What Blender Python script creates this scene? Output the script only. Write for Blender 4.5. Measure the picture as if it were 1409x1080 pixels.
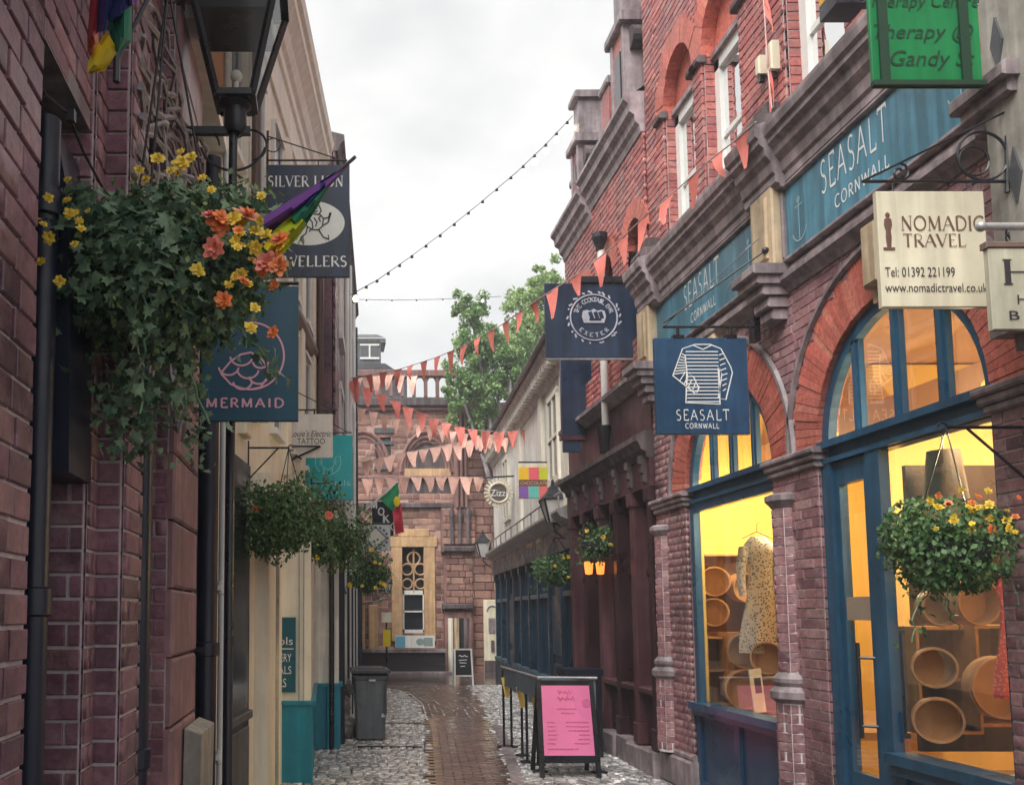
import bpy, math, random
import numpy as np
from mathutils import Vector, Matrix
R = math.radians
random.seed(7); rng = np.random.default_rng(7)
for o in list(bpy.data.objects): bpy.data.objects.remove(o)
scene = bpy.context.scene
COL = scene.collection

# ------------------------------------------------------------------ camera
F_PX, PPX, PPY, W_PX, H_PX = 1250.0, 450.0, 731.0, 1409.0, 1080.0
CAM_Z = 1.75
PITCH = math.atan(112.0 / F_PX)
cam_d = bpy.data.cameras.new('camera'); cam = bpy.data.objects.new('camera', cam_d); COL.objects.link(cam)
cam.location = (0, 0, CAM_Z); cam.rotation_euler = (math.pi/2 + PITCH, 0, 0)
cam_d.sensor_fit = 'HORIZONTAL'; cam_d.sensor_width = 36.0
cam_d.lens = F_PX / W_PX * 36.0
cam_d.shift_x = (W_PX/2 - PPX) / W_PX
cam_d.shift_y = (PPY - H_PX/2) / W_PX
cam_d.clip_start = 0.05; cam_d.clip_end = 2000
scene.camera = cam

# ------------------------------------------------------------------ overcast sky, soft sun, exposure
SUN_EL, SUN_AZ = R(53), R(216)            # azimuth clockwise from +Y: behind the viewer and to the left
w = bpy.data.worlds.new('World'); scene.world = w; w.use_nodes = True
nt = w.node_tree; nt.nodes.clear()
out = nt.nodes.new('ShaderNodeOutputWorld'); bg = nt.nodes.new('ShaderNodeBackground')
sky = nt.nodes.new('ShaderNodeTexSky'); sky.sky_type = 'NISHITA'; sky.sun_disc = False
sky.sun_elevation = SUN_EL; sky.sun_rotation = SUN_AZ
hs = nt.nodes.new('ShaderNodeHueSaturation'); hs.inputs['Saturation'].default_value = 0.10
mx = nt.nodes.new('ShaderNodeMix'); mx.data_type = 'RGBA'; mx.inputs['Factor'].default_value = 0.86
tc = nt.nodes.new('ShaderNodeTexCoord'); mp = nt.nodes.new('ShaderNodeMapping'); mp.inputs['Scale'].default_value = (1, 1, 1.7)
nz = nt.nodes.new('ShaderNodeTexNoise'); nz.inputs['Scale'].default_value = 2.6; nz.inputs['Detail'].default_value = 5; nz.inputs['Roughness'].default_value = 0.5
cr = nt.nodes.new('ShaderNodeValToRGB')
cr.color_ramp.elements[0].position = 0.33; cr.color_ramp.elements[0].color = (2.9, 3.05, 3.2, 1)
cr.color_ramp.elements[1].position = 0.66; cr.color_ramp.elements[1].color = (5.9, 5.85, 5.7, 1)
nt.links.new(tc.outputs['Generated'], mp.inputs['Vector']); nt.links.new(mp.outputs['Vector'], nz.inputs['Vector'])
nt.links.new(nz.outputs['Fac'], cr.inputs['Fac'])
nt.links.new(sky.outputs['Color'], hs.inputs['Color'])
nt.links.new(hs.outputs['Color'], mx.inputs['A']); nt.links.new(cr.outputs['Color'], mx.inputs['B'])
nt.links.new(mx.outputs['Result'], bg.inputs['Color']); bg.inputs['Strength'].default_value = 0.058
nt.links.new(bg.outputs['Background'], out.inputs['Surface'])
sd = bpy.data.lights.new('sun', 'SUN'); sd.energy = 1.5; sd.angle = R(45); sd.color = (1.0, 0.97, 0.92)
sun = bpy.data.objects.new('sun', sd); COL.objects.link(sun); sun.location = (0, 0, 30)
sdir = Vector((math.sin(SUN_AZ)*math.cos(SUN_EL), math.cos(SUN_AZ)*math.cos(SUN_EL), math.sin(SUN_EL)))
sun.rotation_euler = (-sdir).to_track_quat('-Z', 'Y').to_euler()
scene.view_settings.view_transform = 'Standard'; scene.view_settings.look = 'None'
scene.view_settings.exposure = 1.9; scene.view_settings.gamma = 1.0; scene.view_settings.use_curve_mapping = False
scene.render.engine = 'CYCLES'
scene.render.resolution_x = 1024; scene.render.resolution_y = 784

# ------------------------------------------------------------------ pixel helpers (a pixel gives only a direction)
CP, SP = math.cos(PITCH), math.sin(PITCH)
def ray(px, py):
    u = (px - PPX)/F_PX; v = -(py - PPY)/F_PX
    return Vector((u, CP - v*SP, SP + v*CP))
def PY(px, py, Y):
    d = ray(px, py); k = Y/d.y
    return Vector((d.x*k, Y, CAM_Z + d.z*k))
def PXx(px, py, X):
    d = ray(px, py); k = X/d.x
    return Vector((X, d.y*k, CAM_Z + d.z*k))
def PG(px, py, z=0.0):
    d = ray(px, py); k = (z - CAM_Z)/d.z
    return Vector((d.x*k, d.y*k, z))
def proj(p):
    x, y, z = p[0], p[1], p[2]-CAM_Z
    f = y*CP + z*SP; v = -y*SP + z*CP
    if f < 0.05: return None
    return (PPX + F_PX*x/f, PPY - F_PX*v/f)

# ------------------------------------------------------------------ materials
MATS = {}
def _n(nt, t, **kw):
    n = nt.nodes.new(t)
    for k, v in kw.items(): setattr(n, k, v)
    return n
def mat(name, col, rough=0.6, var=0.25, scale=8.0, bump=0.15, metal=0.0, streak=0.0, piece=0.0, alpha_c=None, spec=0.5, emis=None, coat=0.0, hue=0.0, sss=0.0):
    """procedural principled: base colour broken up by two noises, optional vertical dirt streaks, per-piece variation"""
    if name in MATS: return MATS[name]
    m = bpy.data.materials.new(name); m.use_nodes = True; nt = m.node_tree
    b = nt.nodes['Principled BSDF']; L = nt.links.new
    g = _n(nt, 'ShaderNodeNewGeometry')
    n1 = _n(nt, 'ShaderNodeTexNoise'); n1.inputs['Scale'].default_value = scale; n1.inputs['Detail'].default_value = 6; n1.inputs['Roughness'].default_value = .65
    L(g.outputs['Position'], n1.inputs['Vector'])
    n2 = _n(nt, 'ShaderNodeTexNoise'); n2.inputs['Scale'].default_value = scale*.17; n2.inputs['Detail'].default_value = 3
    L(g.outputs['Position'], n2.inputs['Vector'])
    add = _n(nt, 'ShaderNodeMath', operation='ADD'); L(n1.outputs['Fac'], add.inputs[0]); L(n2.outputs['Fac'], add.inputs[1])
    mr = _n(nt, 'ShaderNodeMapRange'); mr.inputs['From Min'].default_value = .7; mr.inputs['From Max'].default_value = 1.3
    mr.inputs['To Min'].default_value = 1-var; mr.inputs['To Max'].default_value = 1+var
    L(add.outputs[0], mr.inputs['Value'])
    val = mr.outputs['Result']
    if streak > 0:
        mpn = _n(nt, 'ShaderNodeMapping'); mpn.inputs['Scale'].default_value = (9, 9, .7); L(g.outputs['Position'], mpn.inputs['Vector'])
        n3 = _n(nt, 'ShaderNodeTexNoise'); n3.inputs['Scale'].default_value = 1.3; n3.inputs['Detail'].default_value = 5; L(mpn.outputs['Vector'], n3.inputs['Vector'])
        m3 = _n(nt, 'ShaderNodeMapRange'); m3.inputs['From Min'].default_value = .42; m3.inputs['From Max'].default_value = .62
        m3.inputs['To Min'].default_value = 1-streak; m3.inputs['To Max'].default_value = 1.0; L(n3.outputs['Fac'], m3.inputs['Value'])
        mm = _n(nt, 'ShaderNodeMath', operation='MULTIPLY'); L(val, mm.inputs[0]); L(m3.outputs['Result'], mm.inputs[1]); val = mm.outputs[0]
    hsv = _n(nt, 'ShaderNodeHueSaturation'); hsv.inputs['Color'].default_value = (*col, 1)
    if piece > 0:
        oi = _n(nt, 'ShaderNodeObjectInfo')
        a2 = _n(nt, 'ShaderNodeMath', operation='ADD'); L(g.outputs['Random Per Island'], a2.inputs[0]); L(oi.outputs['Random'], a2.inputs[1])
        fr = _n(nt, 'ShaderNodeMath', operation='FRACT'); L(a2.outputs[0], fr.inputs[0])
        m4 = _n(nt, 'ShaderNodeMapRange'); m4.inputs['To Min'].default_value = 1-piece; m4.inputs['To Max'].default_value = 1+piece; L(fr.outputs[0], m4.inputs['Value'])
        mm2 = _n(nt, 'ShaderNodeMath', operation='MULTIPLY'); L(val, mm2.inputs[0]); L(m4.outputs['Result'], mm2.inputs[1]); val = mm2.outputs[0]
        if hue > 0:
            m5 = _n(nt, 'ShaderNodeMath', operation='MULTIPLY'); m5.inputs[1].default_value = 7.13; L(fr.outputs[0], m5.inputs[0])
            f5 = _n(nt, 'ShaderNodeMath', operation='FRACT'); L(m5.outputs[0], f5.inputs[0])
            m6 = _n(nt, 'ShaderNodeMapRange'); m6.inputs['To Min'].default_value = .5-hue; m6.inputs['To Max'].default_value = .5+hue; L(f5.outputs[0], m6.inputs['Value'])
            L(m6.outputs['Result'], hsv.inputs['Hue'])
    L(val, hsv.inputs['Value']); L(hsv.outputs['Color'], b.inputs['Base Color'])
    b.inputs['Metallic'].default_value = metal; b.inputs['Specular IOR Level'].default_value = spec
    rr = _n(nt, 'ShaderNodeMapRange'); rr.inputs['From Min'].default_value = .3; rr.inputs['From Max'].default_value = .7
    rr.inputs['To Min'].default_value = max(.03, rough-.14); rr.inputs['To Max'].default_value = min(1, rough+.14)
    L(n2.outputs['Fac'], rr.inputs['Value']); L(rr.outputs['Result'], b.inputs['Roughness'])
    if bump > 0:
        bp = _n(nt, 'ShaderNodeBump'); bp.inputs['Strength'].default_value = bump; bp.inputs['Distance'].default_value = .02
        L(n1.outputs['Fac'], bp.inputs['Height']); L(bp.outputs['Normal'], b.inputs['Normal'])
    if emis: b.inputs['Emission Color'].default_value = (*emis[0], 1); b.inputs['Emission Strength'].default_value = emis[1]
    if coat: b.inputs['Coat Weight'].default_value = coat; b.inputs['Coat Roughness'].default_value = .12
    if sss: b.inputs['Transmission Weight'].default_value = 0
    MATS[name] = m; return m
def brick_mat(name, cols, rough=.62, soot=.5, bump=.35, white=0.0):
    """each brick takes its own colour from a palette; soot and a whitish wet bloom break it up"""
    if name in MATS: return MATS[name]
    m = bpy.data.materials.new(name); m.use_nodes = True; nt = m.node_tree; L = nt.links.new
    b = nt.nodes['Principled BSDF']; g = _n(nt, 'ShaderNodeNewGeometry'); oi = _n(nt, 'ShaderNodeObjectInfo')
    a2 = _n(nt, 'ShaderNodeMath', operation='ADD'); L(g.outputs['Random Per Island'], a2.inputs[0]); L(oi.outputs['Random'], a2.inputs[1])
    fr = _n(nt, 'ShaderNodeMath', operation='FRACT'); L(a2.outputs[0], fr.inputs[0])
    cr = _n(nt, 'ShaderNodeValToRGB'); cr.color_ramp.interpolation = 'LINEAR'
    els = cr.color_ramp.elements
    for i, c in enumerate(cols):
        e = els[i] if i < 2 else els.new(i/(len(cols)-1))
        e.position = i/(len(cols)-1); e.color = (*c, 1)
    L(fr.outputs[0], cr.inputs['Fac'])
    n1 = _n(nt, 'ShaderNodeTexNoise'); n1.inputs['Scale'].default_value = 28; n1.inputs['Detail'].default_value = 6; n1.inputs['Roughness'].default_value = .7; L(g.outputs['Position'], n1.inputs['Vector'])
    n2 = _n(nt, 'ShaderNodeTexNoise'); n2.inputs['Scale'].default_value = 1.4; n2.inputs['Detail'].default_value = 5; n2.inputs['Roughness'].default_value = .62; L(g.outputs['Position'], n2.inputs['Vector'])
    m1 = _n(nt, 'ShaderNodeMapRange'); m1.inputs['From Min'].default_value = .3; m1.inputs['From Max'].default_value = .7; m1.inputs['To Min'].default_value = .6; m1.inputs['To Max'].default_value = 1.4; L(n1.outputs['Fac'], m1.inputs['Value'])
    m2 = _n(nt, 'ShaderNodeMapRange'); m2.inputs['From Min'].default_value = .36; m2.inputs['From Max'].default_value = .58; m2.inputs['To Min'].default_value = 1-soot; m2.inputs['To Max'].default_value = 1.0; L(n2.outputs['Fac'], m2.inputs['Value'])
    mm = _n(nt, 'ShaderNodeMath', operation='MULTIPLY'); L(m1.outputs['Result'], mm.inputs[0]); L(m2.outputs['Result'], mm.inputs[1])
    hsv = _n(nt, 'ShaderNodeHueSaturation'); L(cr.outputs['Color'], hsv.inputs['Color']); L(mm.outputs[0], hsv.inputs['Value'])
    colo = hsv.outputs['Color']
    if white > 0:
        n3 = _n(nt, 'ShaderNodeTexNoise'); n3.inputs['Scale'].default_value = 5.5; n3.inputs['Detail'].default_value = 7; n3.inputs['Roughness'].default_value = .75; L(g.outputs['Position'], n3.inputs['Vector'])
        m3 = _n(nt, 'ShaderNodeMapRange'); m3.inputs['From Min'].default_value = .53; m3.inputs['From Max'].default_value = .72; m3.inputs['To Max'].default_value = white; L(n3.outputs['Fac'], m3.inputs['Value'])
        mxn = _n(nt, 'ShaderNodeMix', data_type='RGBA'); L(m3.outputs['Result'], mxn.inputs['Factor']); L(colo, mxn.inputs['A']); mxn.inputs['B'].default_value = (.62, .52, .50, 1)
        colo = mxn.outputs['Result']
    L(colo, b.inputs['Base Color'])
    rr = _n(nt, 'ShaderNodeMapRange'); rr.inputs['From Min'].default_value = .35; rr.inputs['From Max'].default_value = .65; rr.inputs['To Min'].default_value = rough-.22; rr.inputs['To Max'].default_value = rough+.15
    L(n2.outputs['Fac'], rr.inputs['Value']); L(rr.outputs['Result'], b.inputs['Roughness'])
    bp = _n(nt, 'ShaderNodeBump'); bp.inputs['Strength'].default_value = bump; bp.inputs['Distance'].default_value = .012
    L(n1.outputs['Fac'], bp.inputs['Height']); L(bp.outputs['Normal'], b.inputs['Normal'])
    MATS[name] = m; return m
def glass_mat(name, tint=(1, 1, 1), refl=1.0, rough=.02):
    if name in MATS: return MATS[name]
    m = bpy.data.materials.new(name); m.use_nodes = True; nt = m.node_tree; nt.nodes.clear(); L = nt.links.new
    o = _n(nt, 'ShaderNodeOutputMaterial'); mxs = _n(nt, 'ShaderNodeMixShader'); tr = _n(nt, 'ShaderNodeBsdfTransparent'); gl = _n(nt, 'ShaderNodeBsdfGlossy')
    tr.inputs['Color'].default_value = (*tint, 1); gl.inputs['Roughness'].default_value = rough
    fr = _n(nt, 'ShaderNodeFresnel'); fr.inputs['IOR'].default_value = 1.5
    mu = _n(nt, 'ShaderNodeMath', operation='MULTIPLY'); mu.inputs[1].default_value = refl; L(fr.outputs['Fac'], mu.inputs[0])
    L(mu.outputs[0], mxs.inputs['Fac']); L(tr.outputs[0], mxs.inputs[1]); L(gl.outputs[0], mxs.inputs[2]); L(mxs.outputs[0], o.inputs['Surface'])
    MATS[name] = m; return m
def leaf_mat(name, c1, c2, rough=.45):
    if name in MATS: return MATS[name]
    m = bpy.data.materials.new(name); m.use_nodes = True; nt = m.node_tree; L = nt.links.new
    b = nt.nodes['Principled BSDF']; g = _n(nt, 'ShaderNodeNewGeometry'); oi = _n(nt, 'ShaderNodeObjectInfo')
    a2 = _n(nt, 'ShaderNodeMath', operation='ADD'); L(g.outputs['Random Per Island'], a2.inputs[0]); L(oi.outputs['Random'], a2.inputs[1])
    fr = _n(nt, 'ShaderNodeMath', operation='FRACT'); L(a2.outputs[0], fr.inputs[0])
    cr = _n(nt, 'ShaderNodeValToRGB'); cr.color_ramp.elements[0].color = (*c1, 1); cr.color_ramp.elements[1].color = (*c2, 1); L(fr.outputs[0], cr.inputs['Fac'])
    n1 = _n(nt, 'ShaderNodeTexNoise'); n1.inputs['Scale'].default_value = 40; L(g.outputs['Position'], n1.inputs['Vector'])
    m1 = _n(nt, 'ShaderNodeMapRange'); m1.inputs['From Min'].default_value = .3; m1.inputs['From Max'].default_value = .7; m1.inputs['To Min'].default_value = .7; m1.inputs['To Max'].default_value = 1.3; L(n1.outputs['Fac'], m1.inputs['Value'])
    hsv = _n(nt, 'ShaderNodeHueSaturation'); L(cr.outputs['Color'], hsv.inputs['Color']); L(m1.outputs['Result'], hsv.inputs['Value'])
    L(hsv.outputs['Color'], b.inputs['Base Color']); b.inputs['Roughness'].default_value = rough
    o = nt.nodes['Material Output']; tl = _n(nt, 'ShaderNodeBsdfTranslucent'); L(hsv.outputs['Color'], tl.inputs['Color'])
    mxs = _n(nt, 'ShaderNodeMixShader'); mxs.inputs['Fac'].default_value = .3; L(b.outputs[0], mxs.inputs[1]); L(tl.outputs[0], mxs.inputs[2]); L(mxs.outputs[0], o.inputs['Surface'])
    MATS[name] = m; return m

# ------------------------------------------------------------------ objects
def tag(o, label=None, cat=None, group=None, kind=None):
    if label: o['label'] = label
    if cat: o['category'] = cat
    if group: o['group'] = group
    if kind: o['kind'] = kind
    return o
def thing(name, label, cat, loc=(0, 0, 0), group=None):
    o = bpy.data.objects.new(name, None); COL.objects.link(o); o.location = loc; o.empty_display_size = .1
    return tag(o, label, cat, group)
def wloc(o):
    v = Vector((0, 0, 0))
    while o is not None: v += o.location; o = o.parent
    return v
class MB:
    def __init__(s): s.v = []; s.f = []
    def add(s, vs, fs):
        n = len(s.v); s.v += [tuple(p) for p in vs]; s.f += [tuple(i+n for i in f) for f in fs]; return s
    def box(s, a, b):
        x0, y0, z0 = a; x1, y1, z1 = b
        return s.add([(x0,y0,z0),(x1,y0,z0),(x1,y1,z0),(x0,y1,z0),(x0,y0,z1),(x1,y0,z1),(x1,y1,z1),(x0,y1,z1)],
                     [(0,3,2,1),(4,5,6,7),(0,1,5,4),(1,2,6,5),(2,3,7,6),(3,0,4,7)])
    def obox(s, c, u, v, w, su, sv, sw, ch=0.0):
        """oriented box, centre c, unit axes u,v,w with full sizes; ch chamfers the +w face"""
        c = Vector(c); u = Vector(u)*su/2; v = Vector(v)*sv/2; w = Vector(w)*sw/2
        if ch <= 0:
            P = [c-u-v-w, c+u-v-w, c+u+v-w, c-u+v-w, c-u-v+w, c+u-v+w, c+u+v+w, c-u+v+w]
            return s.add(P, [(0,3,2,1),(4,5,6,7),(0,1,5,4),(1,2,6,5),(2,3,7,6),(3,0,4,7)])
        ku = 1-2*ch/su; kv = 1-2*ch/sv; kw = 1-2*ch/sw
        P = [c-u-v-w, c+u-v-w, c+u+v-w, c-u+v-w, c-u-v+w*kw, c+u-v+w*kw, c+u+v+w*kw, c-u+v+w*kw,
             c-u*ku-v*kv+w, c+u*ku-v*kv+w, c+u*ku+v*kv+w, c-u*ku+v*kv+w]
        return s.add(P, [(0,3,2,1),(0,1,5,4),(1,2,6,5),(2,3,7,6),(3,0,4,7),(4,5,9,8),(5,6,10,9),(6,7,11,10),(7,4,8,11),(8,9,10,11)])
    def tube(s, pts, r, n=8, closed=False, cap=True):
        pts = [Vector(p) for p in pts]; m = len(pts)
        rs = r if isinstance(r, (list, tuple)) else [r]*m
        t0 = (pts[1]-pts[0]).normalized(); ref = Vector((0, 0, 1)) if abs(t0.z) < .9 else Vector((1, 0, 0))
        nrm = t0.cross(ref).normalized(); vs = []
        for i in range(m):
            a = pts[i-1] if (i > 0 or closed) else pts[i]; b = pts[(i+1) % m] if (i < m-1 or closed) else pts[i]
            t = (b-a).normalized() if (b-a).length > 1e-9 else t0
            nrm = (nrm - t*nrm.dot(t)); nrm = nrm.normalized() if nrm.length > 1e-6 else t.orthogonal().normalized()
            bi = t.cross(nrm)
            for k in range(n):
                an = 2*math.pi*k/n; vs.append(pts[i] + (nrm*math.cos(an)+bi*math.sin(an))*rs[i])
        fs = []
        for i in range(m if closed else m-1):
            j = (i+1) % m
            for k in range(n): fs.append((i*n+k, i*n+(k+1) % n, j*n+(k+1) % n, j*n+k))
        if cap and not closed: fs += [tuple(range(n-1, -1, -1)), tuple((m-1)*n+k for k in range(n))]
        return s.add(vs, fs)
    def bar(s, a, b, w, h=None):
        a = Vector(a); b = Vector(b); t = (b-a).normalized(); ref = Vector((0, 0, 1)) if abs(t.z) < .95 else Vector((0, 1, 0))
        x = t.cross(ref).normalized(); y = x.cross(t)
        return s.obox((a+b)/2, t, x, y, (b-a).length, w, h or w)
    def lathe(s, prof, c, n=16, axis=(0, 0, 1), ref=(1, 0, 0), a0=0, a1=2*math.pi):
        c = Vector(c); A = Vector(axis); U = Vector(ref); V = A.cross(U); full = abs(a1-a0-2*math.pi) < 1e-6
        k = n if full else n+1; vs = []
        for (r, z) in prof:
            for i in range(k):
                an = a0+(a1-a0)*i/n; vs.append(c+A*z+(U*math.cos(an)+V*math.sin(an))*r)
        fs = []
        for j in range(len(prof)-1):
            for i in range(n):
                i2 = (i+1) % k; fs.append((j*k+i, j*k+i2, (j+1)*k+i2, (j+1)*k+i))
        return s.add(vs, fs)
    def prism(s, poly, d, close=True):
        """extrude a list of 3d points by vector d"""
        poly = [Vector(p) for p in poly]; d = Vector(d); n = len(poly)
        vs = poly + [p+d for p in poly]
        fs = [tuple(range(n-1, -1, -1)), tuple(range(n, 2*n))] if close else []
        fs += [(i, (i+1) % n, (i+1) % n+n, i+n) for i in range(n)]
        return s.add(vs, fs)
    def sheet(s, rows):
        n = len(rows[0]); vs = [p for r in rows for p in r]; fs = []
        for i in range(len(rows)-1):
            for j in range(n-1): fs.append((i*n+j, i*n+j+1, (i+1)*n+j+1, (i+1)*n+j))
        return s.add(vs, fs)
    def sphere(s, c, r, n=10, sq=(1, 1, 1)):
        prof = [(math.sin(math.pi*i/n), -math.cos(math.pi*i/n)) for i in range(n+1)]
        m = MB(); m.lathe(prof, (0, 0, 0), n+2)
        return s.add([(c[0]+x*r*sq[0], c[1]+y*r*sq[1], c[2]+z*r*sq[2]) for x, y, z in m.v], m.f)
    def build(s, name, mt, parent=None, kind=None, smooth=False, label=None):
        me = bpy.data.meshes.new(name); off = wloc(parent) if parent else Vector((0, 0, 0))
        me.from_pydata([(x-off.x, y-off.y, z-off.z) for x, y, z in s.v], [], s.f)
        if smooth:
            me.polygons.foreach_set('use_smooth', [True]*len(me.polygons))
            try: me.set_sharp_from_angle(angle=R(38))
            except Exception: pass
        me.materials.append(mt); me.update()
        o = bpy.data.objects.new(name, me); COL.objects.link(o); o.parent = parent
        if kind or name == 'mortar': o['kind'] = kind or 'stuff'
        if label: o['label'] = label
        return o
def top(mb, name, mt, label, cat, group=None, smooth=False):
    """a thing that is one mesh: origin at its base centre"""
    a = np.array(mb.v); c = Vector((a[:, 0].mean(), a[:, 1].mean(), a[:, 2].min()))
    e = bpy.data.objects.new('tmp', None); e.location = c
    o = mb.build(name, mt, None, smooth=smooth)
    for v in o.data.vertices: v.co -= c
    o.location = c; bpy.data.objects.remove(e)
    return tag(o, label, cat, group)
def arc(c, u, v, r, a0, a1, n=24, ry=None):
    c = Vector(c); u = Vector(u); v = Vector(v); ry = ry or r
    return [c+u*(r*math.cos(a0+(a1-a0)*i/n))+v*(ry*math.sin(a0+(a1-a0)*i/n)) for i in range(n+1)]
def copy_tree(o, parent=None):
    c = o.copy(); COL.objects.link(c); c.parent = parent
    for ch in o.children: copy_tree(ch, c)
    return c

# ------------------------------------------------------------------ many alike pieces: the 300 that show largest are parts, the rest one mesh
UNIT = MB(); UNIT.obox((0, 0, 0), (1, 0, 0), (0, 1, 0), (0, 0, 1), 1, 1, 1, ch=.0)
def unit_piece_mesh(name, mt, ch=(.014, .04)):
    a, b = .5-ch[0], .5-ch[1]
    me = bpy.data.meshes.new(name)
    v = [(-.5,-.5,-.5),(.5,-.5,-.5),(.5,.5,-.5),(-.5,.5,-.5),(-.5,-.5,.42),(.5,-.5,.42),(.5,.5,.42),(-.5,.5,.42),(-a,-b,.5),(a,-b,.5),(a,b,.5),(-a,b,.5)]
    f = [(0,1,5,4),(1,2,6,5),(2,3,7,6),(3,0,4,7),(4,5,9,8),(5,6,10,9),(6,7,11,10),(7,4,8,11),(8,9,10,11)]
    me.from_pydata(v, [], f); me.materials.append(mt); return me, np.array(v), f
class Pieces:
    """boxes given by centre, axis u (length), v (height), w (outward)"""
    def __init__(s, name, mt, ch=(.014, .04)): s.name = name; s.mt = mt; s.M = []; s.ch = ch
    def add(s, c, u, v, w, su, sv, sw):
        u = Vector(u)*su; v = Vector(v)*sv; w = Vector(w)*sw
        s.M.append(np.array([[u.x, v.x, w.x, c[0]], [u.y, v.y, w.y, c[1]], [u.z, v.z, w.z, c[2]], [0, 0, 0, 1]]))
    def flush(s, parent, limit=300, minpx=7):
        me, V, Fc = unit_piece_mesh(s.name, s.mt, s.ch)
        sc = []
        for M in s.M:
            c = M[:3, 3]; a = 0
            p0 = proj(c)
            if p0 and -8 < p0[0] < 1417 and -8 < p0[1] < 1088:
                pu = proj(c+M[:3, 0]*.5); pv = proj(c+M[:3, 1]*.5)
                if pu and pv:
                    ax, ay = pu[0]-p0[0], pu[1]-p0[1]; bx, by = pv[0]-p0[0], pv[1]-p0[1]
                    a = 4*abs(ax*by-ay*bx)
                    if max(math.hypot(ax, ay), math.hypot(bx, by))*2 < minpx: a = 0
            sc.append(a)
        order = sorted(range(len(s.M)), key=lambda i: -sc[i])
        keep = [i for i in order[:limit] if sc[i] > 0]; ks = set(keep)
        off = wloc(parent)
        for i in keep:
            o = bpy.data.objects.new(s.name, me); COL.objects.link(o); o.parent = parent
            M = s.M[i].copy(); M[0, 3] -= off.x; M[1, 3] -= off.y; M[2, 3] -= off.z
            o.matrix_local = Matrix(M.tolist())
        rest = [i for i in range(len(s.M)) if i not in ks]
        if rest:
            A = np.array([s.M[i] for i in rest]); Vh = np.hstack([V, np.ones((len(V), 1))])
            vs = np.einsum('nij,kj->nki', A, Vh)[:, :, :3].reshape(-1, 3) - np.array(off)
            F = np.array(Fc)[None]+(np.arange(len(rest))*len(V))[:, None, None]
            F = F.reshape(-1, 4)
            m2 = bpy.data.meshes.new(s.name+'s'); m2.vertices.add(len(vs)); m2.vertices.foreach_set('co', vs.ravel())
            m2.loops.add(F.size); m2.loops.foreach_set('vertex_index', F.ravel()); m2.polygons.add(len(F)); m2.polygons.foreach_set('loop_start', np.arange(len(F))*4)
            m2.update(calc_edges=True); m2.validate(); m2.materials.append(s.mt)
            o = bpy.data.objects.new(s.name+'_courses', m2); COL.objects.link(o); o.parent = parent; o['kind'] = 'stuff'
def brick_face(pc, back, O, u, L, z0, z1, nrm, hole=None, bw=.225, bh=.075, j=.011, d=.03, flem=True, jit=.003):
    """lay courses on a vertical face; back collects the recessed mortar behind each piece"""
    O = Vector(O); u = Vector(u).normalized(); nrm = Vector(nrm).normalized(); Z = Vector((0, 0, 1))
    n = max(1, round((z1-z0)/bh)); bh = (z1-z0)/n
    for r in range(n):
        z = z0+bh*r; x = 0; k = r % 2; first = True
        while x < L-1e-4:
            wd = bw if (not flem or k % 2 == 0) else bw/2
            if first and r % 2: wd = bw*.5 if not flem else bw*.36
            first = False; k += 1
            e = min(L, x+wd)
            if L-e < .045: e = L
            c = (x+e)/2; zc = z+bh/2
            ca, cb = x, e
            if hole:
                sol = [not hole(x+(e-x)*(q+.5)/12, zc) for q in range(12)]
                if not all(sol):
                    best = (0, 0); q = 0
                    while q < 12:
                        if sol[q]:
                            q2 = q
                            while q2 < 12 and sol[q2]: q2 += 1
                            if q2-q > best[1]-best[0]: best = (q, q2)
                            q = q2
                        else: q += 1
                    ca, cb = x+(e-x)*best[0]/12, x+(e-x)*best[1]/12
            if cb-ca > .02:
                jd = random.uniform(-jit, jit)
                pc.add(O+u*((ca+cb)/2)+Z*zc+nrm*(jd), u, Z, nrm, max(.012, cb-ca-j*random.uniform(.8, 1.2)), bh-j*random.uniform(.85, 1.15), d)
            if back is not None:
                if cb > ca:
                    p = O+Z*z-nrm*.001+nrm*(d/2-.009); back.add([p+u*ca, p+u*cb, p+u*cb+Z*bh, p+u*ca+Z*bh], [(0, 1, 2, 3)])
            x = e

# ------------------------------------------------------------------ lettering
def text_mesh(s, shear=0.0):
    cu = bpy.data.curves.new('lettering', 'FONT'); cu.body = s; cu.shear = shear; cu.resolution_u = 3; cu.fill_mode = 'FRONT'
    ob = bpy.data.objects.new('tmp', cu); COL.objects.link(ob)
    bpy.context.view_layer.update()
    me = bpy.data.meshes.new_from_object(ob.evaluated_get(bpy.context.evaluated_depsgraph_get()))
    bpy.data.objects.remove(ob); bpy.data.curves.remove(cu)
    v = [tuple(p.co) for p in me.vertices]; f = [tuple(p.vertices) for p in me.polygons]; bpy.data.meshes.remove(me)
    return v, f
def fit(v, f, c, u, vv, w, h, name, mt, parent, lift=.003, bold=0.0):
    a = np.array(v); lo = a.min(0); hi = a.max(0); c = Vector(c); u = Vector(u); vv = Vector(vv); n = u.cross(vv)
    sx = w/max(1e-6, hi[0]-lo[0]); sy = h/max(1e-6, hi[1]-lo[1])
    P = [c+u*((p[0]-(lo[0]+hi[0])/2)*sx)+vv*((p[1]-(lo[1]+hi[1])/2)*sy)+n*lift for p in v]
    mb = MB(); mb.add(P, f)
    return mb.build(name, mt, parent)
def text(s, c, u, vv, w, h, mt, parent, shear=0.0, name='lettering', lift=.003):
    v, f = text_mesh(s, shear); return fit(v, f, c, u, vv, w, h, name, mt, parent, lift)
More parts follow.
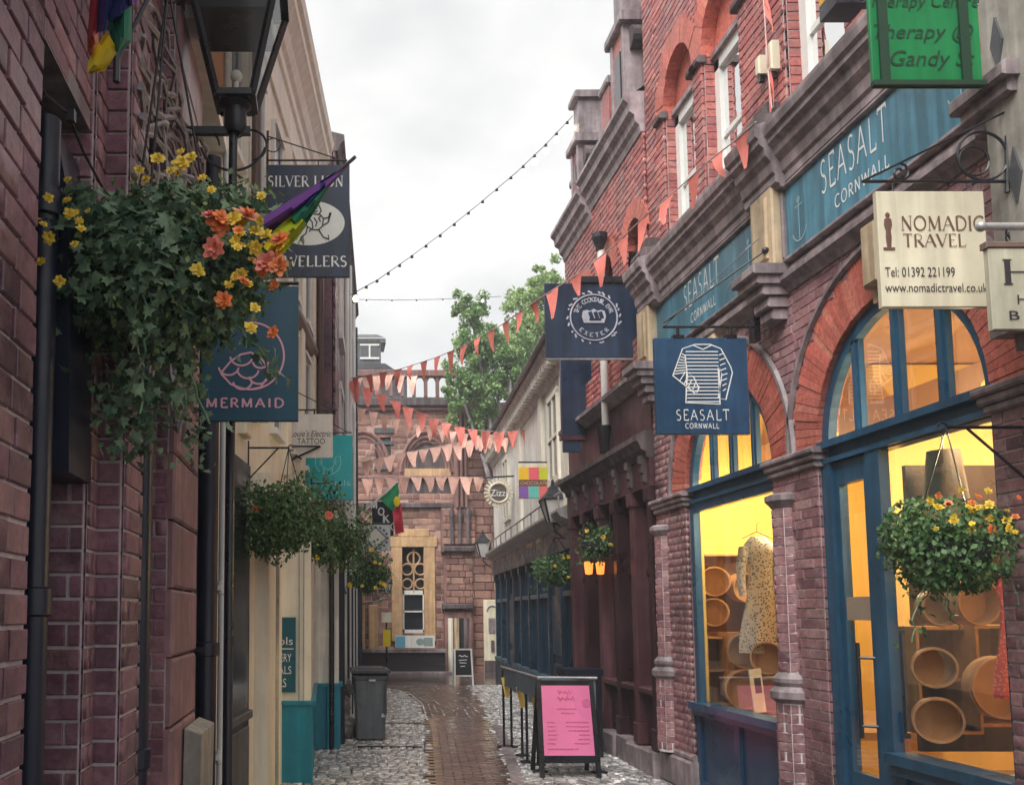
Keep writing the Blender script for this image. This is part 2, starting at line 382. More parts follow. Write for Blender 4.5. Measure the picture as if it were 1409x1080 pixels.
# a small drawn alphabet (unit 0..1 high) for capitals with thick and thin strokes and serifs
def _c(cx, cy, rx, ry, a0, a1, n=14): return [(cx+rx*math.cos(R(a0+(a1-a0)*i/n)), cy+ry*math.sin(R(a0+(a1-a0)*i/n))) for i in range(n+1)]
GL = {
 'A': (.74, [([(.03,0),(.37,1)],0), ([(.37,1),(.71,0)],1), ([(.16,.36),(.58,.36)],0)], [(.03,0),(.71,0)]),
 'B': (.6, [([(.12,0),(.12,1)],1), ([(.12,1)]+_c(.3,.77,.22,.23,90,-90)+[(.12,.54)],0), ([(.12,.54)]+_c(.32,.27,.25,.27,90,-90)+[(.12,0)],0)], []),
 'C': (.72, [(_c(.42,.5,.38,.5,50,310,22),.6)], []),
 'D': (.74, [([(.12,0),(.12,1)],1), ([(.12,1)]+_c(.3,.5,.4,.5,90,-90,18)+[(.12,0)],.5)], []),
 'E': (.56, [([(.12,0),(.12,1)],1), ([(.12,1),(.52,1),(.52,.88)],0), ([(.12,.52),(.42,.52)],0), ([(.12,0),(.54,0),(.54,.13)],0)], [(.12,1),(.12,0)]),
 'H': (.76, [([(.12,0),(.12,1)],1), ([(.64,0),(.64,1)],1), ([(.12,.5),(.64,.5)],0)], [(.12,0),(.12,1),(.64,0),(.64,1)]),
 'I': (.3, [([(.15,0),(.15,1)],1)], [(.15,0),(.15,1)]),
 'J': (.4, [([(.26,1),(.26,.15)]+_c(.14,.12,.12,.14,0,-130,8),1)], [(.26,1)]),
 'K': (.68, [([(.12,0),(.12,1)],1), ([(.58,1),(.14,.45)],0), ([(.26,.58),(.64,0)],1)], [(.12,0),(.12,1),(.58,1),(.64,0)]),
 'L': (.55, [([(.12,0),(.12,1)],1), ([(.12,0),(.52,0),(.52,.15)],0)], [(.12,1),(.12,0)]),
 'M': (.9, [([(.12,0),(.14,1)],0), ([(.14,1),(.45,.08)],1), ([(.45,.08),(.76,1)],0), ([(.76,1),(.78,0)],1)], [(.12,0),(.78,0)]),
 'N': (.76, [([(.12,0),(.12,1)],0), ([(.12,1),(.64,0)],1), ([(.64,0),(.64,1)],0)], [(.12,0),(.64,1)]),
 'O': (.82, [(_c(.41,.5,.36,.5,0,360,26),.6)], []),
 'R': (.66, [([(.12,0),(.12,1)],1), ([(.12,1)]+_c(.3,.75,.24,.25,90,-90)+[(.12,.5)],0), ([(.3,.5),(.64,0)],1)], [(.12,0),(.64,0)]),
 'S': (.52, [(_c(.27,.75,.19,.24,40,270,14)+_c(.25,.25,.21,.26,90,-140,14),.7)], []),
 'T': (.62, [([(.31,0),(.31,1)],1), ([(.02,.88),(.02,1),(.6,1),(.6,.88)],0)], [(.31,0)]),
 'U': (.72, [([(.1,1),(.1,.32)]+_c(.36,.32,.26,.32,180,360,14)+[(.62,1)],.6)], [(.1,1),(.62,1)]),
 'V': (.7, [([(.03,1),(.36,0)],1), ([(.36,0),(.67,1)],0)], [(.03,1),(.67,1)]),
 'W': (1.0, [([(.03,1),(.28,0)],1), ([(.28,0),(.5,.9)],0), ([(.5,.9),(.74,0)],1), ([(.74,0),(.97,1)],0)], [(.03,1),(.97,1)]),
 'X': (.68, [([(.05,1),(.62,0)],1), ([(.62,1),(.05,0)],0)], [(.05,1),(.62,0),(.62,1),(.05,0)]),
 'Y': (.66, [([(.03,1),(.33,.48)],1), ([(.63,1),(.33,.48)],0), ([(.33,.48),(.33,0)],1)], [(.03,1),(.63,1),(.33,0)]),
 'Z': (.62, [([(.05,.88),(.06,1),(.56,1)],0), ([(.56,1),(.05,0)],1), ([(.05,0),(.58,0),(.58,.14)],0)], []),
}
def stroke2d(pts, wd):
    """flat ribbon along a 2d polyline"""
    v = []; f = []; n = len(pts); cl = n > 3 and math.hypot(pts[0][0]-pts[-1][0], pts[0][1]-pts[-1][1]) < 1e-4
    for i, (x, y) in enumerate(pts):
        a = pts[i-1] if i > 0 else (pts[-2] if cl else pts[i]); b = pts[i+1] if i < n-1 else (pts[1] if cl else pts[i])
        dx, dy = b[0]-a[0], b[1]-a[1]; l = math.hypot(dx, dy) or 1; k = wd/2
        if 0 < i < n-1:
            d1 = (x-a[0], y-a[1]); d2 = (b[0]-x, b[1]-y); l1 = math.hypot(*d1) or 1; l2 = math.hypot(*d2) or 1
            cs = max(-1, min(1, (d1[0]*d2[0]+d1[1]*d2[1])/(l1*l2))); k /= max(.5, math.sqrt((1+cs)/2))
        v += [(x-dy/l*k, y+dx/l*k, 0), (x+dy/l*k, y-dx/l*k, 0)]
    for i in range(n-1): f.append((2*i, 2*i+1, 2*i+3, 2*i+2))
    return v, f
def drawn_text(s, thick=.15, thin=.06, serif=.2, gap=.1):
    V = []; F = []; x = 0; z = 0
    def addr(pts, wd):
        nonlocal z
        v, f = stroke2d(pts, wd); n = len(V); z += 1e-5
        V.extend([(p[0], p[1], z) for p in v]); F.extend([tuple(i+n for i in q) for q in f])
    for ch in s:
        if ch == ' ': x += .42; continue
        wdt, st, sf = GL[ch]
        for pts, k in st: addr([(x+px, py) for px, py in pts], thin+(thick-thin)*k)
        if serif: 
            for (sx, sy) in sf: addr([(x+sx-serif/2, sy), (x+sx+serif/2, sy)], thin*.9)
        x += wdt+gap
    return V, F
def serif_text(s, c, u, vv, w, h, mt, parent, thick=.15, thin=.06, serif=.2, gap=.1, lift=.003):
    v, f = drawn_text(s, thick, thin, serif, gap)
    v2 = [(p[0], p[1], 0) for p in v]
    o = fit(v2, f, c, u, vv, w, h, 'lettering', mt, parent, lift)
    n = Vector(u).cross(Vector(vv))
    for vert, p in zip(o.data.vertices, v): vert.co += n*(p[2]*.5)
    return o
def strokes(lines, c, u, vv, w, h, wd, mt, parent, name='emblem', lift=.003, box=None):
    """a line drawing given in unit coordinates (box 0..1), drawn flat on a board"""
    c = Vector(c); u = Vector(u); vv = Vector(vv); n = u.cross(vv); mb = MB(); z = lift
    for pts in lines:
        P = [((x-.5)*w, (y-.5)*h) for x, y in pts]; v, f = stroke2d(P, wd); z += 2e-5
        mb.add([c+u*p[0]+vv*p[1]+n*z for p in v], f)
    return mb.build(name, mt, parent)
def disc(c, u, vv, rx, ry, mt, parent, name, lift=.002, n=40):
    c = Vector(c); u = Vector(u); vv = Vector(vv); nn = u.cross(vv); mb = MB()
    mb.add([c+u*(rx*math.cos(2*math.pi*i/n))+vv*(ry*math.sin(2*math.pi*i/n))+nn*lift for i in range(n)], [tuple(range(n))])
    return mb.build(name, mt, parent)
EX, EY, EZ = Vector((1, 0, 0)), Vector((0, 1, 0)), Vector((0, 0, 1))

# ================================================================== palette
m_mortar = mat('mortar', (.50, .43, .42), .85, .3, 20, .3)
m_mortar_pale = mat('mortar_pale', (.70, .64, .64), .85, .25, 20, .3)
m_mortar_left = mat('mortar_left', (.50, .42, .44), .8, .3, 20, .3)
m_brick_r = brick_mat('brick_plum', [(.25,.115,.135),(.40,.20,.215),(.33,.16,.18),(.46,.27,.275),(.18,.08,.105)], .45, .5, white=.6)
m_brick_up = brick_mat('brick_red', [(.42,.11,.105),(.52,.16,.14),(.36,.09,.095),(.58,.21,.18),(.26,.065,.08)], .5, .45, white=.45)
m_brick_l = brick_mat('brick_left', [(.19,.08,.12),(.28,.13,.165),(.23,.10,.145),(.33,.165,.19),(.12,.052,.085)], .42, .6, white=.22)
m_vouss = brick_mat('rubbed_brick', [(.58,.14,.10),(.66,.19,.14),(.52,.12,.09),(.70,.25,.18)], .6, .3)
m_sand = brick_mat('red_sandstone', [(.27,.13,.10),(.36,.19,.15),(.23,.11,.09),(.43,.26,.20),(.31,.155,.12),(.20,.10,.085),(.38,.21,.165)], .7, .55, .6, white=.12)
m_sandplain = mat('sandstone_trim', (.27, .145, .13), .8, .35, 6, .3, streak=.4)
m_sooty = mat('sooty_stone', (.13, .10, .105), .75, .5, 5, .4, streak=.5)
m_yellowstone = mat('honey_stone', (.58, .37, .20), .75, .25, 8, .25, streak=.25)
m_stone = mat('weathered_stone', (.33, .27, .285), .5, .5, 7, .35, streak=.4)
m_stone_pale = mat('buff_stone', (.60, .46, .30), .6, .28, 7, .3, streak=.35)
m_grey = mat('lichened_render', (.45, .43, .38), .75, .45, 3.5, .5, streak=.35)
m_cream = mat('cream_render', (.86, .81, .69), .6, .10, 4, .12, streak=.12)
m_white_stucco = mat('white_stucco', (.86, .83, .76), .65, .2, 3, .15, streak=.3)
m_peach = mat('peach_render', (.62, .30, .16), .7, .2, 5, .15, streak=.2)
m_black = mat('black_iron', (.012, .013, .02), .35, .3, 30, .1, spec=.5)
m_navy = mat('navy_gloss', (.006, .009, .026), .42, .2, 12, .05)
m_blue = mat('shopfront_blue', (.022, .10, .19), .36, .2, 10, .08, streak=.25, coat=.25)
m_teal = mat('teal_paint', (.01, .26, .38), .4, .15, 8, .08, streak=.25)
m_tealsign = mat('teal_sign', (.0, .38, .43), .4, .1, 8, .03)
m_signnavy = mat('sign_navy', (.018, .035, .075), .38, .3, 6, .05, streak=.35)
m_signblue = mat('sign_blue', (.02, .078, .17), .38, .25, 6, .05, streak=.28)
m_fascia = mat('fascia_blue', (.085, .27, .38), .38, .28, 4, .06, streak=.4)
m_mermaid = mat('sign_petrol', (.012, .075, .125), .4, .15, 6, .03, streak=.15)
m_white = mat('white_paint', (.80, .79, .76), .5, .08, 12, .05, streak=.12)
m_letter = mat('white_lettering', (.80, .82, .82), .5, .05, 20, 0)
m_pink_l = mat('pink_lettering', (.72, .36, .45), .5, .05, 20, 0)
m_dark_l = mat('dark_lettering', (.03, .025, .03), .5, .1, 20, 0)
m_brown_l = mat('brown_lettering', (.16, .08, .06), .5, .1, 20, 0)
m_creamsign = mat('cream_sign', (.82, .75, .57), .45, .12, 5, .03, streak=.2)
m_maroon = mat('maroon_paint', (.045, .014, .022), .38, .3, 9, .1, streak=.35)
m_maroon2 = mat('faded_maroon', (.12, .045, .058), .45, .35, 9, .15, streak=.4)
m_pub = mat('pub_blue', (.012, .045, .085), .35, .25, 9, .08, streak=.25)
m_dark = mat('dark_interior', (.012, .012, .016), .8, .2, 5, 0)
m_winglass = mat('dark_pane', (.02, .025, .03), .1, .1, 3, 0, spec=.8)
m_skyglass = mat('old_pane', (.05, .06, .065), .05, .1, 3, .02, spec=1.0)
m_lead = mat('lead_grey', (.10, .105, .115), .5, .3, 8, .2, streak=.3)
m_slate = mat('wet_slate', (.07, .07, .08), .35, .3, 14, .2, piece=.3)
m_wood = mat('crate_wood', (.42, .22, .09), .6, .3, 14, .2, streak=.2)
m_palewood = mat('bent_wood', (.40, .22, .10), .55, .2, 14, .15)
m_yellowwall = mat('shop_wall', (.82, .57, .12), .7, .06, 3, .03)
m_creamwall = mat('shop_cream', (.82, .58, .20), .7, .06, 3, .03)
m_shopceil = mat('shop_ceiling', (.46, .27, .17), .7, .15, 3, .03)
m_steel = mat('brushed_steel', (.45, .44, .42), .3, .1, 20, .02, metal=.9)
m_galv = mat('galvanised', (.42, .41, .41), .4, .3, 20, .1, metal=.5)
m_glass = glass_mat('shop_glass', (.97, .97, .95), .3)
m_lampglass = glass_mat('lantern_glass', (.98, .98, .96), .6, .05)
m_sett = mat('granite_sett', (.50, .485, .48), .17, .35, 22, .35, piece=.5, spec=1.0, coat=.6)
m_paver = mat('wet_paver', (.125, .077, .062), .12, .45, 5, .2, piece=.35, hue=.015, spec=.9, coat=.5)
m_ground = mat('wet_ground', (.018, .017, .02), .25, .4, 6, .3)
m_yard = mat('wet_tarmac', (.10, .075, .07), .16, .4, 3, .25)

# ================================================================== ground
LW = [(-.70, 0), (-.70, 7.0), (-.55, 9.5), (-.17, 9.6), (-.17, 11.9), (.16, 12.0), (1.05, 26), (1.05, 27.5)]
RW = [(3.55, 0), (3.55, 9.85), (3.60, 13.5), (3.68, 13.6), (4.48, 25), (4.7, 27.5)]
def interp(tab, Y):
    for (x0, y0), (x1, y1) in zip(tab, tab[1:]):
        if y0 <= Y <= y1: return x0+(x1-x0)*(Y-y0)/max(1e-6, y1-y0)
    return tab[-1][0]
g = MB(); g.add([(-600, -600, -.035), (600, -600, -.035), (600, 600, -.035), (-600, 600, -.035)], [(0, 1, 2, 3)])
ground = g.build('ground', m_ground); ground['kind'] = 'structure'
PL = [(.98, 9.0), (1.2, 11.1), (1.5, 13.9), (1.79, 17.9), (1.75, 20.5), (1.3, 22.0)]
PR = [(1.80, 9.0), (2.1, 11.0), (2.4, 13.0), (2.75, 16.0), (3.15, 18.7), (3.4, 22)]
sett_root = bpy.data.objects.new('street_setts', None); COL.objects.link(sett_root); tag(sett_root, kind='structure')
path_root = bpy.data.objects.new('brick_path', None); COL.objects.link(path_root); tag(path_root, kind='structure')
ps = Pieces('sett', m_sett, (.12, .12)); pp = Pieces('paver', m_paver, (.03, .06))
Y = 8.8; row = 0
while Y < 22.4:
    d = .105*random.uniform(.92, 1.08); x = interp(LW, Y)-.05+random.uniform(-.05, 0); xe = interp(RW, Y)+.05
    pl, pr = interp(PL, Y)+random.uniform(-.05, .05), interp(PR, Y)+random.uniform(-.05, .05)
    while x < xe:
        wd = random.uniform(.085, .15)
        if x+wd/2 < pl or x+wd/2 > pr:
            t = Vector((random.gauss(0, .05), random.gauss(0, .05), 1)).normalized(); uu = EX - t*EX.dot(t); uu.normalize()
            ps.add((x+wd/2, Y+d/2, -.022+random.uniform(-.005, .006)), uu, t.cross(uu), t, wd-.022, d-.022, .05)
        x += wd
    Y += d
Y = 8.8; r = 0
while Y < 22.4:
    pl, pr = interp(PL, Y)-.03, interp(PR, Y)+.03; x = pl+(r % 2)*-.1; bh = .105
    while x < pr:
        t = Vector((random.gauss(0, .012), random.gauss(0, .012), 1)).normalized(); uu = EX - t*EX.dot(t); uu.normalize()
        if x+.1 > pl: pp.add((x+.105, Y+bh/2, -.0235+random.uniform(-.003, .003)), uu, t.cross(uu), t, .203, bh-.007, .04)
        x += .21
    Y += bh; r += 1
ps.flush(sett_root, 300, 9); pp.flush(path_root, 300, 9)
yd = MB(); yd.sheet([[(-3, 22.3, -.006), (8, 22.3, -.006)], [(-3, 40, -.006), (8, 40, -.006)]])
o = yd.build('plaza_paving', m_yard); o['kind'] = 'structure'
for (x0, y0, x1, y1) in ((.55, 14.6, 1.5, 14.75), (.4, 12.1, 1.25, 12.2)):      # drainage channels across the setts
    b = MB(); b.box((x0, y0, -.02), (x1, y1, .008)); o = b.build('drain_channel', m_ground); o['kind'] = 'structure'
# stone kerb strip beside the brick path
kr = bpy.data.objects.new('kerb', None); COL.objects.link(kr); tag(kr, kind='structure')
for i in range(9):
    a = 8.9+i*.62; xa = interp(PR, a)+.02; xb = interp(PR, a+.6)+.02; b = MB()
    b.prism([(xa, a, -.02), (xa+.13, a, -.02), (xb+.13, a+.6, -.02), (xb, a+.6, -.02)], (0, 0, .032)); b.build('kerb_stone', m_stone, kr)

# ================================================================== right: arched brick shop
RX = 3.60; NX = Vector((-1, 0, 0)); UY = Vector((0, -1, 0))
shop = thing('arched_shop', 'red brick shop building with two big arched blue windows and blue fascia panels', 'building', (RX, 7.3, 0))
SPR = 2.94
ARCH = [(5.705, .875), (8.14, .89)]            # centre Y, inner radius
RING = .35
def in_open(Y, z, grow=0.0):
    for c, r in ARCH:
        rr = r+grow
        if abs(Y-c) < (r if z < SPR else rr):
            if z < SPR: return True
            if (Y-c)**2+(z-SPR)**2 < rr*rr: return True
    return False
bk = Pieces('brick', m_brick_r); bkb = MB()
Y1, Y0 = 9.85, 4.3
# piers below the springing, laid brick by brick (front face, and the jamb seen from the street)
for ya, yb in ((9.85, 9.03), (7.25, 6.58), (4.83, 4.3)):
    brick_face(bk, bkb, (RX, ya, .30), UY, ya-yb, .0, SPR-.30-.12, NX)
    brick_face(bk, bkb, (RX+.015, ya, .30), EX, .12, .0, SPR-.42, -EY) if ya < 9.0 else None
# spandrels between arch rings and the string course
brick_face(bk, bkb, (RX, Y1, 0), UY, Y1-Y0, SPR, 4.26, NX, hole=lambda u, z: in_open(Y1-u, z, RING-.03))
bkb.build('mortar', m_mortar_pale, shop)
for ya, yb in ((9.83, 9.04), (7.24, 6.59), (4.82, 4.3)):
    q = MB(); q.box((RX+.02, yb, .0), (RX+.12, ya, SPR+.02)); q.build('pier_core', m_brick_r, shop)
    q = MB(); q.box((RX+.124, yb-.02, .0), (RX+.15, ya, SPR+.9)); q.build('room_wall', m_yellowwall, shop)
bk.flush(shop, 300)
# upper wall and its recessed arched windows
UW = [(8.55, 9.32), (7.55, 8.33), (6.0, 6.8), (5.0, 5.75)]
USP, UHEAD, UB = 7.08, 7.02, .13
def uhole(Y, z, grow=0.0):
    for a, b in UW:
        c, r = (a+b)/2, (b-a)/2
        if z < USP:
            if a < Y < b: return True
        elif (Y-c)**2+((z-USP)/1.3)**2 < (r+grow)**2: return True
    return False
bu = Pieces('brick', m_brick_up); bub = MB()
brick_face(bu, bub, (RX+.02, Y1, 0), UY, Y1-4.4, 5.5, 10.6, NX, hole=lambda u, z: uhole(Y1-u, z, .20) if z > USP else uhole(Y1-u, z))
for a, b in UW:                                                             # far jambs
    brick_face(bu, bub, (RX+.035, b, 0), EX, UB-.02, 5.5, USP, -EY, bw=.2)
    c, r = (a+b)/2, (b-a)/2; t = MB()                                       # tympanum over the sash
    prof = [(RX+UB+.01, a, UHEAD), (RX+UB+.01, b, UHEAD)]+[(RX+UB+.01, c+r*math.cos(R(k*12)), USP+r*1.3*math.sin(R(k*12))) for k in range(16)]
    t.prism(prof, (.05, 0, 0)); t.build('tympanum', m_vouss, shop)
bub.build('mortar', m_mortar, shop); bu.flush(shop, 300)
def ring(parent, cY, z0, r0, r1, n, mt, X, d=.05, sy=1.0, name='voussoir', jit=.004, soff=.16):
    for i in range(n):
        a0 = math.pi*i/n+.0022; a1 = math.pi*(i+1)/n-.0022; P = []
        e = random.uniform(-jit, jit)
        for rr, aa in ((r0, a0), (r1, a0), (r1, a1), (r0, a1)): P.append((X+e-.012, cY+rr*math.cos(aa), z0+rr*sy*math.sin(aa)))
        mb = MB(); mb.prism(P, (soff, 0, 0)); mb.build(name, mt, parent)
for (c, r) in ARCH:
    n = 54; ring(shop, c, SPR, r, r+RING, n, m_vouss, RX)
    h = MB(); h.tube([(RX-.02, c+(r+RING+.02)*math.cos(R(a)), SPR+(r+RING+.02)*math.sin(R(a))) for a in range(0, 181, 6)], .028, 6); h.build('hood_mould', m_stone, shop, smooth=True)
    k = MB(); k.prism([(RX-.02, c-.09, SPR+r-.05), (RX-.02, c+.09, SPR+r-.05), (RX-.02, c+.14, 4.24), (RX-.02, c-.14, 4.24)], (.15, 0, 0))
    k.obox((RX-.05, c, SPR+r+.25), EY, EZ, NX, .17, .42, .09, .02); k.build('keystone', m_stone_pale, shop)
for a, b in UW:
    ring(shop, (a+b)/2, USP, (b-a)/2, (b-a)/2+.24, 17, m_vouss, RX+.02, sy=1.3, soff=.13)
    for yy in (b+.08, a-.05):
        q = MB(); q.obox((RX+.005, yy, USP-.02), EY, EZ, NX, .22, .07, .09, .015); q.build('impost', m_sooty, shop)
# stone base, capitals and slim shafts on the piers
for ya, yb in ((9.83, 9.03), (7.25, 6.58), (4.83, 4.15)):
    c = (ya+yb)/2; L = ya-yb
    b = MB(); b.obox((RX+.02, c, .15), EY, EZ, NX, L+.06, .30, .16, .02); b.obox((RX+.03, c, .33), EY, EZ, NX, L+.02, .07, .12, .02); b.build('pier_base', m_stone, shop)
    cp = MB()
    for zz, dd, hh in ((SPR-.10, .05, .05), (SPR-.05, .09, .05), (SPR-.005, .13, .045)):
        cp.obox((RX+.04, c, zz), EY, EZ, NX, L+dd, hh, .12+dd, .012)
    cp.build('capital', m_stone, shop)
    sy = ya-(.17 if ya > 5 else .5); sh = MB()
    sh.lathe([(.148, .32), (.148, 1.12), (.118, 1.13), (.118, 2.62)], (RX+.02, sy, 0), 8, ref=(0, 1, 0), a0=0, a1=math.pi) 
    so = sh.build('shaft', m_mortar_pale, shop, smooth=False); sb_ = Pieces('shaft_brick', m_brick_r)
    for (r_, za, zb2) in ((.152, .34, 1.06), (.122, 1.30, 2.56)):
        for k in range(4):
            a0_, a1_ = math.pi*k/4, math.pi*(k+1)/4; p0 = Vector((RX+.02-r_*math.sin(a0_), sy+r_*math.cos(a0_), 0)); p1 = Vector((RX+.02-r_*math.sin(a1_), sy+r_*math.cos(a1_), 0)); am = (a0_+a1_)/2
            brick_face(sb_, None, p0, p1-p0, (p1-p0).length, za, zb2, Vector((-math.sin(am), math.cos(am), 0)), bw=.4, d=.016, j=.008)
    sb_.flush(so, 90)
    cc = MB(); cc.lathe([(.145, 1.06), (.19, 1.10), (.19, 1.15), (.15, 1.19), (.165, 1.22), (.165, 1.25), (.12, 1.30)], (RX+.02, sy, 0), 8, ref=(0, 1, 0), a0=0, a1=math.pi)
    cc.build('shaft_cap', m_stone, shop); cc = MB()
    cc.lathe([(.12, 2.56), (.17, 2.62), (.17, 2.66), (.13, 2.68)], (RX+.02, sy, 0), 8, ref=(0, 1, 0), a0=0, a1=math.pi)
    cc.build('shaft_cap', m_stone, shop)
# string course, frieze with fascia panels, pilasters, cornice
def run_profile(name, mt, prof, ya, yb, parent, breaks=()):
    mb = MB()
    rows = []
    for yy in (ya, yb): rows.append([(x, yy, z) for x, z in prof])
    mb.sheet(rows); mb.f.append(tuple(range(len(prof)))); mb.f.append(tuple(range(2*len(prof)-1, len(prof)-1, -1)))
    return mb.build(name, mt, parent)
run_profile('string_course', m_stone, [(RX+.05, 4.22), (RX-.03, 4.22), (RX-.05, 4.26), (RX-.10, 4.30), (RX-.10, 4.34), (RX-.05, 4.37), (RX-.03, 4.42), (RX+.05, 4.42)], Y1, 4.35, shop)
fr = MB(); fr.box((RX+.0, 4.35, 4.42), (RX+.2, Y1, 5.10)); fr.build('frieze', m_brick_r, shop)
for (ya, yb) in ((9.62, 7.22), (6.79, 4.5)):
    f = MB(); c = (ya+yb)/2
    f.obox((RX-.02, c, 4.745), EY, EZ, NX, ya-yb, .55, .05); fo = f.build('fascia_panel', m_fascia, shop)
    e = MB()
    for zz in (4.455, 5.035): e.obox((RX-.03, c, zz), EY, EZ, NX, ya-yb+.07, .035, .09, .01)
    for yy in (ya+.02, yb-.02): e.obox((RX-.03, yy, 4.745), EY, EZ, NX, .035, .545, .09, .01)
    e.build('fascia_frame', m_stone, shop)
def text_on_R(s, ya, yb, z0, z1, mt, parent, X, thin=False, **kw):
    return text(s, (X, (ya+yb)/2, (z0+z1)/2), UY, EZ, abs(ya-yb), z1-z0, mt, parent, **kw)
def thin_text_R(s, ya, yb, z0, z1, X, t=.075, g_=.16):
    return serif_text(s, (X, (ya+yb)/2, (z0+z1)/2), UY, EZ, abs(ya-yb), z1-z0, m_letter, shop, thick=t, thin=t, serif=0, gap=g_, lift=.002)
XF = RX-.046
a, b = PXx(1131, 265, XF), PXx(1222, 190, XF); thin_text_R('SEASALT', a.y, b.y, 4.73, 4.99, XF)
a, b = PXx(1150, 300, XF), PXx(1225, 240, XF); thin_text_R('CORNWALL', a.y, b.y, 4.555, 4.655, XF, .12, .2)
a, b = PXx(942, 425, XF), PXx(990, 385, XF); thin_text_R('SEASALT', a.y, b.y, 4.73, 4.99, XF)
a, b = PXx(951, 445, XF), PXx(985, 420, XF); thin_text_R('CORNWALL', a.y, b.y, 4.555, 4.655, XF, .12, .2)
def anchor(Yc, zc, h):
    L = [[(.5, .98), (.5, .05)], [(.5+.38*math.cos(R(k)), .38+.33*math.sin(R(k))) for k in range(200, 341, 10)], [(.3, .8), (.7, .8)],
         [(.5+.07*math.cos(R(k)), .93+.05*math.sin(R(k))) for k in range(0, 361, 40)]]
    strokes(L, (XF, Yc, zc), UY, EZ, h*.75, h, .011, mat('pale_anchor', (.30, .45, .52), .5, .05, 9, 0), shop, 'anchor', .002)
anchor(6.6, 4.70, .36); anchor(4.85, 4.76, .40); anchor(7.42, 4.72, .34)
for yc in (7.0, 4.4, 9.74):
    p = MB(); p.obox((RX-.06, yc, 4.76), EY, EZ, NX, .36, .66, .16, .015); p.obox((RX-.08, yc, 4.76), EY, EZ, NX, .22, .5, .16, .015); po = p.build('pilaster', m_stone_pale, shop)
    k = MB()
    for i, (dz, dx) in enumerate(((.0, .26), (-.07, .22), (-.15, .17), (-.24, .12), (-.33, .08))):
        k.obox((RX-.02-dx/2, yc, 4.40+dz), EY, EZ, NX, .40-.05*i, .08, .06+dx, .012)
    k.build('corbel', m_stone, shop)
corn = [(RX+.05, 5.02), (RX-.03, 5.02), (RX-.04, 5.05), (RX-.07, 5.06), (RX-.07, 5.12), (RX-.09, 5.14), (RX-.10, 5.22), (RX-.14, 5.27), (RX-.15, 5.33), (RX-.19, 5.36), (RX-.19, 5.40), (RX-.215, 5.42), (RX-.225, 5.48), (RX-.225, 5.51), (RX-.1, 5.55), (RX+.05, 5.57)]
run_profile('cornice', m_stone, corn, 9.84, 4.45, shop)
for yc in (7.0, 9.62):
    run_profile('cornice_break', m_stone, [(x-.07 if x < RX else x, z+.004) for x, z in corn], yc+.26, yc-.26, shop)
    s = MB()
    for q in range(3): s.lathe([(.0, -.16), (.08-.02*q, -.15), (.08-.02*q, .15), (.0, .16)], (RX-.16+.08*q, yc, 5.60+.03*q), 10, axis=(0, 1, 0), ref=(1, 0, 0))
    s.obox((RX-.06, yc, 5.68), EY, EZ, NX, .20, .24, .14, .03); s.build('scroll_block', m_sooty, shop)
# sashes of the upper floor
m_sash = mat('sash_white', (.78, .79, .76), .4, .06, 10, .03)
for a, b in UW:
    x = RX+UB+.02; s = thing_w = MB()
    for (p, q, zz0, zz1) in ((a, a+.09, 5.62, UHEAD), (b-.11, b, 5.62, UHEAD), (a, b, UHEAD-.10, UHEAD+.02), (a, b, 5.62, 5.7)): s.box((x-.02, p, zz0), (x+.06, q, zz1))
    s.box((x, a+.09, 6.22), (x+.05, b-.11, 6.27)); s.box((x-.10, a-.02, 5.57), (x+.06, b, 5.62)); so = s.build('sash_window', m_sash, shop)
    p = MB(); p.add([(x+.02, a, 5.5), (x+.02, b, 5.5), (x+.02, b, UHEAD-.05), (x+.02, a, UHEAD-.05)], [(0, 1, 2, 3)]); p.build('pane', glass_mat('sash_glass', (.9, .92, .92), 1.6), so)
    p = MB(); p.box((x+.30, a-.2, 5.45), (x+.34, b+.2, UHEAD)); p.build('unlit_room_panel', m_dark, so)  # black panel standing in for the unlit room
    p = MB(); p.sheet([[(x+.10+.015*math.sin(k*1.9), a+(b-a)*(.0+.62*k/12), zz_) for k in range(13)] for zz_ in (5.6, UHEAD-.02)]); p.build('pane_reflection', m_white, so)  # white sheet put behind the glass to imitate its pale sky reflection
    l = MB(); l.box((x-.06, a+.0, UHEAD+.02), (x+.05, b, UHEAD+.07)); l.build('lintel', m_stone, shop)
# hidden flanks and roof so that the building is a solid thing
f = MB(); f.box((RX+.25, 4.40, 5.4), (RX+6, Y1-.02, 5.45)); f.add([(RX+.03, Y1, 3.0), (RX+6, Y1, 3.0), (RX+6, Y1, 10.6), (RX+.03, Y1, 10.6)], [(0, 1, 2, 3)])
f.add([(RX+.03, 4.36, 5.4), (RX+6, 4.36, 5.4), (RX+6, 4.36, 10.6), (RX+.03, 4.36, 10.6)], [(0, 1, 2, 3)]); f.add([(RX+.03, 4.36, 10.6), (RX+6, 4.36, 10.6), (RX+6, Y1, 10.6), (RX+.03, Y1, 10.6)], [(0, 1, 2, 3)])
f.build('flank_wall', m_brick_up, shop)

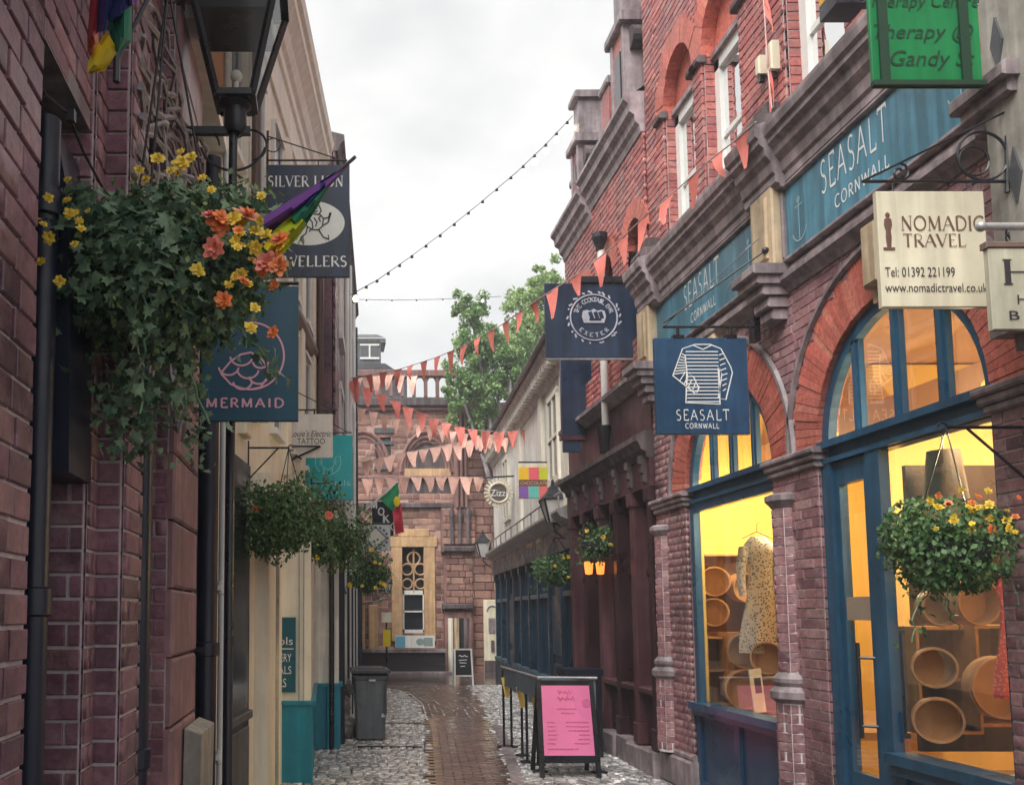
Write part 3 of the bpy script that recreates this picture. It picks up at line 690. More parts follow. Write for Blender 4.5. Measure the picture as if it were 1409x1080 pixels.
# ---- blue joinery of the two arches
GX = RX+.075
def arch_frame(c, r, mull, tag_):
    fr = MB(); n = 26
    for i in range(n):
        a0, a1 = math.pi*i/n, math.pi*(i+1)/n
        P = [(RX+.03, c+rr*math.cos(aa), SPR+rr*math.sin(aa)) for rr, aa in ((r-.085, a0), (r+.01, a0), (r+.01, a1), (r-.085, a1))]
        fr.prism(P, (.06, 0, 0))
    fo = fr.build('arch_frame', m_blue, shop)
    for y in mull:
        h = math.sqrt(max(.01, (r-.05)**2-(y-c)**2)); m = MB(); m.box((RX+.045, y-.042, SPR+.06), (RX+.085, y+.042, SPR+h)); m.box((RX+.03, y-.02, SPR+.06), (RX+.046, y+.02, SPR+h-.02)); m.build('mullion', m_blue, shop)
    t = MB()
    for zz, dx, hh in ((SPR-.06, .02, .12), (SPR+.02, -.045, .05), (SPR-.095, -.02, .035)): t.box((RX+.03+dx, c-r, zz-hh/2), (RX+.14, c+r, zz+hh/2))
    t.build('transom', m_blue, shop)
    edges = [c-r+.06]+sorted(mull)+[c+r-.06]
    for ya, yb in zip(edges, edges[1:]):
        k = 10; P = [(GX, ya, SPR+.03)]+[(GX, yb, SPR+.03)]
        for i in range(k+1):
            y = yb+(ya-yb)*i/k; P.append((GX, y, SPR+max(.04, math.sqrt(max(0, (r-.06)**2-(y-c)**2)))))
        p = MB(); p.add(P, [tuple(range(len(P)))]); p.build('fanlight_pane', m_glass, shop)
arch_frame(5.705, .875, [6.14, 5.70, 5.27], 1)
arch_frame(8.14, .89, [8.50, 8.09, 7.66], 2)
# window two: sill, stall riser, frame, pane
w2 = MB()
w2.box((RX+.03, 7.25, .87), (RX+.09, 7.32, SPR-.1)); w2.box((RX+.03, 8.95, .87), (RX+.09, 9.035, SPR-.1)); w2.box((RX+.031, 7.25, SPR-.2), (RX+.089, 9.03, SPR-.11)); w2.build('window_frame', m_blue, shop)
w2 = MB(); w2.box((RX-.05, 7.24, .82), (RX+.15, 9.05, .885)); w2.box((RX-.02, 7.25, .765), (RX+.15, 9.03, .82)); w2.build('window_sill', m_blue, shop)
w2 = MB(); w2.box((RX+.04, 7.25, .0), (RX+.10, 9.03, .765)); w2.box((RX+.02, 7.25, .0), (RX+.05, 9.03, .14))
for y in (7.31, 8.14, 8.98): w2.box((RX+.015, y-.05, .14), (RX+.045, y+.05, .76))
w2.build('stall_riser', m_signblue, shop)
p = MB(); p.add([(GX, 7.30, .88), (GX, 8.98, .88), (GX, 8.98, SPR-.15), (GX, 7.30, SPR-.15)], [(0, 1, 2, 3)]); p.build('shop_pane', m_glass, shop)
# window one: door leaf, mullion, display window
w1 = MB(); w1.box((RX+.02, 6.48, .0), (RX+.11, 6.585, SPR-.1)); w1.box((RX+.02, 5.90, .0), (RX+.09, 6.05, SPR-.1)); w1.box((RX+.03, 4.82, .82), (RX+.09, 4.89, SPR-.1)); w1.build('window_frame', m_blue, shop)
dr = MB(); dr.box((RX+.05, 6.07, .04), (RX+.11, 6.50, .66)); dr.box((RX+.05, 6.42, .66), (RX+.11, 6.50, 2.66)); dr.box((RX+.05, 6.07, .66), (RX+.11, 6.125, 2.66)); dr.box((RX+.05, 6.07, 2.66), (RX+.11, 6.50, 2.84)); dr.box((RX+.035, 6.14, .16), (RX+.055, 6.42, .55))
do = dr.build('door', m_blue, shop)
h = MB(); hy = 6.16
h.tube([(RX-.03, hy, .92), (RX-.03, hy, 1.55)], .014, 8)
for z in (1.0, 1.45): h.tube([(RX-.03, hy, z), (RX+.06, hy-.06, z)], .011, 6)
h.build('door_handle', m_black, do, smooth=True)
p = MB(); p.add([(GX-.01, 6.12, .64), (GX-.01, 6.43, .64), (GX-.01, 6.43, 2.68), (GX-.01, 6.12, 2.68)], [(0, 1, 2, 3)]); p.build('door_pane', m_glass, do)
b = MB(); b.box((GX-.016, 6.125, 1.70), (GX-.012, 6.42, 1.86)); b.build('frosted_band', mat('frosted_band', (.35, .27, .2), .6, .1, 10, 0), do)
s = MB(); s.box((RX-.05, 4.80, .80), (RX+.15, 5.90, .865)); s.box((RX-.02, 4.83, .73), (RX+.15, 5.89, .80)); s.build('window_sill', m_blue, shop)
s = MB(); s.box((RX+.04, 4.83, 0), (RX+.10, 5.89, .73)); s.box((RX+.02, 4.83, 0), (RX+.05, 5.89, .14))
for y in (4.88, 5.84): s.box((RX+.015, y-.05, .14), (RX+.045, y+.05, .72))
s.build('stall_riser', m_blue, shop)
p = MB(); p.add([(GX, 4.88, .86), (GX, 5.90, .86), (GX, 5.90, SPR-.1), (GX, 4.88, SPR-.1)], [(0, 1, 2, 3)]); p.build('shop_pane', m_glass, shop)
# ---- lit room behind
rm = MB(); rm.box((GX+.02, 4.3, .70), (4.75, 5.86, .76)); rm.box((GX+.02, 7.2, .76), (5.2, 9.83, .82)); rm.box((RX+.15, 4.3, -.03), (6.6, 9.84, .02)); rm.build('display_floor', m_palewood, shop)
rm = MB(); rm.add([(RX+.15, 9.84, 0), (6.6, 9.84, 0), (6.6, 9.84, 3.92), (RX+.15, 9.84, 3.92)], [(0, 1, 2, 3)]); rm.build('room_wall', m_yellowwall, shop)
rm = MB(); rm.add([(6.6, 4.3, 0), (6.6, 9.84, 0), (6.6, 9.84, 3.92), (6.6, 4.3, 3.92)], [(0, 1, 2, 3)]); rm.add([(RX+.15, 4.3, 0), (6.6, 4.3, 0), (6.6, 4.3, 3.92), (RX+.15, 4.3, 3.92)], [(0, 1, 2, 3)])
rm.box((4.75, 7.75, .0), (6.6, 7.85, 3.9)); rm.build('room_wall', m_creamwall, shop)
rm = MB(); rm.box((RX+.15, 4.3, 3.92), (6.6, 9.84, 4.0)); rm.box((4.7, 4.35, 3.35), (4.95, 9.83, 3.55)); rm.build('room_ceiling', m_shopceil, shop)

# ================================================================== lamps and goods inside the arched shop
m_bulb = mat('lit_bulb', (1, .8, .45), .5, 0, 5, 0, emis=((1.0, .72, .30), 18))
m_shade = mat('brass_shade', (.55, .36, .08), .4, .1, 10, 0, emis=((1.0, .65, .12), .5))
def pendant(x, y, z, power, label):
    t = thing('pendant_lamp', label, 'lamp', (x, y, z), 'pendant lamps lit inside the arched shop')
    c = MB(); c.tube([(x, y, z+.2), (x, y, 3.92)], .008, 5); c.build('cord', m_black, t)
    s = MB(); s.lathe([(.03, .22), (.05, .18), (.10, .12), (.13, 0), (.12, 0), (.09, .11), (.03, .18)], (x, y, z), 16); s.build('lamp_shade', m_shade, t, smooth=True)
    b = MB(); b.sphere((x, y, z+.04), .045, 8); b.build('bulb', m_bulb, t, smooth=True)
    ld = bpy.data.lights.new('pendant_light', 'POINT'); ld.energy = power; ld.color = (1.0, .84, .52); ld.shadow_soft_size = .12
    lo = bpy.data.objects.new('pendant_light', ld); COL.objects.link(lo); lo.parent = t; lo.location = (0, 0, -.08)
pendant(4.45, 5.9, 3.15, 30, 'yellow pendant lamp lit behind the fanlight under the cream travel sign')
pendant(4.45, 8.75, 3.0, 44, 'pendant lamp lighting the yellow wall of the far arched window')
pendant(5.6, 6.6, 2.9, 38, 'pendant lamp lit deep inside the shop behind the blue glass door')
def crate(x0, y0, z0, x1, y1, z1, label, holes):
    t = thing('display_crate', label, 'crate', ((x0+x1)/2, (y0+y1)/2, z0), 'wooden crates in the shop windows')
    b = MB(); th = .02
    b.box((x0, y0, z0), (x0+th, y1, z1)); b.box((x1-th, y0, z0), (x1, y1, z1)); b.box((x0+th, y0, z1-th), (x1-th, y1, z1)); b.box((x0+th, y0, z0), (x1-th, y1, z0+th)); b.box((x0+th, y1-th, z0+th), (x1-th, y1, z1-th)); b.build('carcass', m_wood, t)
    if holes: b = MB(); b.box((x0+th, y0+.03, (z0+z1)/2-.01), (x1-th, y1-th, (z0+z1)/2+.01)); b.build('shelf', m_wood, t)
def drum(cx, cy, cz, r, label, yaw=0.0, d=.12, mt=None):
    """round bent-wood box standing on its rim, open side to the street"""
    t = thing('round_box', label, 'box', (cx, cy, cz-r), 'round bent-wood boxes in the shop windows')
    ax = Vector((-math.sin(yaw), -math.cos(yaw), 0)); rf = ax.cross(EZ).normalized()
    b = MB(); b.lathe([(0, -d/2), (r, -d/2), (r, d/2), (r-.012, d/2), (r-.012, -d/2+.012), (0, -d/2+.012)], (cx, cy, cz), 28, axis=ax, ref=rf); b.build('rim', mt or m_palewood, t, smooth=True)
    b = MB(); b.lathe([(r+.004, .01), (r+.004, .035), (r, .035)], (cx, cy, cz), 28, axis=ax, ref=rf); b.build('hoop', m_wood, t, smooth=True)
Yd = 9.35
def at(px, py, Y): return PY(px, py, Y)
def crate_px(xa, xb, ya, yb, Y, d, label, holes=True):
    a = at(xa, yb, Y); b = at(xb, ya, Y); crate(a.x, Y, max(.83 if Y > 7 else .77, a.z), b.x, Y+d, b.z, label, holes)
crate_px(966, 1034, 762, 872, 9.5, .28, 'tall wooden crate against the yellow wall in the far arched window')
crate_px(975, 1010, 876, 975, 9.2, .3, 'low wooden crate at the foot of the far arched window')
crate_px(1012, 1068, 870, 960, 9.0, .35, 'wide wooden crate under the hanging dress in the far arched window')
for (px, py, rp, Y, yaw, lab) in ((984, 800, 20, 9.4, .5, 'bent-wood box high at the left of the far arched window'), (983, 842, 19, 9.4, .5, 'bent-wood box just below the highest one in the far window'),
     (1022, 808, 20, 9.4, -.2, 'bent-wood box beside the hanging dress in the far window'), (1026, 895, 24, 8.85, .3, 'dark bent-wood box at the hem of the dress'), (1025, 948, 27, 8.8, .2, 'largest bent-wood box low down in the far arched window'), (1057, 905, 22, 8.6, .6, 'bent-wood box half hidden by the brick pier between the arches'), (1062, 955, 24, 8.5, .6, 'bent-wood box at the bottom corner by the brick pier')):
    c = at(px, py, Y); drum(c.x, Y, c.z, rp*Y/F_PX, lab, yaw)
# dress on a hanger
def garment(px, ytop, ybot, Y, wtop, wbot, mt, label, name='dress'):
    a = at(px, ytop, Y); b = at(px, ybot, Y); t = thing(name, label, 'clothing', (a.x, Y, b.z)); mb = MB(); rows = []
    n = 14
    for i in range(n+1):
        k = i/n; z = a.z+(b.z-a.z)*k; prof_ = (.45 if i == 0 else .95 if i == 1 else 1.0 if i == 2 else .82+.0*k) if i < 4 else .74+.26*((k-.28)/.72); w_ = (wtop if i < 4 else wtop+(wbot-wtop)*k)*prof_; row = []
        for j in range(17):
            an = 2*math.pi*j/16; fl = 1+.18*math.sin(an*5+i*.4)*k
            row.append((a.x+w_/2*math.cos(an)*fl+.02*math.sin(k*5), Y+w_*.28*math.sin(an)*fl, z))
        rows.append(row)
    mb.sheet(rows); mb.build('cloth', mt, t, smooth=True)
    if name != 'scarf':
        for sg in (-1, 1):
            q = MB(); sh_ = Vector((a.x+sg*wtop*.44, Y, a.z-(a.z-b.z)*.10)); q.tube([sh_, sh_+Vector((sg*.045, -.02, -.16)), sh_+Vector((sg*.06, -.04, -.34)), sh_+Vector((sg*.05, -.05, -.46))], [.05, .046, .038, .034], 10); q.build('sleeve', mt, t, smooth=True)
    h = MB(); h.tube([(a.x-wtop/2, Y, a.z-.02), (a.x, Y, a.z+.05), (a.x+wtop/2, Y, a.z-.02)], .008, 6); h.tube([(a.x, Y, a.z+.05), (a.x, Y, a.z+.12), (a.x+.03, Y, a.z+.14)], .005, 6); h.build('hanger', m_wood, t)
def speckle(name, c1, c2, sc):
    m = bpy.data.materials.new(name); m.use_nodes = True; nt = m.node_tree; b = nt.nodes['Principled BSDF']
    g = nt.nodes.new('ShaderNodeNewGeometry'); v = nt.nodes.new('ShaderNodeTexVoronoi'); v.inputs['Scale'].default_value = sc; cr = nt.nodes.new('ShaderNodeValToRGB')
    cr.color_ramp.interpolation = 'CONSTANT'; cr.color_ramp.elements[0].color = (*c1, 1); cr.color_ramp.elements[1].position = .36; cr.color_ramp.elements[1].color = (*c2, 1)
    nt.links.new(g.outputs['Position'], v.inputs['Vector']); nt.links.new(v.outputs['Distance'], cr.inputs['Fac']); nt.links.new(cr.outputs['Color'], b.inputs['Base Color']); b.inputs['Roughness'].default_value = .8; return m
garment(1042, 738, 898, 8.75, .30, .36, speckle('dress_print', (.10, .10, .09), (.55, .50, .42), 42), 'pale spotted dress hanging in the far arched window')
garment(1062, 765, 870, 8.95, .26, .26, speckle('shirt_print', (.40, .10, .03), (.62, .25, .06), 30), 'orange patterned shirt behind the spotted dress', 'shirt')
c = at(1042, 950, 8.35); t = thing('price_card', 'pale framed card leaning at the front of the far arched window', 'card', (c.x, 8.35, .84)); b = MB(); b.obox((c.x, 8.35, c.z), Vector((1, 0, .15)).normalized(), Vector((-.15, -.12, 1)).normalized(), -EY, .11, .40, .015); b.build('card', m_creamsign, t)
b = MB(); b.obox((c.x+.002, 8.34, c.z+.05), Vector((1, 0, .15)).normalized(), Vector((-.15, -.12, 1)).normalized(), -EY, .06, .14, .012); b.build('picture', m_dark_l, t)
# near window display
q = MB(); a = at(1266, 1000, 6.5); c_ = at(1460, 640, 6.5); q.box((a.x, 6.5, .78), (c_.x, 6.54, c_.z)); o = top(q, 'display_screen', mat('brown_cloth', (.075, .04, .028), .8, .3, 6, .2, streak=.2), 'brown backdrop screen behind the round boxes of the near window', 'screen')
crate_px(1268, 1345, 862, 1010, 6.0, .4, 'brown display crate in the near arched window behind the flower basket')
crate_px(1350, 1440, 860, 1000, 5.9, .5, 'dark display crate at the right of the near arched window')
for (px, py, rp, Y, yaw, lab) in ((1285, 918, 27, 5.6, .5, 'bent-wood box above another at the left of the near window'), (1290, 990, 30, 5.55, .5, 'bent-wood box at the bottom left of the near window'),
      (1338, 828, 32, 5.6, -.1, 'shallow round box under the flower basket in the near window'), (1292, 835, 26, 5.75, .2, 'round box half behind the flower basket'), (1375, 945, 42, 5.6, .1, 'big dark round box beside the red scarf')):
    c = at(px, py, Y); drum(c.x, Y, c.z, rp*Y/F_PX, lab, yaw)
garment(1376, 795, 960, 5.25, .07, .11, speckle('scarf_print', (.62, .30, .28), (.48, .02, .045), 60), 'red spotted scarf hanging in the near arched window', 'scarf')
c = at(1380, 1035, 5.1); t = thing('woven_shoe', 'tan woven shoe on the sill of the near arched window', 'shoe', (c.x, 5.1, .765)); b = MB()
b.sphere((c.x, 5.1, .80), .09, 10, (1.25, .5, .42)); b.sphere((c.x+.06, 5.1, .82), .06, 8, (1, .7, .8)); b.build('upper', m_creamsign, t, smooth=True); b = MB(); b.box((c.x-.12, 5.06, .766), (c.x+.12, 5.14, .785)); b.build('sole', m_wood, t)
c = at(1300, 660, 6.2); t = thing('wicker_lampshade', 'brown wicker cone hanging in the near arched window', 'lampshade', (c.x, 6.2, c.z-.2)); b = MB()
b.lathe([(.10, .2), (.14, -.15), (.13, -.15), (.09, .2)], (c.x, 6.2, c.z), 16); b.build('wicker', mat('dark_wicker', (.05, .025, .012), .7, .4, 30, .4), t, smooth=True); b = MB(); b.tube([(c.x, 6.2, c.z+.2), (c.x, 6.2, 3.92)], .006, 5); b.build('cord', m_black, t)
h = MB(); hh = at(1240, 925, 6.05); h.tube([(hh.x, 6.05, .95), (hh.x, 6.05, 1.62)], .016, 8); h.obox((hh.x, 6.05, .95), EX, EY, EZ, .05, .05, .03); h.obox((hh.x, 6.05, 1.62), EX, EY, EZ, .05, .05, .03)
o = top(h, 'inner_door_handle', m_black, 'black bar handle seen through the near display window', 'handle')
nt_ = MB(); q = PXx(1238, 985, GX-.004); nt_.box((GX-.008, q.y-.035, .93), (GX-.004, q.y+.035, 1.12)); o = nt_.build('window_notice', m_signblue, shop)

# ================================================================== neighbour on the right edge: lichened upper storey with its signs
nb = thing('rendered_house', 'lichened grey rendered upper storey jutting out at the right edge', 'building', (3.6, 3.6, 3.0))
NXF = 3.37
b = MB(); b.box((NXF, 1.2, 3.30), (6.5, 4.44, 10.5)); b.build('upper_wall', m_grey, nb)
b = MB(); b.box((NXF-.03, 1.2, 3.12), (6.5, 4.47, 3.30)); b.box((NXF+.04, 1.2, 3.04), (6.5, 4.40, 3.12)); b.build('jetty_moulding', m_stone, nb)
bk = Pieces('brick', m_brick_r); bb = MB(); brick_face(bk, bb, (RX+.01, 4.34, .0), UY, 2.5, 0, 3.04, NX); bb.build('mortar', m_mortar_pale, nb); bk.flush(nb, 120)
for i, (px, py, Y) in enumerate(((1372, 60, 4.35), (1398, 240, 4.2))):
    q = PXx(px, py, NXF-.004); b = MB(); b.prism([(NXF-.001, q.y-.04, q.z), (NXF-.001, q.y, q.z-.14), (NXF-.001, q.y+.04, q.z), (NXF-.001, q.y, q.z+.14)], (-.012, 0, 0)); b.build('iron_tie_plate', m_lead, nb)
# cream travel sign
Yn = 4.32
A = PY(1203, 265, Yn); B = PY(1361, 424, Yn)
t = thing('hanging_sign', 'cream travel agency sign hanging from a scrolled black bracket', 'sign', ((A.x+B.x)/2, Yn, B.z))
b = MB(); b.obox(((A.x+B.x)/2, Yn, (A.z+B.z)/2), EX, EZ, -EY, B.x-A.x, A.z-B.z, .03, .004); b.build('board', m_creamsign, t)
def sx(px, py): q = PY(px, py, Yn); return q
def put(s, x0, x1, y0, y1, Y, mt, par, fn=text, **kw):
    a = PY(x0, y1, Y); c_ = PY(x1, y0, Y); return fn(s, ((a.x+c_.x)/2, Y, (a.z+c_.z)/2), EX, EZ, c_.x-a.x, c_.z-a.z, mt, par, **kw)
FN = Yn-.0155
put('NOMADIC', 1240, 1353, 297, 318, FN, m_brown_l, t, serif_text, thick=.13, thin=.05, gap=.08)
put('TRAVEL', 1243, 1328, 322, 340, FN, m_brown_l, t, serif_text, thick=.13, thin=.05, gap=.08)
put('Tel: 01392 221199', 1218, 1313, 368, 381, FN, m_dark_l, t)
put('www.nomadictravel.co.uk', 1218, 1358, 390, 402, FN, m_dark_l, t)
c1 = PY(1222, 318, FN); fg = MB()
fg.lathe([(0, .095), (.010, .088), (.012, .078), (.006, .068), (.018, .058), (.020, .03), (.012, .0), (.015, -.03), (.010, -.085), (.0, -.085)], c1+Vector((0, -.002, 0)), 10)
for v in range(len(fg.v)): x, y, z = fg.v[v]; fg.v[v] = (x, c1.y-.002+(y-c1.y)*.12, z)
fg.obox(c1+Vector((0, -.001, -.09)), EX, EZ, -EY, .055, .012, .006); fg.build('figure_emblem', m_brown_l, t)
br = MB(); zb = PY(1250, 250, Yn).z; xw = NXF
br.tube([(PY(1186, 250, Yn).x, Yn, zb), (xw+.01, Yn, zb)], .008, 6); br.tube([PY(1186, 250, Yn), PY(1388, 152, Yn)], .006, 6)
br.tube([PY(1386, 150, Yn), PY(1386, 265, Yn)], .011, 6)
br.tube(arc(PY(1352, 215, Yn), EX, EZ, .125, 0, 2*math.pi, 24), .007, 6, closed=False)
br.tube(arc(PY(1340, 222, Yn), EX, EZ, .075, 0, 2*math.pi, 20), .006, 6)
br.tube([PY(1238, 238, Yn)+EX*(.012+.003*k)*math.cos(k*.6)+EZ*(.012+.003*k)*math.sin(k*.6) for k in range(14)], .006, 6)
for px in (1228, 1335): br.tube([(PY(px, 250, Yn).x, Yn, zb), (PY(px, 250, Yn).x, Yn, A.z-.005)], .004, 5)
br.tube([PY(1386, 153, Yn), (xw+.02, Yn+.0, PY(1386, 153, Yn).z)], .012, 6); br.build('bracket', m_black, t, smooth=True)
# green therapy banner
Yt = 4.12
A = PY(1190, -60, Yt); B = PY(1351, 121, Yt)
t = thing('hanging_sign', 'green therapy sign with dark support bands at the top right', 'sign', ((A.x+B.x)/2, Yt, B.z))
m_green = mat('green_sign', (.0, .20, .055), .4, .15, 5, .03, streak=.25)
b = MB(); b.obox(((A.x+B.x)/2, Yt, (A.z+B.z)/2), EX, EZ, -EY, B.x-A.x, A.z-B.z, .02, .003); b.build('board', m_green, t)
FT = Yt-.0105; m_dg = mat('dark_green_lettering', (.004, .035, .015), .5, .1, 9, 0)
put('Therapy Centre', 1198, 1346, -6, 16, FT, m_dg, t, shear=.3); put('Therapy @', 1203, 1338, 33, 60, FT, m_dg, t, shear=.3); put('Gandy St', 1226, 1340, 70, 98, FT, m_dg, t, shear=.3)
for px in (1211, 1322):
    b = MB(); q = PY(px, 0, FT); b.box((q.x-.022, FT-.014, B.z+.02), (q.x+.022, FT-.004, A.z)); b.build('support_shade', m_dg, t)  # solid bars standing for supports that show dark through the translucent board
b = MB(); b.obox(((A.x+B.x)/2, Yt-.012, B.z+.012), EX, EZ, -EY, B.x-A.x+.01, .024, .03); b.build('bottom_rail', m_dg, t)
b = MB(); b.tube([(A.x, Yt, A.z+.01), (NXF+.02, Yt, A.z+.01)], .012, 6); b.build('bracket', m_black, t)
# H sign cut by the frame
Yh = 4.02
A = PY(1356, 343, Yh); B = PY(1500, 455, Yh)
t = thing('hanging_sign', 'pale sign with a big letter H under a silver rod at the right edge', 'sign', ((A.x+B.x)/2, Yh, B.z))
b = MB(); b.obox(((A.x+B.x)/2, Yh, (A.z+B.z)/2), EX, EZ, -EY, B.x-A.x, A.z-B.z, .03, .004); b.build('board', mat('lichened_sign', (.55, .52, .40), .5, .25, 6, .05, streak=.3), t)
b = MB(); b.obox(((A.x+B.x)/2, Yh, A.z+.014), EX, EZ, -EY, B.x-A.x+.02, .03, .045, .005); b.build('top_rail', mat('weathered_oak', (.17, .11, .09), .7, .3, 12, .2), t)
FH = Yh-.0155
put('H', 1381, 1424, 357, 392, FH, m_dark_l, t, serif_text, thick=.13, thin=.06); put('H', 1400, 1412, 406, 418, FH, m_dark_l, t); put('B', 1389, 1402, 428, 440, FH, m_dark_l, t)
b = MB(); z = PY(1390, 312, Yh).z; x0 = PY(1346, 312, Yh).x; b.tube([(x0+.015, Yh, z), (PY(1500, 312, Yh).x, Yh, z)], .018, 12); b.sphere((x0+.012, Yh, z), .024, 8); b.build('rod', m_galv, t, smooth=True)
b = MB(); x = PY(1386, 320, Yh).x
for k in range(3): b.tube(arc((x, Yh, z-.03-.025*k), EX if k % 2 else EY, EZ, .008, 0, 2*math.pi, 10, .016), .004, 5)
b.build('chain', m_black, t)
# yellow-bottomed box sign on the cornice at the top
A = PY(1140, -20, 5.6); t = thing('box_sign', 'small black box sign with a yellow band above the cornice', 'sign', A); b = MB(); c = PY(1160, 8, 5.6)
b.obox(c+Vector((.0, 0, 0)), EX, EZ, -EY, .20, .10, .2); b.build('case', m_black, t); b = MB(); b.obox(c+Vector((.0, 0, .085)), EX, EZ, -EY, .20, .06, .2); b.build('band', mat('amber', (.65, .35, .03), .5, .1, 8, 0), t)
b = MB(); b.tube([c, (RX+.05, 5.6, c.z-.02)], .015, 6); b.build('arm', m_black, t)
for i, (px, py) in enumerate(((1068, 80), (1052, 92))):
    q = PXx(px, py, RX); t = thing('alarm_box', ('larger' if i == 0 else 'smaller') + ' cream alarm box on the upper brick wall beside the bunting knot', 'alarm box', q, 'cream alarm boxes on the upper wall'); b = MB(); b.obox((RX-.03, q.y, q.z), EY, EZ, NX, .10-.03*i, .24-.08*i, .07, .012); b.build('case', m_creamsign, t); b = MB(); b.obox((RX-.03, q.y, q.z-.15+.04*i), EY, EZ, NX, .04, .05, .04); b.build('sounder', m_black, t)
# striped jumper sign
Ys = 7.2
A = PY(899, 466, Ys); B = PY(1031, 598, Ys)
t = thing('hanging_sign', 'square navy sign with a striped jumper hanging in front of the arches', 'sign', ((A.x+B.x)/2, Ys, B.z))
b = MB(); b.obox(((A.x+B.x)/2, Ys, (A.z+B.z)/2), EX, EZ, -EY, B.x-A.x, A.z-B.z, .045, .004); b.build('board', m_signblue, t)
FS = Ys-.023
put('SEASALT', 931, 1003, 563, 579, FS, m_letter, t, serif_text, thick=.08, thin=.08, serif=0, gap=.2); put('CORNWALL', 943, 989, 582, 590, FS, m_letter, t, serif_text, thick=.13, thin=.13, serif=0, gap=.2)
J = []
def jp(x, y): return ((x-926)/81.0, (557-y)/83.0)
J.append([jp(*p) for p in ((941, 480), (958, 474), (978, 474), (992, 480), (1004, 505), (1006, 513), (996, 550), (986, 548), (992, 515), (988, 505), (988, 556), (943, 554), (946, 512), (955, 520), (961, 535), (955, 541), (927, 517), (941, 480))])
J.append([jp(*p) for p in ((955, 475), (968, 481), (980, 475))]); J.append([jp(944, 488), jp(946, 512)])
for k in range(15):
    y = 484+k*4.9; J.append([jp(945, y), jp(988, y)])
for k in range(8): J.append([jp(939-k*1.6+1, 487+k*4), jp(945, 490+k*3.2)]); J.append([jp(989+k*.5, 489+k*7), jp(996+k*.6 if k < 4 else 1003-k*.9, 486+k*7)])
for k in range(5): J.append([jp(936+k*5.5, 524+k*4.2), jp(943+k*4.6, 513+k*4.6)])
a = PY(926, 557, FS); c_ = PY(1007, 474, FS)
strokes(J, ((a.x+c_.x)/2, FS, (a.z+c_.z)/2), EX, EZ, c_.x-a.x, c_.z-a.z, .0085, m_letter, t, 'jumper_emblem')
br = MB(); q0 = PY(912, 450, Ys); q1 = Vector((RX-.10, Ys, q0.z)); br.tube([q0, q1], .011, 8); br.tube([q0+EZ*.03, PXx(1053, 345, RX-.16)], .007, 6); br.tube([q0+EZ*.0, (RX-.16, Ys-.2, 4.72)], .004, 6); br.sphere(PXx(1053, 345, RX-.16), .028, 8)
br.obox((RX-.13, Ys, q0.z), EY, EZ, NX, .10, .25, .05)
for px in (932, 1004): br.tube([(PY(px, 450, Ys).x, Ys, q0.z), (PY(px, 450, Ys).x, Ys, A.z-.01)], .012, 6); br.obox((PY(px, 450, Ys).x, Ys, A.z+.01), EX, EY, EZ, .09, .05, .03)
br.build('bracket', m_black, t, smooth=True)

# ================================================================== helpers for walls that run at an angle
def run2(name, mt, prof, P0, P1, nrm, parent, caps=True):
    """extrude a profile of (outward offset, height) from plan point P0 to P1"""
    n = Vector((nrm[0], nrm[1], 0)).normalized(); mb = MB(); rows = []
    for p in (P0, P1): rows.append([(p[0]+n.x*o_, p[1]+n.y*o_, z) for o_, z in prof])
    mb.sheet(rows); k = len(prof)
    if caps: mb.f += [tuple(range(k)), tuple(range(2*k-1, k-1, -1))]
    return mb.build(name, mt, parent)
class Wall:
    """a vertical plane from plan point a to b; s in metres along it, o outward offset"""
    def __init__(s, a, b, out):
        s.a = Vector((a[0], a[1], 0)); s.b = Vector((b[0], b[1], 0)); s.L = (s.b-s.a).length; s.u = (s.b-s.a)/s.L
        n = Vector((s.u.y, -s.u.x, 0)); s.n = n if n.dot(Vector((out[0], out[1], 0))) > 0 else -n
    def p(s, t, z, o=0.0): return s.a+s.u*t+s.n*o+EZ*z
    def box(s, mb, t0, t1, z0, z1, o0, o1, ch=0.0):
        return mb.obox(s.p((t0+t1)/2, (z0+z1)/2, (o0+o1)/2), s.u, EZ, s.n, t1-t0, z1-z0, abs(o1-o0), ch)
    def at_px(s, px):
        d = (px-PPX)/F_PX       # x = d*y (good enough for the small pitch)
        # a.x+u.x t = d (a.y+u.y t)
        return (d*s.a.y-s.a.x)/(s.u.x-d*s.u.y)

# ================================================================== right: dark red shop
W2 = Wall((3.60, 9.88), (3.64, 13.45), (-1, 0))
r2 = thing('maroon_shop', 'narrow red brick house with a maroon timber shopfront and white downpipe', 'building', (3.7, 12.4, 0))
b = MB(); W2.box(b, .0, W2.L, .0, 4.4, -.32, -.12); b.build('shopfront_back', m_maroon, r2)
i = 0; s = 0.0
while s < W2.L-.1:
    l = min(random.uniform(.35, .6), W2.L-s); q = MB(); W2.box(q, s+.004, s+l-.006, -.02, .26+random.uniform(-.02, .03), -.2, .10+random.uniform(-.02, .02), .02); q.build('plinth_stone', m_stone, r2); s += l
posts = [.10, .70, 1.35, 2.05, 2.75, 3.44]
for k, s in enumerate(posts):
    q = MB(); W2.box(q, s-.07, s+.07, .27, 3.14, -.12, .05, .012); W2.box(q, s-.09, s+.09, .27, .50, -.10, .07, .012); W2.box(q, s-.09, s+.09, 2.98, 3.14, -.10, .08, .012); q.build('pilaster', m_maroon2 if k % 2 else m_maroon, r2)
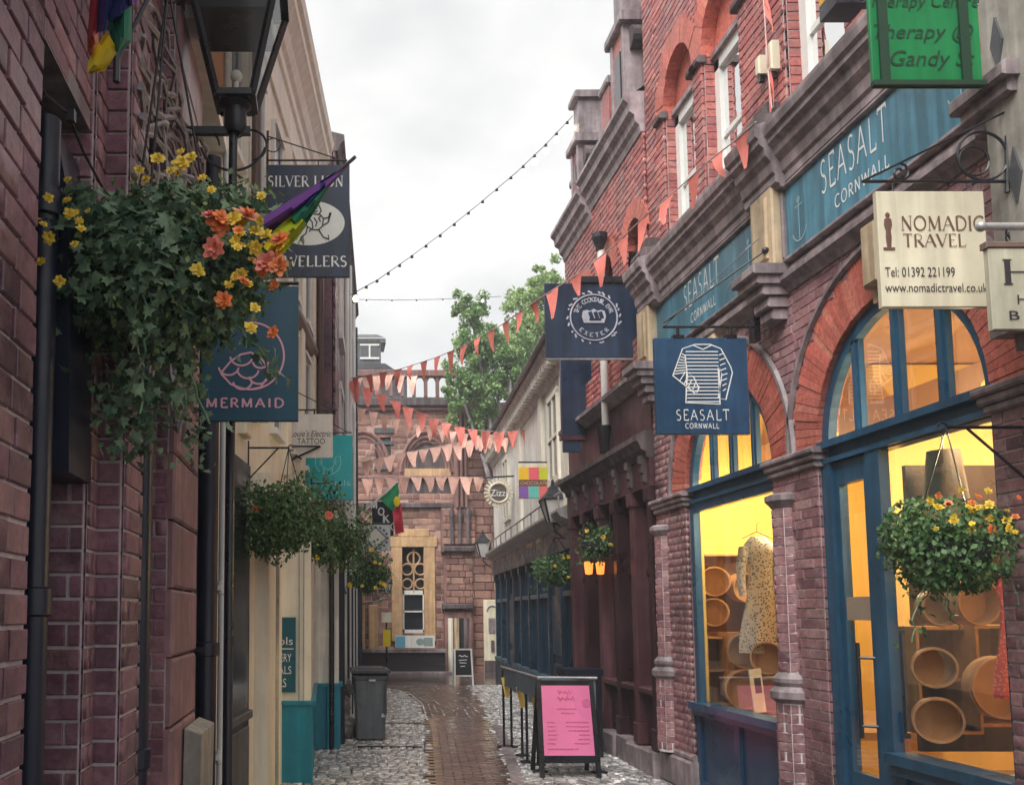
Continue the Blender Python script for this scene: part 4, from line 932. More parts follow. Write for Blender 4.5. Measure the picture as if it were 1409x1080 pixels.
for s0, s1 in zip(posts, posts[1:]):
    q = MB(); W2.box(q, s0+.07, s1-.07, .27, .85, -.13, -.05); W2.box(q, s0+.13, s1-.13, .36, .76, -.07, -.03, .012); q.build('panel', m_maroon, r2)
    q = MB(); W2.box(q, s0+.07, s1-.07, .85, .92, -.13, .05, .012); q.build('sill', m_maroon2, r2)
    q = MB(); W2.box(q, s0+.07, s1-.07, .92, 2.98, -.14, -.115); q.build('pane', m_winglass, r2)
    q = MB(); W2.box(q, (s0+s1)/2-.02, (s0+s1)/2+.02, .92, 2.98, -.12, -.07); W2.box(q, s0+.07, s1-.07, 2.2, 2.25, -.119, -.08); q.build('glazing_bar', m_maroon, r2)
q = MB(); W2.box(q, 0, W2.L, 3.14, 3.46, -.14, .06); q.build('fascia', m_maroon2, r2)
run2('fascia_cornice', m_sooty, [(-.1, 3.46), (.08, 3.46), (.09, 3.52), (.14, 3.55), (.17, 3.62), (.20, 3.64), (.20, 3.70), (.1, 3.76), (-.1, 3.76)], W2.a, W2.b, W2.n, r2)
for s in (.12, .6, 1.1, 1.75, 2.4, 3.0):       # carved brackets under the black cornice
    q = MB()
    for k, (dz, o_) in enumerate(((3.44, .14), (3.34, .12), (3.24, .10))): W2.box(q, s-.04, s+.04, dz-.05, dz+.05, -.05, o_, .012)
    q.build('bracket', m_sooty, r2)
q = MB(); W2.box(q, 0, W2.L, 3.76, 4.30, -.14, .02); q.build('band', m_maroon2, r2)
for s in ():
    q = MB(); q.bar(W2.p(s, 3.78, .05), W2.p(s+.32, 4.26, .05), .04, .05); q.bar(W2.p(s+.64, 3.78, .05), W2.p(s+.32, 4.26, .05), .04, .05); q.build('gable_moulding', m_sooty, r2)
run2('string_course', m_stone, [(-.1, 4.30), (.05, 4.30), (.08, 4.34), (.17, 4.40), (.17, 4.45), (-.1, 4.50)], W2.a, W2.b, W2.n, r2)
r2w = [(.15, .70, 4.9, 6.35), (1.25, 1.8, 4.9, 6.35), (2.3, 2.85, 4.9, 6.35)]
def h2(u, z):
    for a, c, z0, z1 in r2w:
        r_ = (c-a)/2
        if a < u < c and z0 < z < z1-r_: return True
        if (u-(a+c)/2)**2+(z-(z1-r_))**2 < r_*r_ and z >= z1-r_: return True
    return False
bk = Pieces('brick', m_brick_up); bb = MB(); brick_face(bk, bb, W2.p(0, 0, 0), W2.u, W2.L, 4.48, 7.35, W2.n, hole=h2); bb.build('mortar', m_mortar, r2); bk.flush(r2, 150)
for a, c, z0, z1 in r2w:
    q = MB(); W2.box(q, a-.02, c+.02, z0, z1, -.22, -.15); q.build('window', m_winglass, r2)
    q = MB(); W2.box(q, a, a+.06, z0, z1-.2, -.16, -.1); W2.box(q, c-.06, c, z0, z1-.2, -.16, -.1); W2.box(q, a, c, z0+.7, z0+.75, -.155, -.1); q.build('sash', m_sooty, r2)
    r_ = (c-a)/2; n = 11; cc = (a+c)/2
    for i in range(n):
        a0, a1 = math.pi*i/n+.01, math.pi*(i+1)/n-.01
        P = [W2.p(cc+rr*math.cos(aa), z1-r_+rr*math.sin(aa), .02) for rr, aa in ((r_, a0), (r_+.22, a0), (r_+.22, a1), (r_, a1))]; q = MB(); q.prism(P, -W2.n*.12); q.build('voussoir', m_vouss, r2)
eav = [(o_, z-.42) for o_, z in [(-.1, 7.62), (.03, 7.62), (.05, 7.70), (.09, 7.74), (.10, 7.82), (.16, 7.86), (.17, 7.95), (.22, 8.0), (.22, 8.05), (.1, 8.1), (-.1, 8.1)]]
run2('eaves_cornice', m_stone, eav, W2.a, W2.p(W2.L*.58, 0), W2.n, r2)
run2('eaves_cornice', m_stone, [(x, z-.12) for x, z in eav], W2.p(W2.L*.58, 0), W2.b, W2.n, r2)
q = MB(); W2.box(q, 0, W2.L, 7.3, 7.6, -3.5, -.1); q.build('wall_head', m_brick_up, r2)
q = MB(); q.add([W2.p(0, 7.66, .1), W2.p(W2.L, 7.56, .1), W2.p(W2.L, 10.0, -3), W2.p(0, 10.0, -3)], [(0, 1, 2, 3)]); q.build('roof', m_slate, r2)
def dormer(s0, s1, zt, ztop, o):       # stone gable with a scrolled shoulder
    q = MB(); W2.box(q, s0, s1, 7.4, zt, -.5, o); q.build('dormer_wall', m_brick_up, r2)
    for e_ in (s0, s1-.07): q = MB(); W2.box(q, e_-.004, e_+.074, 7.4, zt, -.5, o+.03, .01); q.build('dormer_quoin', m_stone, r2)
    q = MB(); W2.box(q, s0+.16, s1-.16, 7.9, zt-.25, -.1, o+.02); q.build('dormer_window', m_winglass, r2)
    q = MB(); W2.box(q, s0-.08, s1+.08, zt, zt+.12, -.5, o+.08, .02); W2.box(q, s0+.05, s1-.05, zt+.12, ztop, -.5, o-.02); W2.box(q, s0, s1, ztop, ztop+.10, -.5, o+.05, .02); q.build('dormer_gable', m_stone, r2)
    for sc_ in (s0-.02, s1+.02): q = MB(); q.lathe([(0, -.1), (.14, -.1), (.14, .1), (0, .1)], W2.p(sc_, zt-.2, o-.15), 14, axis=W2.n, ref=EZ); q.build('scroll', m_sooty, r2)
dormer(.45, .95, 8.8, 9.9, .03); dormer(2.5, 2.88, 8.4, 9.1, .04)
for s_, z_ in ((1.7, 8.7), (3.3, 8.2)):
    q = MB(); W2.box(q, s_-.16, s_+.16, 7.4, z_, -.5, -.1); q.build('chimney', m_brick_up, r2); q = MB(); W2.box(q, s_-.2, s_+.2, z_, z_+.1, -.54, -.06, .02); q.build('chimney_cap', m_stone, r2)
    for k in (-.08, .08): q = MB(); q.lathe([(.06, 0), (.055, .2), (.07, .22), (.05, .22)], W2.p(s_+k, z_+.1, -.3), 8); q.build('chimney_pot', m_vouss, r2)
dp = MB(); s_ = W2.at_px(822); dp.tube([W2.p(s_+.15, 6.7, .10), W2.p(s_, 6.4, .10), W2.p(s_-.28, 4.0, .10)], .045, 10); dp.tube([W2.p(s_-.28, 4.0, .10), W2.p(s_-.28, 3.75, .10)], .045, 10)
dp = MB(); s0 = 1.35; dp.tube([W2.p(s0, 6.4, .12), W2.p(s0, 3.95, .12)], .045, 10); dp.build('downpipe', m_white, r2, smooth=True)
q = MB(); q.lathe([(.05, 0), (.06, .06), (.10, .16), (.10, .22), (.08, .22), (.0, .2)], W2.p(s0, 6.35, .13), 10); q.build('rain_hopper', m_black, r2)
q = MB(); q.lathe([(.06, 0), (.07, .15), (.09, .3), (.09, .34), (.0, .34)], W2.p(s0, 3.74, .14), 10); q.build('pipe_shoe', m_black, r2)
q = MB(); W2.box(q, W2.L-.02, W2.L, 0, 7.4, -6, 0); q.build('side_wall', m_brick_up, r2)

# ================================================================== right: blue pub under white stucco
W3 = Wall((3.70, 13.55), (4.43, 24.0), (-1, 0))
r3 = thing('blue_pub', 'white stucco house with a dark blue pub front on the right, past the brick shops', 'building', (4.2, 20, 0))
b = MB(); W3.box(b, 0, W3.L, 3.1, 5.85, -.3, 0); b.build('stucco_wall', m_white_stucco, r3)
b = MB(); W3.box(b, .02, W3.L-.02, .0, 3.2, -.3, -.12); W3.box(b, 0, W3.L, .0, .55, -.2, .02); b.build('pub_front', m_pub, r3)
n = 9
for i in range(n+1):
    s = .12+i*(W3.L-.24)/n; q = MB(); W3.box(q, s-.07, s+.07, 0, 2.72, -.2, .0, .015); W3.box(q, s-.09, s+.09, 2.56, 2.72, -.2, .04, .015); W3.box(q, s-.09, s+.09, 0, .4, -.2, .03, .015); q.build('pilaster', m_pub, r3)
    if i < n:
        s2 = .12+(i+1)*(W3.L-.24)/n
        if i in (1, 6):
            q = MB(); W3.box(q, s+.1, s2-.1, .05, 2.2, -.12, -.06); W3.box(q, s+.18, s2-.18, .2, .9, -.08, -.03, .01); W3.box(q, s+.18, s2-.18, 1.05, 2.05, -.08, -.03, .01); q.build('door', m_pub, r3)
        else:
            q = MB(); W3.box(q, s+.1, s2-.1, .62, 2.66, -.13, -.10); q.build('pane', m_winglass, r3)
            for k in range(1, 7):
                ss = s+.1+(s2-s-.2)*k/7; q = MB(); W3.box(q, ss-.017, ss+.017, .62, 2.66, -.11, -.07); q.build('glazing_bar', m_pub, r3)
            q = MB(); W3.box(q, s+.1, s2-.1, 2.02, 2.10, -.11, -.02); q.build('rail', mat('pub_trim', (.07, .12, .16), .4, .2, 9, .05), r3); q = MB(); W3.box(q, s+.1, s2-.1, .56, .64, -.12, .06); q.build('rail', mat('pub_trim', (.07, .12, .16), .4, .2, 9, .05), r3)
q = MB(); W3.box(q, 0, W3.L, 2.72, 3.10, -.2, .06); q.build('fascia', m_pub, r3)
c = W3.p(W3.L*.50, 2.91, .064); v, f_ = drawn_text('THE COACHMAKERS', .14, .12, 0, .22); fit(v, f_, c, -W3.u, EZ, 6.4, .26, 'lettering', mat('pub_letter', (.30, .33, .36), .5, .1, 9, 0), r3)
run2('pub_cornice', mat('pale_lead', (.42, .40, .39), .5, .3, 8, .15, streak=.3), [(-.1, 3.10), (.08, 3.10), (.10, 3.16), (.20, 3.20), (.25, 3.27), (.25, 3.31), (.05, 3.38), (-.1, 3.38)], W3.a, W3.b, W3.n, r3)
q = MB(); q.tube([W3.p(0, 3.55, .2), W3.p(W3.L, 3.55, .2)], .018, 6)
for k in range(12): q.tube([W3.p(k*W3.L/11.5+.1, 3.3, .2), W3.p(k*W3.L/11.5+.1, 3.55, .2)], .014, 6)
q.build('guard_rail', m_galv, r3)
m_eave = mat('pale_eaves', (.66, .60, .53), .6, .3, 7, .2, streak=.3)
run2('eaves_cornice', m_eave, [(-.1, 5.58), (.03, 5.58), (.05, 5.64), (.08, 5.68), (.08, 5.80), (.22, 5.84), (.24, 5.92), (.29, 5.96), (.29, 6.02), (-.1, 6.06)], W3.a, W3.b, W3.n, r3)
for k in range(44):
    s = .12+k*(W3.L-.2)/44; q = MB(); W3.box(q, s, s+.12, 5.69, 5.82, .06, .24); q.build('dentil', m_eave, r3)
q = MB(); q.add([W3.p(0, 6.03, .32), W3.p(W3.L+.1, 6.03, .32), W3.p(W3.L+.1, 7.6, -3), W3.p(0, 7.6, -3)], [(0, 1, 2, 3)]); q.tube([W3.p(0, 6.03, .34), W3.p(W3.L+.1, 6.03, .34)], .045, 8); q.build('roof', m_slate, r3)
for s in (.95, 7.2):
    q = MB(); W3.box(q, s, s+.8, 4.0, 5.3, -.02, .03); wo = q.build('window', m_winglass, r3)
    q = MB()
    for (a, c_, z0, z1) in ((s-.08, s, 3.95, 5.35), (s+.8, s+.88, 3.95, 5.35), (s-.08, s+.88, 5.3, 5.4), (s-.12, s+.92, 3.88, 3.98), (s, s+.8, 4.62, 4.67), (s+.38, s+.42, 4.0, 5.3)): W3.box(q, a, c_, z0, z1, .0, .06)
    q.build('frame', m_cream, wo)
for sa, sb in ((.05, .6), (2.4, 2.75), (5.1, 5.4)):
    q = MB(); W3.box(q, sa, sb, 3.38, 5.6, 0, .06, .01); q.build('pilaster', m_cream, r3)
q = MB(); W3.box(q, W3.L-.02, W3.L, 0, 6, -6, 0); q.build('side_wall', m_white_stucco, r3); q = MB(); W3.box(q, 0, .02, 0, 6, -6, -.0); q.build('side_wall', m_white_stucco, r3)

# ================================================================== far end: red sandstone museum front
YF = 27.5
far = thing('sandstone_building', 'red sandstone gothic building with arcaded parapet closing the end of the street', 'building', (2.5, YF, 0))
def F(px, py, o=0.0): return PY(px, py, YF-o)
zz = lambda py: F(560, py).z
xx = lambda px: F(px, 700).x
fh = []
def far_hole(u, z):
    x = -3+u
    if xx(552) < x < xx(586) and zz(872) < z < zz(752): return True
    if xx(517) < x < xx(538) and zz(642) < z < zz(600): return True
    c = xx(588); r_ = .72
    if abs(x-c) < r_ and zz(683) < z < zz(650): return True
    if z >= zz(650) and (x-c)**2+(z-zz(650))**2*.42 < r_*r_*.9: return True
    return False
bk = Pieces('stone', m_sand, (.04, .06)); bb = MB(); brick_face(bk, bb, (-3, YF, 0), EX, 11, 0, zz(560), -EY, hole=far_hole, bw=.42, bh=.19, j=.015, d=.05, jit=.012); bb.build('mortar', mat('sandy_mortar', (.40, .27, .23), .9, .3, 10, .2), far); bk.flush(far, 300, 5)
def fbox(name, mt, x0, x1, y0, y1, o0, o1, ch=0.0):
    a = F(x0, y1, (o0+o1)/2); c_ = F(x1, y0, (o0+o1)/2); q = MB(); q.obox(((a.x+c_.x)/2, YF-(o0+o1)/2, (a.z+c_.z)/2), EX, EZ, -EY, c_.x-a.x, c_.z-a.z, o1-o0, ch); return q.build(name, mt, far)
fbox('infill', m_sooty, 550, 626, 575, 690, -.18, -.06); fbox('window', m_winglass, 515, 540, 595, 645, -.2, -.1); fbox('window_back', m_dark, 545, 592, 745, 880, -.3, -.2)  # infill coloured darker so the blind arch reads as a deep recess
fbox('window_lintel', m_lead, 515, 541, 589, 596, -.02, .08); fbox('window_lintel', m_lead, 515, 541, 608, 612, -.1, .06); fbox('window_sill', m_lead, 515, 541, 641, 646, 0, .1)
fbox('cornice', m_sooty, 380, 640, 548, 560, -.1, .25, .03); fbox('cornice', m_sandplain, 380, 640, 560, 566, -.1, .15, .03); fbox('string_course', m_sooty, 380, 680, 692, 699, -.1, .14, .02); fbox('string_course', m_sandplain, 380, 620, 655, 659, -.1, .1, .02)
fbox('honey_band', m_yellowstone, 556, 620, 645, 655, -.1, .05)
for px in (588, 500):
    q = MB()
    for r_, o_ in ((.80, .05), (.70, .0), (.62, -.05)):
        q.tube([(xx(px)+r_*math.cos(R(a)), YF-o_, zz(650)+r_*1.55*math.sin(R(a))) for a in range(0, 181, 9)], .06, 6)
    q.build('blind_arch', m_sandplain, far, smooth=True)
# arcaded parapet
z0, z1 = zz(546), zz(514); step = .36; x = -2.0
fbox('parapet_rail', m_sandplain, 350, 640, 510, 519, -.1, .14, .02)
while x < xx(640):
    q = MB(); q.box((x-.05, YF-.08, z0), (x+.05, YF+.08, z1)); q.build('parapet_post', m_sandplain, far)
    q = MB(); q.tube([(x, YF, z1-.32), (x+.06, YF, z1-.17), (x+step/2, YF, z1-.04), (x+step-.06, YF, z1-.17), (x+step, YF, z1-.32)], .04, 6); q.build('parapet_arch', m_sandplain, far); x += step
# tracery window with honey stone surround
for (a, c_, y0, y1) in ((539, 553, 753, 882), (584, 598, 753, 882), (536, 601, 739, 752.5), (548, 590, 728, 738.5)): fbox('window_surround', m_yellowstone, a, c_, y0, y1, -.1, .07, .01)
cx_ = xx(569)
q = MB()
for (px, py, r_) in ((560, 783, .17), (578, 783, .17), (569, 768, .19), (560, 803, .15), (578, 803, .15)):
    q.tube(arc((xx(px), YF+.10, zz(py)), EX, EZ, r_, 0, 2*math.pi, 18), .03, 6)
q.tube([(xx(569), YF+.10, zz(815)), (xx(569), YF+.10, zz(755))], .03, 6); q.build('tracery', m_yellowstone, far, smooth=True)
for (a, c_, y0, y1) in ((554, 585, 812, 818), (554, 585, 840, 842), (554, 585, 866, 873), (553, 556, 812, 872), (582, 585, 812, 872)): fbox('sash_bar', m_white, a, c_, y0, y1, -.16, -.08)
fbox('pane', m_winglass, 554, 585, 815, 870, -.19, -.165)
for (a, c_, y0, y1) in ((507, 520, 832, 898), (497, 502, 800, 900)): fbox('honey_pilaster', m_yellowstone, a, c_, y0, y1, -.1, .12, .02)
# buttress and clustered shafts
for (a, c_, y0, y1, o, mt_) in ((607, 651, 700, 760, .34, m_sandplain), (611, 647, 760, 830, .30, m_sandplain), (608, 652, 752, 760, .5, m_sooty), (609, 650, 830, 838, .48, m_sooty), (612, 648, 840, 926, .34, m_sandplain), (640, 684, 570, 926, .25, m_sandplain), (625, 631, 572, 702, .35, m_sandplain)):
    fbox('buttress_stage', mt_, a, c_, y0, y1, -.1, o, .03)
for px in (627, 633, 639): q = MB(); q.tube([(xx(px), YF-.42, zz(700)), (xx(px), YF-.42, zz(560))], .05, 8); q.build('shaft', m_sandplain, far, smooth=True)
for px, mt_ in ((615, m_cream), (623, m_stone_pale), (636, m_sooty), (642, m_sandplain)): q = MB(); q.tube([(xx(px), YF-.5, 0), (xx(px), YF-.5, zz(850))], .08, 8); q.build('shaft', mt_, far, smooth=True)
bk = Pieces('stone', m_sand, (.04, .06)); brick_face(bk, None, (xx(641), YF-.28, zz(926)), EX, xx(684)-xx(641), 0, 7.4, -EY, bw=.5, bh=.25, j=.025, d=.05, jit=.01); brick_face(bk, None, (xx(611), YF-.33, zz(830)), EX, xx(647)-xx(611), 0, zz(760)-zz(830), -EY, bw=.38, bh=.2, j=.02, d=.05, jit=.015)
brick_face(bk, None, (xx(607), YF-.37, zz(750)), EX, xx(651)-xx(607), 0, zz(702)-zz(750), -EY, bw=.34, bh=.2, j=.02, d=.05, jit=.015); bk.flush(far, 120, 5)
for px in (619, 630, 641):
    q = MB(); q.tube([(xx(px), YF-.42, zz(750)), (xx(px), YF-.42, zz(716))], .06, 8); q.lathe([(.06, 0), (.09, .12), (.03, .35), (0, .42)], (xx(px), YF-.42, zz(716)), 8); q.build('pinnacle', m_sooty, far, smooth=True)
q = MB(); q.box((xx(628), YF-.5, 0), (xx(633), YF-.35, zz(850))); q.build('gap_strip', m_dark, far)  # near-black strip set between the shafts to pass for a dark gap
q = MB(); q.box((-3, YF+.45, 0), (8, YF+5, zz(549))); q.build('rear_mass', m_sandplain, far)
# cream door panel on the right
dpn = thing('cream_door', 'narrow cream panelled door beside the far corner of the blue pub', 'door', (xx(671), YF-.4, 0))
q = MB(); q.obox(((xx(660)+xx(682))/2, YF-.40, (zz(925)+zz(825))/2), EX, EZ, -EY, xx(682)-xx(660), zz(825)-zz(925), .1, .01); q.build('leaf', m_creamsign, dpn)
q = MB(); q.tube(arc((xx(671), YF-.46, zz(840)), EX, EZ, .15, 0, math.pi, 12), .02, 6); q.box((xx(666), YF-.47, zz(870)), (xx(675), YF-.45, zz(850))); q.build('panel_moulding', m_stone, dpn); q = MB(); q.box((xx(669), YF-.49, zz(895)), (xx(673), YF-.46, zz(880))); q.box((xx(660), YF-.47, 0), (xx(682), YF-.45, .35)); q.build('kick_plate', m_sooty, dpn)
# dark plinth wall in front
pw = thing('low_wall', 'low black wall along the foot of the sandstone building', 'wall', (xx(550), 26.6, 0))
q = MB(); a = PY(470, 926, 26.6); c_ = PY(612, 897, 26.6); q.box((a.x, 26.45, 0), (c_.x, 26.8, c_.z)); q.build('wall', mat('black_wall', (.025, .022, .028), .5, .3, 5, .2), pw); q = MB(); q.box((a.x, 26.38, c_.z), (c_.x+.05, 26.87, c_.z+.09)); q.build('coping', m_stone, pw); q = MB(); q.box((a.x, 26.2, 0), (c_.x+.4, 26.448, .07)); q.build('step', m_stone, pw)
nb_ = thing('notice_board', 'white and blue notice board under the tracery window', 'notice board', PY(571, 890, 26.35)); a = PY(544, 891, 26.35); c_ = PY(598, 874, 26.35)
q = MB(); q.box((a.x, 26.33, a.z), (c_.x, 26.36, c_.z)); q.build('board', m_white, nb_); q = MB(); q.box((a.x+.01, 26.32, a.z+.02), (a.x+.28, 26.33, c_.z-.02)); q.build('poster', mat('sky_poster', (.12, .35, .5), .5, .2, 9, 0), nb_)
q = MB(); q.sphere(((a.x+c_.x)/2+.15, 26.325, (a.z+c_.z)/2), .1, 8, (1.2, .05, 1)); q.box((c_.x-.32, 26.322, a.z+.06), (c_.x-.06, 26.33, c_.z-.06)); q.build('poster', mat('grey_poster', (.25, .33, .32), .5, .2, 12, 0), nb_)
# tower far behind
tw = thing('grey_tower', 'small grey slate turret showing above the parapet at the left', 'building', PY(510, 560, 36)); YT = 36
def tbox(name, mt_, x0, x1, y0, y1, d=1.0, ch=.0):
    a = PY(x0, y1, YT); c_ = PY(x1, y0, YT); q = MB(); q.box((a.x, YT, a.z), (c_.x, YT+d, c_.z)); return q.build(name, mt_, tw)
tbox('body', m_lead, 470, 524, 470, 560, 1.2); tbox('eave', m_grey, 468, 531, 466, 471, 1.4)
q = MB(); a = PY(470, 466, YT); c_ = PY(530, 466, YT); t0 = PY(500, 454, YT); q.add([(a.x, YT-.1, a.z), (c_.x, YT-.1, a.z), (c_.x-.3, YT+.6, t0.z), (a.x, YT+.6, t0.z)], [(0, 1, 2, 3)]); q.build('roof', m_slate, tw)
a = PY(497, 492, YT); c_ = PY(520, 476, YT); q = MB(); q.box((a.x, YT-.03, a.z), (c_.x, YT-.005, c_.z)); wo = q.build('window', m_skyglass, tw); q = MB(); q.box((a.x-.05, YT-.06, a.z-.08), (c_.x+.05, YT-.032, a.z)); q.box((a.x-.05, YT-.06, c_.z), (c_.x+.05, YT-.032, c_.z+.06)); q.box(((a.x+c_.x)/2-.03, YT-.055, a.z), ((a.x+c_.x)/2+.03, YT-.033, c_.z)); q.build('frame', m_white, wo)
q = MB(); a = PY(470, 560, 34); c_ = PY(560, 520, 34); q.add([(a.x, 34, PY(490, 500, 34).z), (PY(530, 500, 34).x, 34, PY(530, 500, 34).z), (c_.x, 34, c_.z), (c_.x, 34, a.z), (a.x, 34, a.z)], [(0, 1, 2, 3, 4)]); q.v = q.v; rr = MB(); rr.prism([Vector(v) for v in q.v], (0, 1.0, 0)); rr.build('lower_roof', m_slate, tw)

# ================================================================== left: plum brick building close to the camera
l1 = thing('plum_brick_building', 'dark plum brick building with stepped piers filling the left edge', 'building', (-.8, 3.2, 0))
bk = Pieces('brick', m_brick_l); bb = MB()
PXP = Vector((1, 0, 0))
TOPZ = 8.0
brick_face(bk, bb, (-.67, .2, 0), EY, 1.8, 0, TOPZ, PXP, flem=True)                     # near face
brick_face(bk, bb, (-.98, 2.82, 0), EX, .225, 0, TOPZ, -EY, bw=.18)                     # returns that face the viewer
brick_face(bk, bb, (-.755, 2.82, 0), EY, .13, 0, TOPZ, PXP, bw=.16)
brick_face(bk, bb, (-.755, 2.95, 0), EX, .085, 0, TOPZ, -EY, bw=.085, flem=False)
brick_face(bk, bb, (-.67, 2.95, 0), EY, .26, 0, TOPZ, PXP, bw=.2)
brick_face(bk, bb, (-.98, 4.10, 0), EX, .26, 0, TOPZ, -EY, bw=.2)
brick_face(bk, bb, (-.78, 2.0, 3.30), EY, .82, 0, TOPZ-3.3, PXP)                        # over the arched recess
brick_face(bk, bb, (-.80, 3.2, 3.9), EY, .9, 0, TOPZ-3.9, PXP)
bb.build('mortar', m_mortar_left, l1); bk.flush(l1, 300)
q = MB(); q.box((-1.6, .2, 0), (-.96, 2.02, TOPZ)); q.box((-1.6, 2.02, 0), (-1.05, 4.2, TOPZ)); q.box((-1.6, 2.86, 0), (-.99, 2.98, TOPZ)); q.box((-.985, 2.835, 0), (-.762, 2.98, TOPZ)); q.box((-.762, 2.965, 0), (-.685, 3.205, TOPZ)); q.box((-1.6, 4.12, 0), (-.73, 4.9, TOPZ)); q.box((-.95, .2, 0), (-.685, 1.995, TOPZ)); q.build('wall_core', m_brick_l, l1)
q = MB(); q.prism([(-.97, 2.02, 0), (-.97, 2.8, 0), (-.97, 2.8, 2.9), (-.97, 2.6, 3.2), (-.97, 2.41, 3.3), (-.97, 2.2, 3.2), (-.97, 2.02, 2.9)], (.02, 0, 0)); q.build('arched_door', m_navy, l1)
q = MB(); q.box((-1.04, 2.0, 3.3), (-.765, 2.82, 3.36)); q.build('arch_lintel', m_stone, l1)
for r_ in range(26):                                                                     # pink stone quoins on the corner
    z = r_*.31; q = MB(); q.obox((-.735, 4.46, z+.155), EY, EZ, PXP, .74 if r_ % 2 else .70, .30, .09, .012); q.build('quoin', mat('pink_stone', (.36, .20, .22), .5, .35, 9, .25, streak=.3), l1)
def pipe(x, y, r_, z0, z1, mt_, name, label, collars=(), parent=None):
    t = thing(name, label, 'drainpipe', (x, y, z0)); q = MB(); q.tube([(x, y, z0), (x, y, z1)], r_, 14); q.build('pipe', mt_, t, smooth=True)
    for z in collars:
        q = MB(); q.lathe([(r_*1.02, -.04), (r_*1.28, -.035), (r_*1.28, .035), (r_*1.02, .04)], (x, y, z), 14); q.obox((x-r_, y, z), EX, EY, EZ, r_*2, r_*3.6, .03); q.build('collar', mt_, t, smooth=True)
pipe(-.80, 2.48, .040, 0, 3.15, m_navy, 'drainpipe', 'thick black drainpipe in the arched recess at the far left', (.9, 1.78, 2.9))
pipe(-.722, 3.52, .040, 0, 3.4, m_navy, 'drainpipe', 'slim black drainpipe between the two plum brick piers', (1.2, 2.6))
pipe(-.675, 5.12, .058, 0, 4.4, m_navy, 'drainpipe', 'blue black drainpipe beside the pale pipe and lamp post', (1.55, 3.3))
pipe(-.632, 5.5, .026, 0, 6.5, m_white, 'drainpipe', 'thin pale pipe beside the blue black drainpipe', (1.9, .9, 3.4))
q = MB(); q.box((-1.6, 4.2, 4.70), (-.655, 5.62, TOPZ)); q.build('peach_wall', m_peach, l1); q = MB(); q.box((-1.6, 4.18, 4.63), (-.63, 5.64, 4.70)); q.build('jetty_beam', m_white, l1)
q = MB(); q.box((-1.6, 4.9, 0), (-.78, 5.64, 4.63)); q.build('return_wall', m_navy, l1)
b = MB(); b.prism([(-.70, 4.40, 0), (-.62, 4.40, 0), (-.60, 4.40, 1.17), (-.68, 4.40, 1.2)], (0, .5, 0)); o = top(b, 'leaning_board', m_grey, 'pale board leaning against the pink stone corner at the lower left', 'board')
q = MB(); q.prism([(-.975, 2.56, 2.15), (-.735, 2.56, 2.15), (-.745, 2.56, 2.75), (-.765, 2.56, 3.0), (-.80, 2.56, 3.18), (-.86, 2.56, 3.27), (-.93, 2.56, 3.28), (-.975, 2.56, 3.2)], (0, .24, 0)); q.build('recess_shade_block', m_navy, l1)  # black block added to stand for the deep shade of the arched recess
# cable sagging along the near wall
cb = MB(); cb.tube([PY(38, 80, 2.0), PY(62, 130, 2.1), PY(95, 158, 2.2), PY(115, 210, 2.4), PY(150, 275, 2.7), PY(175, 330, 2.9)], .004, 5); cb.obox(PY(98, 160, 2.2), EX, EY, EZ, .02, .02, .03)
top(cb, 'cable', m_black, 'black cable sagging down the plum brick wall', 'cable')
# bare climbing stems on the wall beneath the flag
vn = thing('climbing_plant', 'bare gnarled climber stems on the wall left of the street lantern', 'plant', (-.68, 3.6, 2.8))
m_bark = mat('grey_bark', (.30, .27, .29), .6, .5, 25, .5, streak=.3)
for k in range(20):
    q = MB(); z = 3.15+k*.045+random.uniform(-.05, .05); P = []; ph = random.uniform(0, 6)
    for j in range(15):
        y = 3.0+j*.125; P.append((-.665+random.uniform(-.02, .03), y, z+.07*math.sin(ph+j*.7)+random.uniform(-.03, .03)+.012*j))
    q.tube(P, [random.uniform(.006, .016) for _ in P], 5); q.build('stem', m_bark, vn, smooth=True)
for k in range(8):
    q = MB(); y = random.uniform(3.1, 4.3); P = [(-.66+random.uniform(-.02, .03), y+random.uniform(-.05, .05)+.02*j, 2.55+.13*j) for j in range(10)]; q.tube(P, [random.uniform(.005, .012) for _ in P], 5); q.build('stem', m_bark, vn, smooth=True)

# ================================================================== left: cream house
def l2x(Y): return -.49+.1107*(Y-9.4)
WL = Wall((l2x(5.62), 5.62), (l2x(12.1), 12.1), (1, 0))
l2 = thing('cream_house', 'tall cream rendered house with a heavy cornice on the left', 'building', (-.6, 9, 0))
sY = lambda Y: (Y-5.62)/WL.u.y
b = MB(); WL.box(b, 0, WL.L, 0, 7.6, -.4, 0); b.build('front_wall', m_cream, l2)
run2('cornice', m_cream, [(-.2, 7.05), (.03, 7.05), (.03, 7.45), (.06, 7.48), (.06, 7.62), (.10, 7.66), (.14, 7.78), (.22, 7.88), (.24, 7.90), (.24, 8.02), (.28, 8.05), (.30, 8.16), (.1, 8.22), (-.2, 8.22)], WL.p(0, 0), WL.p(sY(12.0), 0), WL.n, l2)
run2('parapet', m_cream, [(-.2, 8.22), (.12, 8.22), (.12, 8.7), (.2, 8.74), (.2, 8.84), (-.2, 8.84)], WL.p(0, 0), WL.p(sY(9.6), 0), WL.n, l2)
run2('string_course', mat('brown_band', (.14, .085, .07), .5, .3, 9, .1), [(-.1, 5.1), (.05, 5.1), (.10, 5.18), (.10, 5.24), (-.1, 5.27)], WL.p(sY(9.6), 0), WL.b, WL.n, l2)
for Yp in (6.3, 7.4, 9.6, 10.7, 11.8):
    q = MB(); WL.box(q, sY(Yp)-.13, sY(Yp)+.13, 3.2, 6.9, -.02, .07, .012); q.build('pilaster', m_cream, l2)
